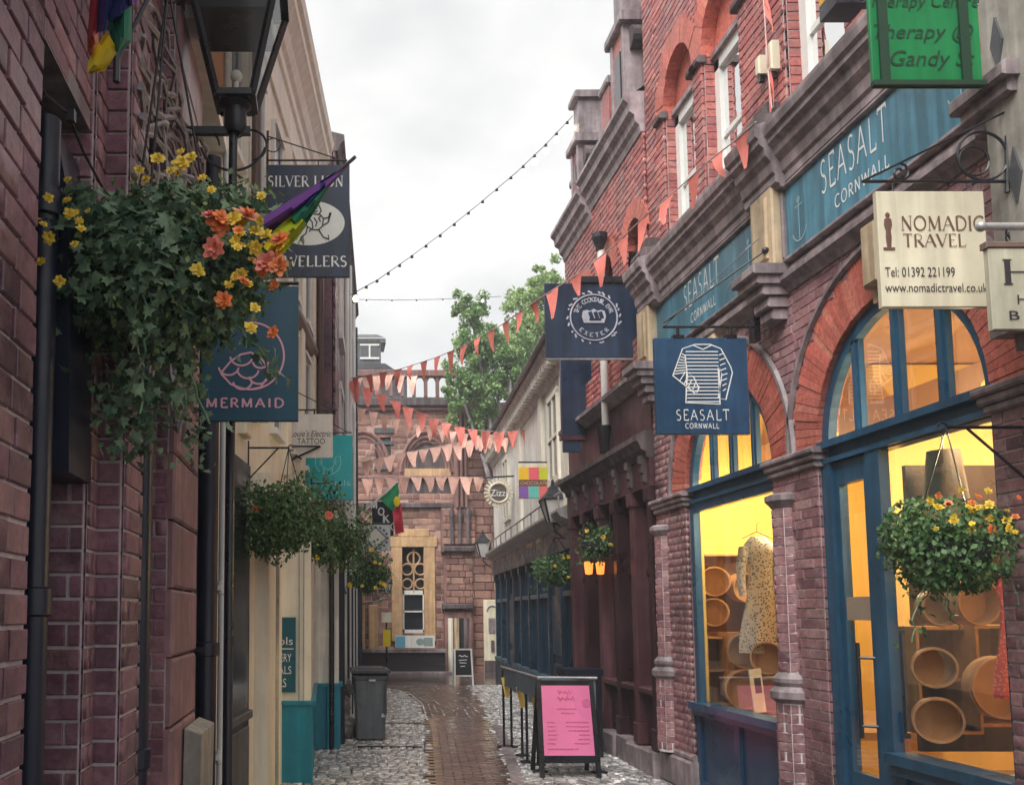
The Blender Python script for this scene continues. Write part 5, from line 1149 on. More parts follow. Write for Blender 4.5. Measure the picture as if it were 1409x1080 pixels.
for Ya in (6.7, 7.75, 8.8, 9.95, 11.1):
    for z0, z1 in ((3.6, 4.9), (5.45, 6.6)):
        q = MB(); WL.box(q, sY(Ya), sY(Ya)+.42, z0, z1, -.05, .012); wo = q.build('window', m_winglass, l2)
        q = MB(); WL.box(q, sY(Ya)-.06, sY(Ya), z0-.05, z1+.05, -.02, .04); WL.box(q, sY(Ya)+.42, sY(Ya)+.48, z0-.05, z1+.05, -.02, .04); WL.box(q, sY(Ya)-.06, sY(Ya)+.48, z1+.05, z1+.1, -.02, .06); WL.box(q, sY(Ya)-.08, sY(Ya)+.5, z0-.11, z0-.05, -.02, .08); q.build('frame', m_white, wo)
q = MB(); q.tube([WL.p(sY(7.3), 6.9, .13), WL.p(sY(7.3), 3.3, .13)], .04, 10); q.build('downpipe', mat('brown_pipe', (.10, .06, .05), .4, .2, 9, .05), l2, smooth=True)
q = MB(); q.tube([WL.p(sY(11.95), 6.9, .12), WL.p(sY(11.95), 3.3, .12)], .05, 10); q.build('downpipe', mat('brown_pipe', (.10, .06, .05), .4, .2, 9, .05), l2, smooth=True)
# its ground floor: blue window, cream pier, stepped bays with teal plinths
q = MB(); WL.box(q, sY(6.7), sY(7.72), .0, 3.0, -.05, .02); q.build('shopfront', m_navy, l2)
q = MB(); WL.box(q, sY(6.8), sY(7.62), .95, 2.75, .01, .03); q.build('shopfront_pane', m_winglass, l2)
q = MB(); WL.box(q, sY(6.75), sY(7.7), .88, .95, .0, .06, .01); WL.box(q, sY(6.77), sY(7.68), .1, .82, .01, .035, .01); q.build('shopfront_sill', m_lead, l2)
q = MB(); a = WL.p(sY(8.02), 0, .03); q.box((-.66, 8.05, 0), (-.515, 9.2, 3.0)); q.build('pier', m_cream, l2)
q = MB(); q.tube([(-.50, 9.18, 0), (-.50, 9.18, 3.0)], .02, 8); q.build('downpipe', m_grey, l2, smooth=True)
def bay(x0, x1, y0, y1, zt, mt_, nm):
    q = MB(); q.box((x0, y0, .84), (x1, y1, zt)); q.build(nm, mt_, l2); q = MB(); q.box((x0, y0-.02, 0), (x1+.02, y1, .80)); q.box((x0, y0-.05, .80), (x1+.05, y1, .84)); q.build('plinth', m_teal, l2)
bay(-.62, -.17, 9.6, 11.95, 3.1, m_cream, 'bay'); bay(-.4, .155, 11.97, 12.4, 3.1, m_white_stucco, 'bay')
q = MB(); q.box((-.30, 9.585, .84), (-.285, 9.60, 3.1)); q.box((-.25, 9.585, .84), (-.24, 9.60, 3.1)); q.build('panel_bead', m_grey, l2)
for (x, y, zt, mt_) in ((.02, 11.93, .8, m_teal), (.06, 11.90, 3.1, m_black)): q = MB(); q.tube([(x, y, 0), (x, y, zt)], .035, 10); q.build('downpipe', mt_, l2, smooth=True)
q = MB(); q.box((-.14, 11.93, 2.45), (-.08, 11.965, 2.75)); q.build('meter_box', m_teal, l2)
# teal lettered panel
Yp = 9.575; a = PY(376, 952, Yp); c_ = PY(407, 849, Yp); t = thing('wall_sign', 'teal lettered panel on the cream bay above the teal plinth', 'sign', ((a.x+c_.x)/2, Yp, a.z))
q = MB(); q.box((a.x, Yp-.01, a.z), (c_.x, Yp+.02, c_.z)); q.build('board', mat('teal_panel', (.0, .09, .13), .4, .1, 8, 0), t)
put('ols', 383, 403, 876, 887, Yp-.011, m_letter, t); put('LERY', 381, 401, 899, 910, Yp-.011, m_letter, t); put('ALS', 383, 401, 916, 927, Yp-.011, m_letter, t); put('LS', 384, 394, 933, 945, Yp-.011, m_letter, t)
q = MB(); q.box((PY(382, 892, Yp).x, Yp-.012, PY(382, 893, Yp).z), (PY(404, 892, Yp).x, Yp-.0105, PY(382, 891.6, Yp).z)); q.build('rule', m_letter, t)

# ================================================================== left: purple brick house further on
WP = Wall((.10, 12.12), (.56, 19.6), (1, 0))
l3 = thing('purple_brick_house', 'purple brick house with white downpipes past the cream house', 'building', (.3, 16, 0))
bk = Pieces('brick', m_brick_l); bb = MB(); brick_face(bk, bb, WP.p(0, 3.1, 0), WP.u, WP.L, 0, 5.2, WP.n, bw=.45, bh=.15, j=.012); bb.build('mortar', m_mortar_left, l3); bk.flush(l3, 60, 4)
q = MB(); WP.box(q, 0, WP.L, 0, 8.3, -.8, -.03); q.build('wall_core', m_brick_l, l3)
run2('eaves', m_sooty, [(-.1, 8.15), (.05, 8.15), (.09, 8.25), (.14, 8.30), (.14, 8.38), (-.1, 8.45)], WP.a, WP.b, WP.n, l3)
for t_, w_ in ((2.2, .04), (3.6, .045), (5.6, .045)):
    q = MB(); q.tube([WP.p(t_, 7.9, .08), WP.p(t_, 2.2, .08)], w_, 8); q.build('downpipe', m_white, l3, smooth=True)
q = MB(); q.tube([WP.p(WP.L-.05, 8.0, .06), WP.p(WP.L-.05, 0, .06)], .06, 8); q.build('downpipe', m_black, l3, smooth=True)
for t_ in (1.0, 3.0, 5.0, 6.8):
    for z0 in (3.7, 5.9): 
        q = MB(); WP.box(q, t_, t_+.7, z0, z0+1.3, -.02, .02); wo = q.build('window', m_winglass, l3); q = MB(); WP.box(q, t_-.08, t_, z0-.06, z0+1.36, -.02, .05); WP.box(q, t_+.7, t_+.78, z0-.06, z0+1.36, -.02, .05); WP.box(q, t_-.1, t_+.8, z0+1.3, z0+1.42, -.02, .06); WP.box(q, t_-.1, t_+.8, z0-.14, z0-.04, -.02, .08); q.build('frame', m_white, wo)
cols_ = [m_navy, m_white_stucco, m_navy, mat('cobalt', (.015, .03, .16), .4, .2, 9, .05), m_white_stucco, m_navy, mat('cobalt', (.015, .03, .16), .4), m_navy]
for k in range(8):
    s0 = .3+k*.9; q = MB(); WP.box(q, s0, s0+.88, 0, 3.08, -.03, .03+.03*(k % 2)); q.build('shopfront', cols_[k], l3); q = MB(); WP.box(q, s0+.12, s0+.76, .9, 2.6, .05, .075); q.build('shopfront_pane', m_winglass if k % 3 else m_white, l3)
    q = MB(); WP.box(q, s0-.05, s0+.05, 0, 3.08, -.03, .12, .01); q.build('pilaster', m_white if k % 2 else m_navy, l3)
WQ = Wall((.57, 19.62), (1.05, 27.3), (1, 0))
l4 = thing('dark_house', 'low dark shopfront at the far end of the left side', 'building', (.8, 23, 0))
q = MB(); WQ.box(q, 0, WQ.L, 0, 4.6, -1.0, 0); q.build('wall', m_sandplain, l4); q = MB(); WQ.box(q, .05, 4.2, 0, 2.9, -.1, .04); q.build('shopfront', m_navy, l4)
for k in range(5): q = MB(); WQ.box(q, .1+k*.85, .2+k*.85, 0, 2.9, -.05, .10, .01); q.build('pilaster', m_pub, l4)

# ================================================================== foliage
m_leaf_dk = leaf_mat('ivy_leaf', (.035, .10, .06), (.25, .37, .22))
m_leaf_md = leaf_mat('basket_leaf', (.03, .09, .032), (.16, .29, .10))
m_leaf_tr = leaf_mat('tree_leaf', (.17, .30, .08), (.48, .60, .26))
m_leaf_yl = leaf_mat('yellowish_leaf', (.14, .18, .03), (.32, .33, .08))
m_fl_o = mat('orange_petal', (.80, .22, .06), .5, .2, 30, .1, piece=.25); m_fl_y = mat('yellow_petal', (.78, .55, .05), .5, .2, 30, .1, piece=.25); m_fl_p = mat('coral_petal', (.75, .20, .14), .5, .2, 30, .1, piece=.25)
m_wire = mat('basket_liner', (.03, .035, .03), .8, .3, 12, .3)
IVY = [(0, -.5), (.2, -.32), (.5, -.3), (.28, .02), (.38, .22), (.12, .2), (0, .55), (-.12, .2), (-.38, .22), (-.28, .02), (-.5, -.3), (-.2, -.32)]
def leaf_verts(c, n, t, size, ivy):
    n = n.normalized(); t = (t-n*t.dot(n)); t = t.normalized() if t.length > 1e-5 else n.orthogonal().normalized(); s = n.cross(t)
    pts = IVY if ivy else [(0, -.5), (.3, -.08), (.16, .3), (0, .5), (-.16, .3), (-.3, -.08)]
    return [c+s*(x*size)+t*(y*size)+n*(-.22*size*abs(x)*(1 if ivy else 1.4)) for x, y in pts]
def leaf_cloud(mb, pts, size, ivy=False, outward=None, spread=.9):
    for p in pts:
        p = Vector(p); o = (p-outward) if outward is not None else Vector((0, 0, 1))
        n = (o.normalized()*.8+Vector((random.gauss(0, spread), random.gauss(0, spread)-.25, random.gauss(.4, spread)))).normalized()
        v = leaf_verts(p, n, Vector((random.gauss(0, .5), random.gauss(0, .5), -1)), size*random.uniform(.6, 1.3), ivy); mb.add(v, [tuple(range(len(v)))])
ivy_me = None
def flower(parent, c, r_, mt_, facing=Vector((0, -1, .3))):
    q = MB(); facing = (facing+Vector((random.gauss(0, .35), random.gauss(0, .3), random.gauss(0, .35)))).normalized(); a = facing.orthogonal().normalized(); b_ = facing.cross(a); np_ = 7
    for layer, (rr, up) in enumerate(((1, .1), (.68, .32), (.4, .5))):
        for k in range(np_-layer):
            an = 2*math.pi*k/(np_-layer)+layer*.5+random.uniform(-.15, .15); d = a*math.cos(an)+b_*math.sin(an); s = facing.cross(d); L = r_*rr*random.uniform(.85, 1.15)
            q.add([c, c+d*L*.55+s*L*.38+facing*r_*up*.6, c+d*L+s*L*.12+facing*r_*up, c+d*L-s*L*.12+facing*r_*up*.9, c+d*L*.55-s*L*.38+facing*r_*up*.6], [(0, 1, 2, 3, 4)])
    return q.build('flower', mt_, parent)
BIGSHAPE = [(.40, .06, .07), (.34, .05, .12), (.2, .03, .33), (0, .0, .38), (-.12, -.03, .30), (-.22, -.10, .19), (-.34, -.12, .14), (-.47, -.12, .09), (-.6, -.12, .0)]
def in_shape(d, tab):
    for (z1, c1, h1), (z0, c0, h0) in zip(tab, tab[1:]):
        if z0 <= d.z <= z1:
            k = (d.z-z0)/(z1-z0); h = h0+(h1-h0)*k; return abs(d.x-(c0+(c1-c0)*k)) < h*random.uniform(.85, 1.1)
    return False
def basket(label, c, rx, rz_up, rz_dn, nl, lsize, flowers, hang_z, trails=6, trail_len=.5, parts=0, wall=None, lm=None):
    c = Vector(c); lm = lm or m_leaf_md; t = thing('flower_basket', label, 'hanging basket', c-EZ*.15, 'hanging flower baskets along the street')
    q = MB(); q.lathe([(0, -.16), (.08, -.155), (.14, -.11), (.18, -.03), (.19, .02), (.17, .02)], c, 16); q.build('bowl', m_wire, t, smooth=True)
    q = MB()
    for k in range(3): an = 2*math.pi*k/3+.4; q.tube([c+Vector((.18*math.cos(an), .18*math.sin(an), .02)), Vector((c.x, c.y, hang_z))], .004, 4)
    q.build('chain', m_black, t)
    pts = []; lobes = [(Vector((random.uniform(-.6, .6)*rx, random.uniform(-.45, .45)*rx, random.uniform(-.3, .5)*rz_up)), random.uniform(.45, .75)) for _ in range(9)]
    while len(pts) < nl:
        o_, k = random.choice(lobes); d = Vector((random.gauss(0, 1), random.gauss(0, 1), random.gauss(0, 1))).normalized()*random.uniform(.55, 1.0)**.6
        p = o_+Vector((d.x*rx*k, d.y*rx*k*.8, d.z*k*(rz_up if d.z > 0 else rz_dn)))
        if parts and not in_shape(p, BIGSHAPE): continue
        pts.append(c+p)
    for _ in range(int(nl*.3)):
        d = Vector((random.gauss(0, 1), random.gauss(0, 1)-.4, random.gauss(-.5, 1))).normalized(); pts.append(c+Vector((d.x*.24, d.y*.24, d.z*.21))*random.uniform(.95, 1.2))
    if parts:
        near = sorted(pts, key=lambda p: p.y)[:parts]; st = set(id(p) for p in near); pts = [p for p in pts if id(p) not in st]
        me = bpy.data.meshes.new('leaf'); v = leaf_verts(Vector((0, 0, 0)), EZ, EY, 1.0, True); me.from_pydata([tuple(x) for x in v], [], [tuple(range(len(v)))]); me.materials.append(m_leaf_dk)
        off = wloc(t)
        for p in near:
            o = bpy.data.objects.new('leaf', me); COL.objects.link(o); o.parent = t
            n = ((p-c).normalized()*.7+Vector((random.gauss(0, .6), random.gauss(-.5, .5), random.gauss(.5, .6)))).normalized()
            o.matrix_local = Matrix.Translation(p-off) @ n.to_track_quat('Z', 'Y').to_matrix().to_4x4() @ Matrix.Rotation(random.uniform(0, 6.3), 4, 'Z') @ Matrix.Scale(lsize*random.uniform(.8, 1.45), 4)
    q = MB(); leaf_cloud(q, pts, lsize, bool(parts), c); o = q.build('leaves', lm, t, kind='stuff')
    if parts: q = MB(); leaf_cloud(q, [p+(p-c)*random.uniform(.0, .18) for p in random.sample(pts, 3300)], .025, False, c); q.build('feathery_leaves', leaf_mat('feathery_leaf', (.07, .13, .035), (.26, .34, .12)), t, kind='stuff')
    q = MB(); tl = MB()
    for k in range(trails):
        an = random.uniform(0, 2*math.pi); p = c+Vector((math.cos(an)*rx*.6, math.sin(an)*rx*.45-.05, -.05)); P = [p.copy()]; L = trail_len*random.uniform(.5, 1.1)
        for j in range(12): p = p+Vector((random.gauss(math.cos(an)*.012, .012), random.gauss(0, .012), -L/12)); P.append(p.copy())
        q.tube(P, .0035, 4); ex = [P[int(random.uniform(1, 12.9))]+Vector((random.gauss(0, .03), random.gauss(0, .03), random.gauss(0, .02))) for _ in range(30 if parts else 16)]; leaf_cloud(tl, ex, lsize, bool(parts), c-EZ*-.3, .7)
    if trails: q.build('stem', m_leaf_dk, t); tl.build('trailing_leaves', m_leaf_dk if parts else lm, t, kind='stuff')
    for (dx, dz, r_, mt_) in flowers: flower(t, c+Vector((dx, (-.80 if parts else -.55)*rx-random.uniform(.05, .3)*rx, dz)), r_*((.85 if mt_ is m_fl_y else 1.15) if parts else 1.0), mt_)
    return t
def wall_bracket(p_wall, p_end, label, arm=.5):
    t = thing('basket_bracket', label, 'bracket', p_wall); q = MB(); a = Vector(p_wall); b_ = Vector(p_end)
    q.tube([a, b_], .009, 6); q.tube([a-EZ*.28, a+(b_-a)*.75], .007, 6); q.tube([a-EZ*.35, a+EZ*.06], .012, 6); d = (b_-a).normalized(); q.tube([b_+d*(.02+.025*math.cos(k*.7))*1+EZ*.025*math.sin(k*.7) for k in range(9)], .006, 5); q.build('arm', m_black, t, smooth=True)
# big near basket: flower positions from the photograph
Yb = 2.75
def rel(px, py, c): q = PY(px, py, Yb-.36); return q.x-c.x, q.z-c.z
cB = PY(225, 385, Yb)
fl = []
extra_fl = [(random.gauss(340, 32), random.gauss(345, 42), random.uniform(6, 10), random.choice([m_fl_y, m_fl_y, m_fl_o])) for _ in range(22)]+[(random.gauss(95, 28), random.gauss(320, 32), random.uniform(5, 8), m_fl_y) for _ in range(9)]+[(random.gauss(240, 28), random.gauss(235, 12), random.uniform(6, 9), m_fl_y) for _ in range(6)]
for (px, py, rp, mt_) in tuple(extra_fl)+((340, 295, 17, m_fl_o), (322, 305, 13, m_fl_y), (303, 308, 14, m_fl_o), (297, 350, 13, m_fl_p), (290, 300, 10, m_fl_p), (368, 362, 15, m_fl_p), (352, 318, 11, m_fl_y), (352, 345, 11, m_fl_y), (386, 338, 12, m_fl_o), (385, 378, 12, m_fl_o), (330, 328, 11, m_fl_y), (276, 382, 11, m_fl_y), (330, 372, 12, m_fl_y), (340, 392, 11, m_fl_y), (250, 222, 15, m_fl_y), (222, 232, 10, m_fl_y), (266, 230, 10, m_fl_y), (200, 246, 9, m_fl_y), (98, 298, 10, m_fl_y), (68, 328, 11, m_fl_y), (52, 355, 9, m_fl_y), (80, 385, 9, m_fl_y), (92, 275, 8, m_fl_y), (312, 425, 11, m_fl_o), (345, 455, 10, m_fl_y), (367, 330, 10, m_fl_y), (60, 316, 8, m_fl_y)):
    dx, dz = rel(px, py, cB); fl.append((dx, dz, rp*Yb/F_PX, mt_))
big = basket('big ivy basket with orange and yellow blooms hanging close at the left', cB, .39, .36, .42, 3900, .040, fl, 3.75, 7, .45, parts=290, lm=m_leaf_dk)
# a long ivy tail below it
q = MB(); leaf_cloud(q, [cB+Vector((random.gauss(-.11, .07)*(1-.25*k), random.gauss(0, .07), -.30-.24*k+random.gauss(0, .03))) for k in np.linspace(0, 1, 240)], .038, True, cB); leaf_cloud(q, [cB+Vector((.10+random.gauss(0, .025), random.gauss(0, .03), -.30-.30*k)) for k in np.linspace(0, 1, 80)], .026, True, cB); q.build('ivy_tail', m_leaf_dk, big, kind='stuff')
wall_bracket((-.67, Yb, 3.78), (cB.x, Yb, 3.76), 'black bracket above the big ivy basket')
def fls(n, rx, rz, cols, r_): return [(random.uniform(-1, 1)*rx, random.uniform(-.6, 1)*rz, r_*random.uniform(.7, 1.2), random.choice(cols)) for _ in range(n)]
def wallx(Y): return l2x(Y) if Y < 9.6 else (-.17 if Y < 11.9 else .1+.0615*(Y-12.12))
for (px, py, Y, rx, up, dn, nl, lab, cols, n, ls) in ((397, 715, 7.7, .50, .46, .56, 4400, 'green trailing basket with one coral bloom in front of the cream house', [m_fl_p, m_fl_o], 3, .042), (455, 742, 9.9, .40, .40, .44, 2400, 'small green basket behind the trailing one by the teal sign', [m_fl_y], 2, .045), (504, 788, 13.2, .35, .42, .46, 2000, 'yellow-green basket hanging furthest along the left side', [m_fl_y], 12, .05)):
    c = PY(px, py, Y); hz = c.z+.62; basket(lab, c, rx, up, dn, nl, ls, fls(n, rx*.8, up*.9, cols, .035), hz, 4, .35); wall_bracket((wallx(Y), Y, hz), (c.x, Y, hz), 'black bracket of the %s' % lab.split(' in ')[0].split(' behind')[0].split(' hanging')[0], .4)
c = PY(1312, 752, 4.62); basket('leafy basket with yellow blooms hanging before the near arched window', c, .30, .27, .30, 3600, .034, [(random.uniform(-.26, .33), random.uniform(.05, .27), random.uniform(.016, .026), random.choice([m_fl_y, m_fl_y, m_fl_y, m_fl_o])) for _ in range(30)], PY(1312, 588, 4.62).z, 7, .4)
zb = PY(1312, 588, 4.62).z; wall_bracket((RX-.0, 4.62, zb), (c.x, 4.62, zb), 'black bracket on the brick pier at the right edge')
for (px, py, Y, rx, nl, lab, ls) in ((763, 785, 13.95, .34, 1500, 'green basket beneath the lantern on the blue pub', .05), (820, 748, 11.5, .22, 700, 'small sparse basket on the maroon shopfront above two amber lamps', .05)):
    c = PY(px, py, Y); hz = c.z+.5; basket(lab, c, rx, .28, .3, nl, ls, fls(4, rx, .2, [m_fl_y], .03), hz, 3, .25); wall_bracket(((3.6 if Y < 13 else 3.74), Y, hz), (c.x, Y, hz), 'bracket holding the %s' % lab.split(' beneath')[0].split(' on ')[0])
m_amber = mat('amber_glass', (.85, .35, .08), .3, .1, 9, 0, emis=((1, .30, .05), .45))
for i, (px, lab) in enumerate(((810, 'amber lamp on the left of the pair under the small basket'), (826, 'amber lamp on the right of the pair under the small basket'))):
    c = PY(px, 781, 11.7); t = thing('wall_lamp', lab, 'lamp', c-EZ*.1, 'amber lamps on the maroon shopfront'); q = MB(); q.lathe([(0, -.09), (.045, -.08), (.06, .06), (.05, .08)], c, 12); q.build('glass', m_amber, t, smooth=True); q = MB(); q.lathe([(.07, .08), (.05, .12), (0, .14)], c, 12); q.tube([c+EZ*.13, c+EZ*.18, c+Vector((.2, 0, .18))], .01, 5); q.build('cap', m_black, t)
# small yellow flower spray etc. is part of the baskets; tree behind the far building
def tree(label, base, height, blobs, nl, ls, lm):
    t = thing('tree', label, 'tree', base); b_ = Vector(base); q = MB(); q.tube([b_, b_+Vector((.05, 0, height*.3)), b_+Vector((-.05, 0, height*.6)), b_+Vector((.1, 0, height*.9))], [.22, .17, .12, .04], 8)
    for (c, r_) in blobs: c = Vector(c); s0 = b_+EZ*(height*.35); q.tube([s0+(c-s0)*.0+EZ*random.uniform(0, height*.2), (s0+c)/2+Vector((0, 0, .3)), c, c+Vector((random.uniform(-.3, .3), 0, r_*.6))], [.09, .06, .035, .01], 6)
    q.build('trunk', m_bark, t, smooth=True); tot = sum(r_**2 for _, r_ in blobs); q = MB(); P = []
    for c, r_ in blobs:
        c = Vector(c); subs = [(c+Vector((random.gauss(0, .45), random.gauss(0, .45), random.gauss(0, .45)))*1.0, random.uniform(.25, .5)) for _ in range(int(14*r_+8))]
        subs = [(c+Vector((random.gauss(0, .52*r_), random.gauss(0, .52*r_), random.gauss(0, .55*r_))), random.uniform(.14, .36)*r_) for _ in range(int(16+10*r_))]
        for _ in range(int(nl*r_*r_/tot)):
            o_, k = random.choice(subs); d = Vector((random.gauss(0, 1), random.gauss(0, 1), random.gauss(0, 1))).normalized()*k*random.uniform(.3, 1.25); P.append(o_+d)
    leaf_cloud(q, P, ls, False, None, 1.0); q.build('crown', lm, t, kind='stuff')
def blob(px, py, rp, Y): return (PY(px, py, Y), rp*Y/F_PX)
tree('pale green tree rising behind the roof of the blue pub', (6.6, 30.5, 0), 11.5, [blob(732, 410, 34, 30.5), blob(715, 470, 38, 30.5), blob(740, 450, 36, 30.5), blob(755, 395, 26, 30.5), blob(725, 525, 40, 30.5), blob(765, 430, 34, 30.5)], 26000, .13, m_leaf_tr)
tree('darker tree hanging over the parapet at the end of the street', (5.3, 26.2, 0), 9.5, [blob(648, 428, 26, 26.4), blob(655, 470, 36, 26.4), blob(645, 515, 28, 26.4), blob(680, 490, 36, 26.4), blob(668, 545, 32, 26.4), blob(700, 530, 34, 26.4), blob(632, 535, 22, 26.4), blob(672, 585, 24, 26.4), blob(720, 500, 30, 26.4)], 24000, .115, leaf_mat('tree_leaf_dark', (.12, .25, .08), (.38, .52, .22)))

# ================================================================== street lamp at the left
mat_lf = glass_mat('lantern_frost', (.55, .58, .55), 1.0, .2)
_nt = mat_lf.node_tree; _d = _nt.nodes.new('ShaderNodeBsdfDiffuse'); _d.inputs['Color'].default_value = (.86, .88, .84, 1); _t = _nt.nodes.new('ShaderNodeBsdfTranslucent'); _t.inputs['Color'].default_value = (.86, .88, .84, 1); _a = _nt.nodes.new('ShaderNodeMixShader'); _b = _nt.nodes.new('ShaderNodeMixShader'); _o = [n for n in _nt.nodes if n.type == 'OUTPUT_MATERIAL'][0]; _p = _o.inputs['Surface'].links[0].from_socket
_nt.links.new(_d.outputs[0], _a.inputs[1]); _nt.links.new(_t.outputs[0], _a.inputs[2]); _b.inputs['Fac'].default_value = .72; _nt.links.new(_p, _b.inputs[1]); _nt.links.new(_a.outputs[0], _b.inputs[2]); _nt.links.new(_b.outputs[0], _o.inputs['Surface'])
Yl = 4.15
t = thing('street_lamp', 'tall black lamp post with a tapering glass lantern at the upper left', 'street lamp', (PY(317, 600, Yl).x, Yl, 0)); X0 = PY(317, 600, Yl).x
S = Yl/F_PX
q = MB(); q.lathe([(.09, 0), (.09, .3), (.06, .35), (.05, .8), (.03, .9), (.023, 1.0), (.021, PY(317, 185, Yl).z)], (X0, Yl, 0), 14); q.build('post', m_black, t, smooth=True)
zL = PY(320, 185, Yl).z
q = MB(); q.lathe([(.04, 0), (.055, .03), (.055, .12), (.08, .14), (.08, .16)], (X0+.01, Yl, zL), 10); q.build('lantern_base', m_black, t, smooth=True)
zt = zL+.16; zu = PY(320, -15, Yl).z; wb, wt = .085, .225; xc = X0+.012
for sxn, syn in ((-1, -1), (1, -1), (1, 1), (-1, 1)):
    q = MB(); q.bar((xc+sxn*wb, Yl+syn*wb, zt), (xc+sxn*wt, Yl+syn*wt, zu), .026, .026); q.build('frame_bar', m_black, t)
cs = [(-1, -1), (1, -1), (1, 1), (-1, 1)]
for k in range(4):
    a, b_ = cs[k], cs[(k+1) % 4]; q = MB(); q.add([(xc+a[0]*wb, Yl+a[1]*wb, zt), (xc+b_[0]*wb, Yl+b_[1]*wb, zt), (xc+b_[0]*wt, Yl+b_[1]*wt, zu), (xc+a[0]*wt, Yl+a[1]*wt, zu)], [(0, 1, 2, 3)]); q.build('glass_pane', m_lampglass, t)
    q = MB(); q.bar((xc+a[0]*wt, Yl+a[1]*wt, zu), (xc+b_[0]*wt, Yl+b_[1]*wt, zu), .035); q.bar((xc+a[0]*wb, Yl+a[1]*wb, zt), (xc+b_[0]*wb, Yl+b_[1]*wb, zt), .03); q.build('frame_rail', m_black, t)
q = MB(); q.lathe([(.33, 0), (.30, .04), (.12, .25), (.10, .3), (.0, .33)], (xc, Yl, zu), 4, ref=(.7071, .7071, 0)); q.box((xc-.17, Yl-.17, PY(320, 42, Yl).z), (xc+.17, Yl+.17, zu)); q.build('lantern_top', m_black, t)
q = MB(); q.tube([(xc, Yl, zt), (xc, Yl, zt+.1)], .012, 8); q.sphere((xc, Yl, zt+.13), .03, 8); q.build('lamp_bulb', m_white, t, smooth=True)
q = MB(); zb = zL+.015; q.box((PY(235, 180, Yl).x, Yl-.015, zb-.018), (PY(345, 180, Yl).x, Yl+.015, zb+.018)); q.build('ladder_bar', m_black, t)
q = MB()
for px, sg in ((280, 1), (345, -1)): q.tube(arc((PY(px, 215, Yl).x, Yl, PY(px, 200, Yl).z), EX, EZ, .075, 0 if sg > 0 else math.pi, 4.6*sg+(0 if sg > 0 else math.pi), 18), .006, 6)
q.tube(arc((X0, Yl, zL-.02), EX, EZ, .16, math.pi+.3, 2*math.pi-.3, 14), .006, 6); q.build('scroll', m_black, t, smooth=True)
# lanterns on the right
def wall_lantern(px, py0, py1, Y, wp, wallp, label):
    a = PY(px, py0, Y); b_ = PY(px, py1, Y); H = a.z-b_.z; w_ = wp*Y/F_PX/2; t = thing('wall_lantern', label, 'lantern', b_, 'black lanterns on the right-hand walls')
    z1 = b_.z+H*.08; z2 = b_.z+H*.55; c = Vector((a.x, Y, 0))
    for k in range(4):
        p, r_ = cs[k], cs[(k+1) % 4]; q = MB(); q.add([(c.x+p[0]*w_*.45, Y+p[1]*w_*.45, z1), (c.x+r_[0]*w_*.45, Y+r_[1]*w_*.45, z1), (c.x+r_[0]*w_, Y+r_[1]*w_, z2), (c.x+p[0]*w_, Y+p[1]*w_, z2)], [(0, 1, 2, 3)]); q.build('glass_pane', mat('frosted_glass', (.62, .60, .60), .4, .1, 9, 0), t)
        q = MB(); q.bar((c.x+p[0]*w_*.45, Y+p[1]*w_*.45, z1), (c.x+p[0]*w_, Y+p[1]*w_, z2), w_*.14); q.bar((c.x+p[0]*w_, Y+p[1]*w_, z2), (c.x+r_[0]*w_, Y+r_[1]*w_, z2), w_*.16); q.build('frame_bar', m_black, t)
    q = MB(); q.lathe([(w_*1.6, 0), (w_*1.2, H*.08), (w_*.6, H*.2), (w_*.5, H*.26), (w_*.2, H*.3), (w_*.15, H*.4), (0, H*.45)], (c.x, Y, z2), 4, ref=(.7071, .7071, 0)); q.build('cap', m_black, t)
    q = MB(); wp_ = Vector(wallp); q.tube([(c.x, Y, z1), (c.x+.02, Y, z1-.12), (wp_.x, wp_.y, z1-.30)], .016, 6); q.tube([(c.x, Y, z1), (c.x+(wp_.x-c.x)*.5, Y, z1-.05), (wp_.x, wp_.y, z1-.05)], .012, 6); q.build('bracket', m_black, t, smooth=True)
wall_lantern(760, 658, 724, 14.2, 30, (3.75, 14.2, 0), 'black wall lantern with frosted glass at the near end of the blue pub')
wall_lantern(664, 728, 770, 24.4, 19, (4.44, 24.4, 0), 'small black lantern at the far corner of the blue pub')
wall_lantern(533, 790, 818, 24.0, 13, (.90, 24.0, 0), 'tiny lantern in front of the sandstone window at the end')

# ================================================================== signs on the left
def board(label, x0, x1, y0, y1, Y, mt_, th=.03, cat='sign', name='hanging_sign'):
    a = PY(x0, y1, Y); c_ = PY(x1, y0, Y); t = thing(name, label, cat, ((a.x+c_.x)/2, Y, a.z)); q = MB(); q.obox(((a.x+c_.x)/2, Y, (a.z+c_.z)/2), EX, EZ, -EY, c_.x-a.x, c_.z-a.z, th, .003); q.build('board', mt_, t); return t, Y-th/2
def bracket(t, x0, x1, py, Y, drops, wall_x, mt_=None):
    z = PY(x0, py, Y).z; q = MB(); q.tube([(wall_x, Y, z), (PY(x1, py, Y).x, Y, z)], .009, 6); q.tube([(wall_x, Y, z+.25), (PY(x1, py, Y).x-.05, Y, z)], .006, 6); q.tube([(wall_x+.01, Y, z-.1), (wall_x+.01, Y, z+.3)], .012, 6)
    zl = t.location.z
    for d, zt_ in drops: q.tube([(PY(d, py, Y).x, Y, z), (PY(d, py, Y).x, Y, zt_)], .006, 5)
    q.build('bracket', m_black, t, smooth=True)
t, f0 = board('navy jewellers sign with a lion in a white oval', 366, 481, 228, 382, 8.5, m_signnavy)
put('SILVER LION', 369, 472, 242, 258, f0, m_letter, t, serif_text); put('JEWELLERS', 372, 477, 352, 368, f0, m_letter, t, serif_text)
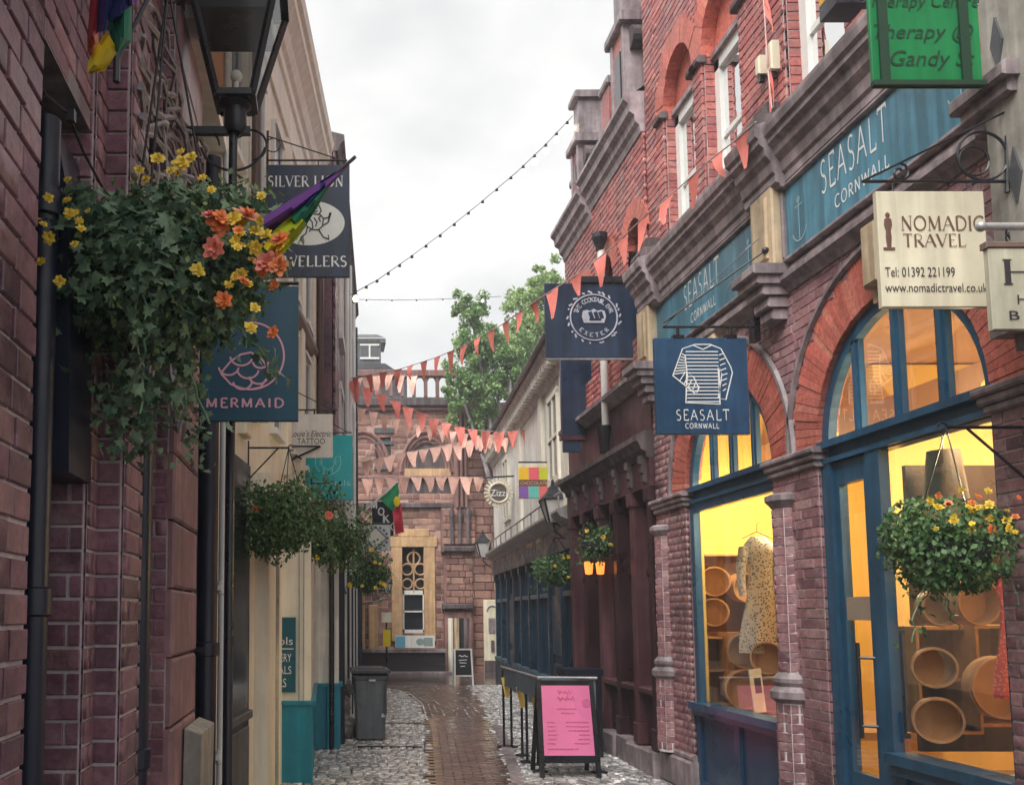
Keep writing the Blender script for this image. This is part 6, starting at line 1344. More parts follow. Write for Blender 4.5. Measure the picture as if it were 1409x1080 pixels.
c = PY(425, 307, f0); disc(c, EX, EZ, 51*8.5/F_PX, 33*8.5/F_PX, mat('oval_white', (.72, .76, .72), .5, .08, 6, 0), t, 'oval')
lion = [[(.28, .98), (.45, 1.0), (.62, .93), (.68, .8), (.60, .70), (.45, .72), (.30, .80), (.24, .9), (.28, .98)], [(.35, .88), (.42, .9)], [(.48, .87), (.56, .86)], [(.40, .8), (.5, .77), (.57, .8)], [(.25, .85), (.12, .7), (.15, .5), (.25, .38), (.2, .2), (.05, .1), (.02, .02), (.15, .0)], [(.62, .72), (.75, .6), (.72, .4), (.6, .3), (.75, .1), (.92, .05), (.9, .16)], [(.3, .6), (.4, .5), (.42, .35), (.3, .25)], [(.45, .62), (.55, .5), (.5, .38)], [(.75, .6), (.9, .62), (.97, .75), (.9, .5), (.75, .42)], [(.25, .38), (.4, .3), (.6, .3)], [(.2, .7), (.3, .66), (.28, .56)], [(.66, .66), (.6, .6), (.66, .52)]]
a = PY(412, 332, f0-.003); c_ = PY(456, 280, f0-.003); strokes(lion, ((a.x+c_.x)/2, f0-.003, (a.z+c_.z)/2), EX, EZ, c_.x-a.x, c_.z-a.z, .012, m_dark_l, t, 'lion_emblem')
bracket(t, 372, 478, 221, 8.5, [(385, PY(385, 229, 8.5).z), (438, PY(438, 229, 8.5).z), (466, PY(466, 229, 8.5).z)], l2x(8.5))
q = MB(); q.tube(arc(PY(376, 200, 8.5), EX, EZ, .07, 0, 2*math.pi, 16), .006, 5); q.build('scroll', m_black, t)
t, f0 = board('petrol blue sign with pink fish-scale circle hanging behind the big basket', 276, 411, 395, 580, 3.85, m_mermaid, .02)
put('MERMAID', 284, 391, 547, 562, f0, m_pink_l, t, serif_text, thick=.16, thin=.16, serif=0, gap=.2)
cx0, cy0, Rr = 345, 490, 46
Lm = [[(.5+.5*math.cos(R(a_)), .5+.5*math.sin(R(a_))) for a_ in range(-110, 95, 6)]]
for row_, n_ in ((0, 1), (1, 2), (2, 3)):
    pass
Lm += [[(.05, .24), (.2, .42), (.35, .52), (.5, .55), (.65, .47), (.75, .34), (.78, .22)], [(.05, .24), (.2, .08), (.38, .01), (.5, 0), (.65, .03), (.78, .22)]]
for (ax, ay, r_) in ((.36, .50, .17), (.17, .34, .15), (.46, .30, .16), (.65, .42, .12), (.38, .12, .14), (.62, .20, .14)): Lm.append([(ax+r_*math.cos(R(k)), ay+r_*.85*math.sin(R(k))) for k in range(185, 356, 12)])
a = PY(cx0-Rr, cy0+Rr, f0); c_ = PY(cx0+Rr, cy0-Rr, f0); strokes(Lm, ((a.x+c_.x)/2, f0, (a.z+c_.z)/2), EX, EZ, c_.x-a.x, c_.z-a.z, .0085, m_pink_l, t, 'scale_emblem')
q = MB(); q.tube([(-.70, 3.85, PY(300, 390, 3.85).z), (PY(411, 390, 3.85).x, 3.85, PY(300, 390, 3.85).z)], .008, 6); q.build('bracket', m_black, t)
t, f0 = board('small white tattoo sign below the fish-scale sign', 394, 458, 570, 630, 10.0, m_white, .03)
put("Louie's Electric", 399, 456, 592, 601, f0, m_dark_l, t, shear=.3); put('TATTOO', 409, 447, 603, 611, f0, m_dark_l, t)
bracket(t, 413, 464, 564, 10.0, [(420, PY(420, 571, 10).z), (450, PY(450, 571, 10).z)], -.43); q = MB(); q.tube([PY(393, 614, 9.96), PY(441, 614, 9.96)], .01, 5); q.tube([PY(393, 636, 9.96), PY(441, 614, 9.96)], .012, 5); q.tube([PY(393, 616, 9.96), PY(415, 632, 9.96)], .012, 5); q.build('scroll', m_black, t)
t, f0 = board('bright teal sign with a pale circle hanging behind the white tattoo sign', 416, 485, 599, 688, 11.2, m_tealsign, .03)
m_pt = mat('pale_teal', (.25, .62, .62), .5, .05, 9, 0)
put('crystals', 431, 482, 660, 671, f0, m_pt, t); Lc = [[(.5+.45*math.cos(R(k)), .5+.45*math.sin(R(k))) for k in range(150, 391, 10)], [(.2, .55), (.35, .3), (.35, .12)], [(.8, .55), (.65, .3), (.65, .12)], [(.35, .3), (.5, .22), (.65, .3)], [(.2, .7), (.3, .5), (.2, .4)], [(.8, .7), (.7, .5), (.8, .4)]]
a = PY(432, 655, f0); c_ = PY(471, 616, f0); strokes(Lc, ((a.x+c_.x)/2, f0, (a.z+c_.z)/2), EX, EZ, c_.x-a.x, c_.z-a.z, .01, m_pt, t, 'circle_emblem'); bracket(t, 420, 484, 595, 11.2, [(440, PY(440, 600, 11.2).z), (472, PY(472, 600, 11.2).z)], -.17)
t, f0 = board('black sign with slanting white letters behind the green and red flag', 512, 541, 690, 737, 19.2, m_dark, .04)
for ch, x, y in (('M', 510, 689), ('O', 520, 698), ('K', 527, 708), ('O', 537, 719)): put(ch, x, x+9, y, y+11, f0, m_letter, t, serif_text, thick=.2, thin=.14, serif=.1)
q = MB(); q.tube([(.54, 19.2, PY(512, 688, 19.2).z), (PY(541, 688, 19.2).x, 19.2, PY(541, 688, 19.2).z)], .012, 5); q.build('bracket', m_black, t)
t, f0 = board('ornate square white sign with a diamond beneath the black lettered sign', 498, 537, 722, 758, 18.3, mat('grey_white', (.55, .56, .56), .5, .1, 9, .05), .04)
c = PY(517, 740, f0); q = MB(); q.add([c+Vector((-.21, -.004, 0)), c+Vector((0, -.004, -.21)), c+Vector((.21, -.004, 0)), c+Vector((0, -.004, .21))], [(0, 1, 2, 3)]); q.build('diamond', mat('bone', (.66, .64, .56), .5, .1, 9, 0), t)
q = MB()
for k in range(16):
    an = k*math.pi/8; s_ = .24 if k % 4 == 0 else .25
    q.obox(c+Vector((math.cos(an)*.235, -.004, math.sin(an)*.22)), Vector((1, 0, 1)).normalized(), Vector((-1, 0, 1)).normalized(), -EY, .045, .045, .006)
q.tube([c+Vector((.22*math.cos(k*math.pi/2), -.006, .22*math.sin(k*math.pi/2))) for k in range(5)], .012, 5); q.build('ornament', m_lead, t); q = MB(); q.tube([(.48, 18.3, PY(500, 720, 18.3).z), (PY(537, 720, 18.3).x, 18.3, PY(537, 720, 18.3).z)], .012, 5); q.build('bracket', m_black, t)

# ================================================================== signs on the right, further on
t, f0 = board('wide dark navy bar sign with a round crown emblem', 751, 878, 391, 493, 10.45, m_signnavy, .05)
c = PY(817, 437, f0); k_ = 10.45/F_PX
rg = MB(); rg.tube(arc(c-EY*.004, EX, EZ, 33*k_, 0, 2*math.pi, 40), .010, 5); rg.build('ring', mat('silver_print', (.42, .43, .5), .5, .2, 20, 0), t)
ms = MATS['silver_print']
def arc_text(s, cc, r_, a0, a1, h, inward=False):
    n_ = len(s)
    for i, ch in enumerate(s):
        if ch == ' ': continue
        an = R(a0+(a1-a0)*i/(n_-1)); p = cc+EX*(r_*math.cos(an))+EZ*(r_*math.sin(an)); up = (p-cc).normalized()*(-1 if inward else 1); rt = Vector((up.z, 0, -up.x))
        v, f_ = drawn_text(ch, .2, .15, 0, 0); fit([(x, y, 0) for x, y, z_ in v], f_, p, rt, up, h*(.35 if ch == 'I' else .75), h, 'letter', ms, t, .004)
arc_text('THE COCKTAIL BAR', c, 26*k_, 160, 20, 7*k_); arc_text('EXETER', c, 25*k_, 225, 315, 6.5*k_, True)
crown = MB(); pts2 = [(-.5, .05), (-.45, .35), (-.3, .42), (-.15, .36), (0, .48), (.15, .36), (.3, .42), (.45, .35), (.5, .05), (.42, -.3), (-.42, -.3)]
crown.prism([c+Vector((x*34*k_, -.004, y*26*k_)) for x, y in pts2], (0, -.004, 0)); crown.build('crown_emblem', ms, t)
cr2 = MB()
for x in (-.12, .1, .3): cr2.obox(c+Vector((x*34*k_, -.009, .12*26*k_)), Vector((.9, 0, .3)), Vector((-.3, 0, .9)), -EY, .05, .09, .002)
cr2.obox(c+Vector((.05*34*k_, -.009, -.12*26*k_)), EX, EZ, -EY, .14, .03, .002); cr2.build('crown_detail', m_signnavy, t)
sp = MB()
for i in range(22):
    sp = MB(); an = i*2*math.pi/22+random.uniform(-.1, .1); p = c+EX*(37*k_*math.cos(an))+EZ*(37*k_*math.sin(an)); sp.obox(p-EY*.003, (math.cos(an+1), 0, math.sin(an+1)), (-math.sin(an+1), 0, math.cos(an+1)), -EY, random.uniform(.02, .06), .02, .002); sp.build('wreath_leaf', ms, t)
q = MB(); zt_ = PY(800, 388, 10.45).z; q.box((PY(790, 388, 10.45).x, 10.40, zt_-.02), (3.62, 10.50, zt_+.05)); q.build('bracket', m_black, t); q = MB(); q.box((PY(751, 494, 10.45).x, 10.43, PY(751, 495.5, 10.45).z), (PY(878, 494, 10.45).x, 10.47, PY(751, 493, 10.45).z)); q.build('bottom_rail', m_galv, t)
t, f0 = board('tall plain dark banner box hanging beneath the crown sign', 773, 812, 497, 600, 12.5, m_signnavy, .08); q = MB(); a = PY(773, 606, 12.5); q.box((a.x-.02, 12.44, a.z), (PY(815, 600, 12.5).x, 12.56, a.z+.06)); q.build('bottom_rail', m_maroon2, t); q = MB(); a = PY(775, 622, 12.5); q.box((a.x, 12.46, a.z), (PY(798, 606, 12.5).x, 12.54, PY(775, 607, 12.5).z)); q.build('drop_box', m_signnavy, t); q = MB(); q.tube([(PY(780, 497, 12.5).x, 12.5, PY(780, 495, 12.5).z), (3.66, 12.5, PY(780, 495, 12.5).z)], .015, 5); q.build('bracket', m_black, t)
t, f0 = board('small sign of six bright colour squares on the white stucco wall', 713, 756, 638, 686, 15.7, m_creamsign, .04)
sq = [(714, 727, 643, 660, (.80, .48, .02)), (728, 741, 643, 660, (.75, .12, .15)), (742, 755, 643, 660, (.55, .58, .03)), (714, 727, 669, 685, (.22, .10, .38)), (728, 741, 669, 685, (.12, .48, .42)), (742, 755, 669, 685, (.70, .15, .15))]
for i, (x0, x1, y0, y1, col_) in enumerate(sq): a = PY(x0, y1, f0); c_ = PY(x1, y0, f0); q = MB(); q.box((a.x, f0-.008, a.z), (c_.x, f0-.001, c_.z)); q.build('colour_square', mat('square%d' % i, col_, .5, .08, 9, 0), t)
a = PY(714, 668.5, f0); c_ = PY(755, 660.5, f0); q = MB(); q.box((a.x, f0-.006, a.z), (c_.x, f0-.001, c_.z)); q.build('band', mat('choc', (.14, .06, .04), .5, .1, 9, 0), t); put('CHOCOLATE', 716, 753, 662, 667, f0-.007, mat('tan_letter', (.6, .42, .3), .5, .1, 9, 0), t); q = MB(); q.tube([(PY(713, 636, 15.7).x, 15.7, PY(713, 636, 15.7).z), (3.86, 15.7, PY(713, 636, 15.7).z)], .014, 5); q.build('bracket', m_black, t)
Yz = 20.0; c = PY(686, 678, Yz); t = thing('hanging_sign', 'round cream cut-out sign with a toothed rim on the white wall', 'sign', c-EZ*.35); kz = Yz/F_PX; m_zc = mat('zcream', (.72, .66, .52), .5, .1, 9, 0)
q = MB(); q.lathe([(0, -.015), (13.5*kz, -.015), (13.5*kz, .015), (0, .015)], c, 28, axis=(0, -1, 0), ref=(1, 0, 0)); q.build('board', mat('zdark', (.13, .11, .09), .5, .1, 9, 0), t)
for k in range(22):
    an = k*2*math.pi/22; p = c+EX*(17.5*kz*math.cos(an))+EZ*(17.5*kz*math.sin(an)); q = MB(); q.obox(p, (math.cos(an), 0, math.sin(an)), (-math.sin(an), 0, math.cos(an)), -EY, 6*kz, 3.2*kz, .03, .004); q.build('tooth', m_zc, t)
q = MB(); q.tube(arc(c-EY*.02, EX, EZ, 13.5*kz, 0, 2*math.pi, 28), .03, 6); q.build('rim', m_zc, t, smooth=True); text('Zizzi', c-EY*.018, EX, EZ, 23*kz, 9*kz, m_letter, t); q = MB(); q.tube([PY(664, 657, Yz), (4.16, Yz, PY(664, 655, Yz).z)], .02, 6); q.tube([c+EZ*20*kz, PY(686, 656, Yz)], .01, 5); q.build('bracket', m_black, t)

# ================================================================== flags
def cloth(name, rows, mt_, parent): q = MB(); q.sheet(rows); return q.build(name, mt_, parent, smooth=True)
RB = [('violet', (.13, .03, .22)), ('indigo', (.02, .03, .16)), ('green', (.0, .16, .09)), ('yellow', (.80, .60, .01)), ('orange', (.75, .18, .02)), ('red', (.45, .01, .03))]
mr = {n_: mat('flag_'+n_, c_, .6, .15, 10, .1) for n_, c_ in RB}
Yg = 2.3
t = thing('rainbow_flag', 'drooping rainbow flag cut by the top edge at the upper left', 'flag', PY(150, 60, Yg), 'rainbow flags on the left')
q = MB(); q.tube([PY(195, -110, Yg), (-.67, Yg-.3, PY(150, -260, Yg).z)], .012, 8); q.build('pole', m_white, t)
def fpoly(pts, mt_, nm='stripe', dy=0.0):
    """a folded strip of cloth: polygon in picture outline at the flag's own depth, given folds"""
    n_ = len(pts)//2; A_, B_ = pts[:n_], pts[n_:][::-1]; rows = []
    for k in range(n_):
        r_ = []
        for j in range(7): 
            x = A_[k][0]+(B_[k][0]-A_[k][0])*j/6; y = A_[k][1]+(B_[k][1]-A_[k][1])*j/6; r_.append(PY(x, y, Yg+dy+.03*math.sin(j*1.1+k*.9)))
        rows.append(r_)
    q = MB(); q.sheet(rows); q.build(nm, mt_, t, smooth=True)
fpoly([(140, -80), (135, -20), (133, 45), (150, 42), (165, -20), (172, -80)], mr['indigo']); fpoly([(172, -80), (172, -20), (176, 10), (188, 5), (192, -20), (194, -80)], mr['violet'], dy=-.01)
fpoly([(128, -80), (124, 0), (120, 58), (134, 46), (137, 0), (142, -80)], mr['red'], dy=.01); fpoly([(120, 58), (121, 70), (124, 80), (132, 66), (136, 56), (134, 46)], mr['orange'], dy=.0)
fpoly([(147, 44), (135, 60), (121, 85), (120, 98), (124, 102), (145, 97), (160, 74), (158, 62)], mr['yellow'], dy=-.02); fpoly([(150, 30), (150, 43), (160, 72), (166, 70), (181, 58), (182, 8)], mr['green'], dy=-.01)
fpoly([(150, -10), (150, 12), (150, 30), (182, 12), (180, 2), (178, -10)], mr['indigo'], dy=-.012)
Yg = 2.5
t = thing('rainbow_flag', 'furled rainbow flag on a slanting pole across the lion sign', 'flag', PY(430, 260, Yg), 'rainbow flags on the left')
p0_ = PY(489, 216, 2.45); p1_ = PY(380, 312, 2.70); q = MB(); q.tube([p0_, p1_, p0_+(p1_-p0_)*((-.67-p0_.x)/(p1_.x-p0_.x))], [.005, .007, .008], 8); q.build('pole', mat('grey_pole', (.2, .18, .19), .5, .2, 9, .05), t, smooth=True)
fpoly([(478, 226), (440, 250), (395, 278), (360, 300), (372, 326), (412, 298), (448, 264), (476, 232)], mr['violet'], dy=-.01); fpoly([(445, 250), (432, 268), (425, 274), (420, 283), (425, 283), (432, 275), (440, 262), (448, 252)], mat('flag_blue', (.05, .10, .45), .6), dy=-.02)
fpoly([(446, 252), (425, 270), (408, 288), (400, 300), (418, 316), (430, 296), (440, 280), (450, 262)], mr['green'], dy=-.025); fpoly([(408, 292), (392, 304), (378, 316), (370, 326), (388, 350), (402, 336), (414, 322), (422, 308)], mat('flag_lime', (.42, .50, .01), .6), dy=-.03)
fpoly([(384, 314), (376, 322), (368, 330), (362, 340), (378, 356), (386, 348), (394, 340), (400, 330)], mr['yellow'], dy=-.03); fpoly([(378, 322), (376, 335), (374, 350), (374, 364), (382, 366), (384, 352), (386, 340), (386, 330)], mr['orange'], dy=-.032)
Yg = 18.8
t = thing('national_flag', 'green and red flag on a slanting white pole at the end of the left side', 'flag', PY(520, 700, Yg))
q = MB(); q.tube([PY(548, 662, Yg), PY(487, 716, Yg), (.52, Yg, PY(480, 722, Yg).z)], .02, 6); q.build('pole', m_white, t)
fpoly([(522, 686), (533, 678), (548, 663), (549, 678), (546, 692), (540, 703)], mat('flag_emerald', (.0, .26, .09), .6, .15, 8, .1)); fpoly([(546, 692), (544, 700), (540, 703), (544, 735), (556, 732), (552, 692)], mat('flag_crimson', (.55, .02, .05), .6, .15, 8, .1)); q = MB(); q.sphere(PY(546, 690, Yg-.05), .07, 8, (1, .2, 1.6)); q.build('emblem', mr['yellow'], t)

# ================================================================== bunting and fairy lights
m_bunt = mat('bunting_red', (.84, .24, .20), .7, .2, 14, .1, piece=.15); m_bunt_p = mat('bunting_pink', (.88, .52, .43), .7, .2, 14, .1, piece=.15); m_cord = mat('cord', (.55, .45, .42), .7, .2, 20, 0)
def bunting(label, P, n_, size, mt_, group='strings of bunting over the street', face=0.0, skip=()):
    P = [Vector(p) for p in P]; L = [0]
    for a, b_ in zip(P, P[1:]): L.append(L[-1]+(b_-a).length)
    def at_(d):
        for i in range(len(P)-1):
            if d <= L[i+1]: return P[i]+(P[i+1]-P[i])*((d-L[i])/(L[i+1]-L[i]))
        return P[-1]
    t = thing('bunting', label, 'bunting', P[0], group); q = MB(); q.tube(P, .006, 5); q.build('cord', m_cord, t)
    for k in range(n_):
        d = L[-1]*(k+.5)/n_; c = at_(d); tg = (at_(min(L[-1], d+.05))-at_(max(0, d-.05))).normalized(); s = size*random.uniform(.9, 1.08); a0 = c-tg*s*.36; b0 = c+tg*s*.36
        if face: a0 = c-Vector((1, 0, tg.z*.5))*s*.36*face; b0 = c+Vector((1, 0, tg.z*.5))*s*.36*face
        sw = Vector((random.gauss(0, .03), random.gauss(0, .05), -s*random.uniform(.85, 1.1))); tip = c+sw; cu = Vector((random.gauss(0, .012), random.gauss(0, .02), 0)); q = MB(); rows = []
        for i in range(5):
            f_ = i/4; wd = 1-f_*.8; m_ = c+(tip-c)*f_+cu*math.sin(f_*3.1); h = (b0-a0)/2*wd; rows.append([m_-h, m_-h*.4+Vector((0, .012*math.sin(3*f_+k), 0)), m_+h*.4-Vector((0, .015*math.sin(2*f_+k), 0)), m_+h])
        q.sheet(rows); q.build('pennant', mt_, t, smooth=True)
def px_line3(pts): return [PY(x, y, Y) for x, y, Y in pts]
def px_line(pts, Ya, Yb): n_ = len(pts); return [PY(x, y, Ya+(Yb-Ya)*i/(n_-1)) for i, (x, y) in enumerate(pts)]
bunting('long red pennant string climbing from the left houses to the arched shop cornice', px_line3([(480, 521, 15.2), (550, 508, 14), (600, 492, 13), (640, 475, 12.2), (690, 447, 11.2), (745, 409, 10.1), (800, 374, 9.5), (845, 338, 9.0), (890, 295, 8.4), (935, 258, 7.9), (975, 222, 7.45), (1010, 195, 7.0), (1040, 168, 6.7)]), 23, .28, m_bunt)
bunting('red pennants hung straight down the brick wall above the cornice', [PXx(1046, -60, RX-.05), PXx(1052, 20, RX-.06), PXx(1056, 90, RX-.07), PXx(1062, 150, RX-.08)], 5, .34, m_bunt)
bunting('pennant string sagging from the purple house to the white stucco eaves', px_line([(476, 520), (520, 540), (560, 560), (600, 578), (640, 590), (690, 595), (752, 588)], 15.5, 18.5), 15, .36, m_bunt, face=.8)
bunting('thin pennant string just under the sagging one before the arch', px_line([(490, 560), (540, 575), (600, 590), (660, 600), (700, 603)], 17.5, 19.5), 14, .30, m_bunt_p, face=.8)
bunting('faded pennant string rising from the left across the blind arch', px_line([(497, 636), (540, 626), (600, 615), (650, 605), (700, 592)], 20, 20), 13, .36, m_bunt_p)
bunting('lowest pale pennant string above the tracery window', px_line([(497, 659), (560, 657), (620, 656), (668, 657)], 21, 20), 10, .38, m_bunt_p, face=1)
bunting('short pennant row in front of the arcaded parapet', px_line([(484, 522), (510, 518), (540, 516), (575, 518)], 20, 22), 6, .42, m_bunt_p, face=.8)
m_fb = mat('clear_bulb', (.85, .82, .72), .15, .05, 9, 0, emis=((1, .88, .68), 3))
def lights(label, P, n_, r_):
    t = thing('festoon_lights', label, 'string lights', P[0], 'festoon lights over the street'); q = MB(); q.tube(P, .006, 5); q.build('cable', m_black, t)
    for k in range(n_):
        f_ = (k+.5)/n_*(len(P)-1); i = min(len(P)-2, int(f_)); c = P[i]+(P[i+1]-P[i])*(f_-i); q = MB(); q.lathe([(r_*.5, 0), (r_*.5, -.05), (r_*.4, -.06)], c, 6); h = q.build('holder', m_black, t); q = MB(); q.sphere(c-EZ*(.06+r_), r_, 7, (1, 1, 1.2)); q.build('bulb', m_fb, h, smooth=True)
lights('festoon lights rising from the jewellers sign to the brick dormer', px_line([(482, 406), (520, 385), (560, 357), (610, 320), (660, 280), (710, 238), (750, 200), (788, 160)], 13, 12.8), 18, .042)
lights('nearly level festoon cable above the trees', px_line([(486, 412), (545, 413), (600, 412), (690, 408)], 19, 22), 5, .03)

# ================================================================== things standing in the street
m_bin = mat('bin_plastic', (.16, .18, .20), .35, .15, 12, .05, streak=.2); m_binlid = mat('bin_lid', (.03, .033, .04), .3, .15, 12, .05)
Yb_ = 12.6; a = PG(487, 1016); x0, x1 = PY(487, 1016, Yb_).x, PY(534, 1016, Yb_).x
t = thing('wheelie_bin', 'grey wheelie bin with a dark lid standing on the setts', 'bin', ((x0+x1)/2, Yb_, 0)); q = MB(); H_ = .86; cxb = (x0+x1)/2; wbx = (x1-x0)/2
def bin_ring(k): w_ = wbx*(.84+.16*k); d_ = .19+.08*k; z = .03+H_*k; r_ = .03; return [Vector((cxb+sx_*(w_-(r_ if j else 0)), Yb_+.28+sy_*(d_-(0 if j else r_)), z)) for sx_, sy_, j in ((-1, -1, 0), (-1, -1, 1), (1, -1, 1), (1, -1, 0), (1, 1, 0), (1, 1, 1), (-1, 1, 1), (-1, 1, 0))]
rg_ = [bin_ring(k) for k in (0, .25, .6, .92)]; q.sheet([r_+[r_[0]] for r_ in rg_]); q.f.append(tuple(range(8)))
top_ = bin_ring(.93); q.add(top_+[p+Vector((math.copysign(.02, p.x-cxb), math.copysign(.02, p.y-Yb_-.28), .06)) for p in top_], [(i, (i+1) % 8, (i+1) % 8+8, i+8) for i in range(8)]); q.build('body', m_bin, t)
q = MB(); q.obox((cxb, Yb_+.27, .955), EX, EY, EZ, wbx*2+.08, .62, .05, .02); q.obox((cxb, Yb_+.25, .985), EX, EY, EZ, wbx*1.7, .5, .03, .01); q.tube([(cxb-wbx-.03, Yb_+.58, .93), (cxb+wbx+.03, Yb_+.58, .93)], .018, 8); q.build('lid', m_binlid, t)
for sx_ in (-.86, .8): q = MB(); q.lathe([(0, -.03), (.09, -.03), (.10, -.02), (.10, .02), (.09, .03), (0, .03)], (cxb+sx_*wbx, Yb_+.42, .10), 16, axis=(1, 0, 0), ref=(0, 1, 0)); q.build('wheel', m_black, t, smooth=True)
q = MB(); q.obox((cxb+.02, Yb_-.005, .83), EX, EZ, -EY, .09, .025, .012); q.obox((x1-.06, Yb_+.04, .35), EX, EZ, -EY, .05, .05, .006); q.build('sticker', m_white, t); q = MB(); q.obox((x1-.035, Yb_+.0, .58), EX, EZ, -EY, .04, .42, .03); q.build('grip_rib', m_binlid, t)
b_ = thing('rubbish_bag', 'crumpled pale bags heaped between the bin and the blue wall', 'bag', (.22, 12.9, 0))
q = MB(); q.sphere((.26, 13.0, .17), .16, 9, (.8, 1, 1.05)); q.sphere((.24, 13.2, .42), .13, 9, (.7, 1, 1.1)); q.sphere((.30, 13.3, .66), .1, 8, (.6, 1, 1.3))
q.v = [(x+random.uniform(-.025, .025), y+random.uniform(-.025, .025), max(.0, z+random.uniform(-.025, .025))) for x, y, z in q.v]; q.build('bag', mat('bag_plastic', (.36, .32, .30), .3, .4, 9, .3), b_)
# pink A-board
Ya = 9.95
t = thing('a_board', 'black framed A-board with a pink menu poster on the wet setts', 'sign board', (PY(782, 1060, Ya).x, Ya, 0))
lean = Vector((0, .17, .985)).normalized(); base = PG(745, 1062); z0 = 0; xl, xr = PY(741, 1060, Ya).x, PY(826, 1060, Ya).x; xm = (xl+xr)/2; H_ = 1.03; nrm = EX.cross(lean)
def ab(x, h, o=0.0): return Vector((xm+x, Ya-.05, 0))+lean*h+nrm*o
hw = (xr-xl)/2-.03
for s_ in (-1, 1):
    q = MB(); q.bar(ab(s_*hw, 0), ab(s_*hw*.95, H_), .05, .035); q.build('frame_post', m_black, t); q = MB(); q.bar(Vector((xm+s_*hw, Ya+.42, 0)), Vector((xm+s_*hw*.95, Ya+.14, H_-.02)), .045, .03); q.build('rear_leg', m_black, t)
for h in (.18, H_-.03): q = MB(); q.bar(ab(-hw, h), ab(hw, h), .03, .06); q.build('frame_rail', m_black, t)
q = MB(); c = ab(0, .59); q.obox(c, EX, lean, nrm, hw*2-.02, .76, .012); q.build('backing', m_black, t)
q = MB(); c = ab(-.005, .60, .009); pw_, ph_ = .56, .745; q.obox(c, EX, lean, nrm, pw_, ph_, .003); po = q.build('poster', mat('pink_poster', (.85, .22, .45), .35, .06, 5, .0), t)
q = MB(); u_ = EX; m_pk = mat('pink_ink', (.55, .10, .25), .5, .1, 30, 0)
LN = []
for i, (y, xs) in enumerate(((.80, ((.36, .64),)), (.66, ((.32, .70),)), (.60, ((.40, .66),)), (.47, ((.12, .27), (.48, .92))), (.41, ((.12, .28), (.48, .92))), (.35, ((.12, .28), (.52, .92))), (.29, ((.12, .32), (.72, .92))), (.23, ((.12, .28), (.70, .92))), (.17, ((.1, .25), (.62, .92))), (.09, ((.1, .7),)))):
    for (xa, xb) in xs:
        x = xa
        while x < xb:
            w_ = random.uniform(.02, .06); LN.append([(x, y+random.uniform(-.004, .004)), (min(xb, x+w_), y+random.uniform(-.004, .004))]); x += w_+.012
strokes(LN, c+nrm*.003, EX, lean, pw_, ph_, .012, m_pk, t, 'menu_lines', .001)
SC = [[(.36+.03*k+.015*math.sin(k*2.1), .90+.03*math.cos(k*2.7)) for k in range(10)], [(.33+.035*k, .81+.035*math.sin(k*2.3)) for k in range(11)], [(.90+.075*math.cos(R(a_)), .74+.055*math.sin(R(a_))) for a_ in range(0, 361, 20)], [(.90+.035*math.cos(R(a_)), .74+.026*math.sin(R(a_))) for a_ in range(0, 361, 30)]]
strokes(SC, c+nrm*.003, EX, lean, pw_, ph_, .009, m_pk, t, 'heading_script', .001)
# café windbreak with posts and tags
t = thing('cafe_windbreak', 'grey canvas windbreak on black posts behind the pink A-board', 'barrier', (2.4, 11.2, 0))
m_canvas = mat('grey_canvas', (.13, .16, .20), .6, .2, 8, .1); PB = [Vector((2.34, 12.3, 0)), Vector((2.36, 10.25, 0)), Vector((3.0, 10.2, 0))]
q = MB(); q.obox((2.35, 11.27, .91), (PB[1]-PB[0]).normalized(), EZ, -EX, 2.05, .22, .02); q.build('canvas', m_canvas, t); q = MB(); q.obox((2.69, 10.225, .86), EX, EZ, -EY, .62, .34, .02); q.build('canvas', m_canvas, t)
q = MB(); q.tube([p+EZ*1.03 for p in PB], .016, 8); q.build('top_rail', m_galv, t)
for (x, y) in ((2.33, 12.15), (2.42, 12.1), (2.41, 11.4), (2.36, 10.9), (2.44, 10.7), (2.36, 10.25), (3.0, 10.2)): q = MB(); q.tube([(x, y, 0), (x, y, 1.0)], .016, 8); q.lathe([(.0, .02), (.09, .015), (.09, 0)], (x, y, 0), 12); q.build('post', m_black, t, smooth=True)
m_yt = mat('yellow_tag', (.72, .50, .12), .5, .1, 9, 0)
for (x, y, z) in ((2.40, 11.35, .72), (2.42, 10.66, .70), (2.36, 12.1, .78)): q = MB(); q.obox((x-.01, y-.02, z), Vector((1, 0, .2)).normalized(), Vector((-.2, 0, 1)).normalized(), -EY, .07, .26, .006); q.build('tag', m_yt, t)
pl_ = thing('planter', 'dark planter box on the windbreak side of the maroon shop', 'planter', (3.15, 11.5, 0)); q = MB(); q.box((2.95, 11.3, 0), (3.38, 11.7, .98)); q.build('box', m_black, pl_); q = MB(); q.box((2.93, 11.28, .98), (3.40, 11.72, 1.06)); q.build('rim', m_navy, pl_)
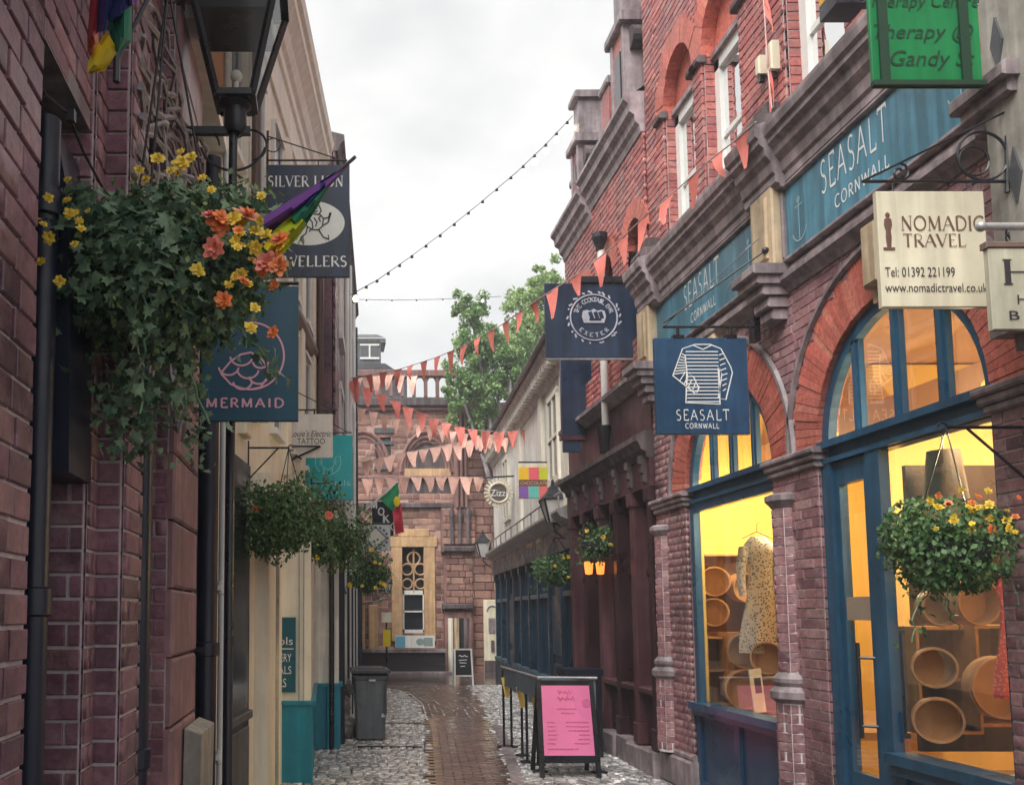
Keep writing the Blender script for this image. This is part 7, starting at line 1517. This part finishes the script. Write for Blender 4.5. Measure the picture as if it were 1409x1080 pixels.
# chalkboard far away
Yc = 22.1; t = thing('chalk_board', 'white framed chalkboard easel at the end of the path', 'sign board', (PY(638, 942, Yc).x, Yc, 0)); xl, xr = PY(626, 942, Yc).x, PY(651, 942, Yc).x
for x in (xl, xr): q = MB(); q.bar((x, Yc, 0), (x+(.02 if x == xl else -.02), Yc+.12, .88), .035); q.build('frame_post', m_white, t); q = MB(); q.bar((x, Yc+.4, 0), (x, Yc+.14, .86), .03); q.build('rear_leg', m_white, t)
q = MB(); q.bar((xl, Yc+.03, .24), (xr, Yc+.03, .24), .03); q.bar((xl, Yc+.12, .87), (xr, Yc+.12, .87), .035); q.build('frame_rail', m_white, t); q = MB(); q.prism([(xl+.02, Yc+.035, .26), (xr-.02, Yc+.035, .26), (xr-.02, Yc+.115, .85), (xl+.02, Yc+.115, .85)], (0, .02, 0)); q.build('slate', m_dark, t)
strokes([[(.2+.1*k, .8+.04*math.sin(k*2)) for k in range(7)], [(.2, .6), (.75, .62)], [(.25, .48), (.7, .47)], [(.3, .3), (.6, .32)]], (.5*(xl+xr), Yc+.07, .56), EX, Vector((0, .13, .99)).normalized(), xr-xl-.08, .5, .018, m_letter, t, 'chalk_writing', .012)
# yellow box on a pole by the far wall
Yp = 24.2; t = thing('ticket_pole', 'slim pole with a yellow box and small white plate by the sandstone window', 'sign', (PY(532, 925, Yp).x, Yp, 0)); x = PY(532, 900, Yp).x; q = MB(); q.tube([(x, Yp, 0), (x, Yp, PY(532, 840, Yp).z)], .025, 8); q.build('pole', m_black, t); a = PY(527, 889, Yp); c_ = PY(537, 866, Yp); q = MB(); q.box((a.x, Yp-.08, a.z), (c_.x, Yp-.02, c_.z)); q.build('yellow_box', mat('bright_yellow', (.80, .60, .0), .4, .08, 9, 0), t); a = PY(525, 856, Yp); c_ = PY(539, 842, Yp); q = MB(); q.box((a.x, Yp-.06, a.z), (c_.x, Yp-.03, c_.z)); q.build('plate', m_creamsign, t)

# ================================================================== rainy air
hz = MB(); hz.box((-9, -4, -1.2), (16, 45, 14))
hm = bpy.data.materials.new('rain_haze'); hm.use_nodes = True; hn = hm.node_tree; hn.nodes.clear()
ho = hn.nodes.new('ShaderNodeOutputMaterial'); hv = hn.nodes.new('ShaderNodeVolumePrincipled'); hv.inputs['Color'].default_value = (.90, .90, .95, 1); hv.inputs['Density'].default_value = .004; hv.inputs['Anisotropy'].default_value = .2
hn.links.new(hv.outputs['Volume'], ho.inputs['Volume'])
ha = hz.build('haze', hm); ha['kind'] = 'stuff'; ha['label'] = 'thin pale rain mist filling the street'
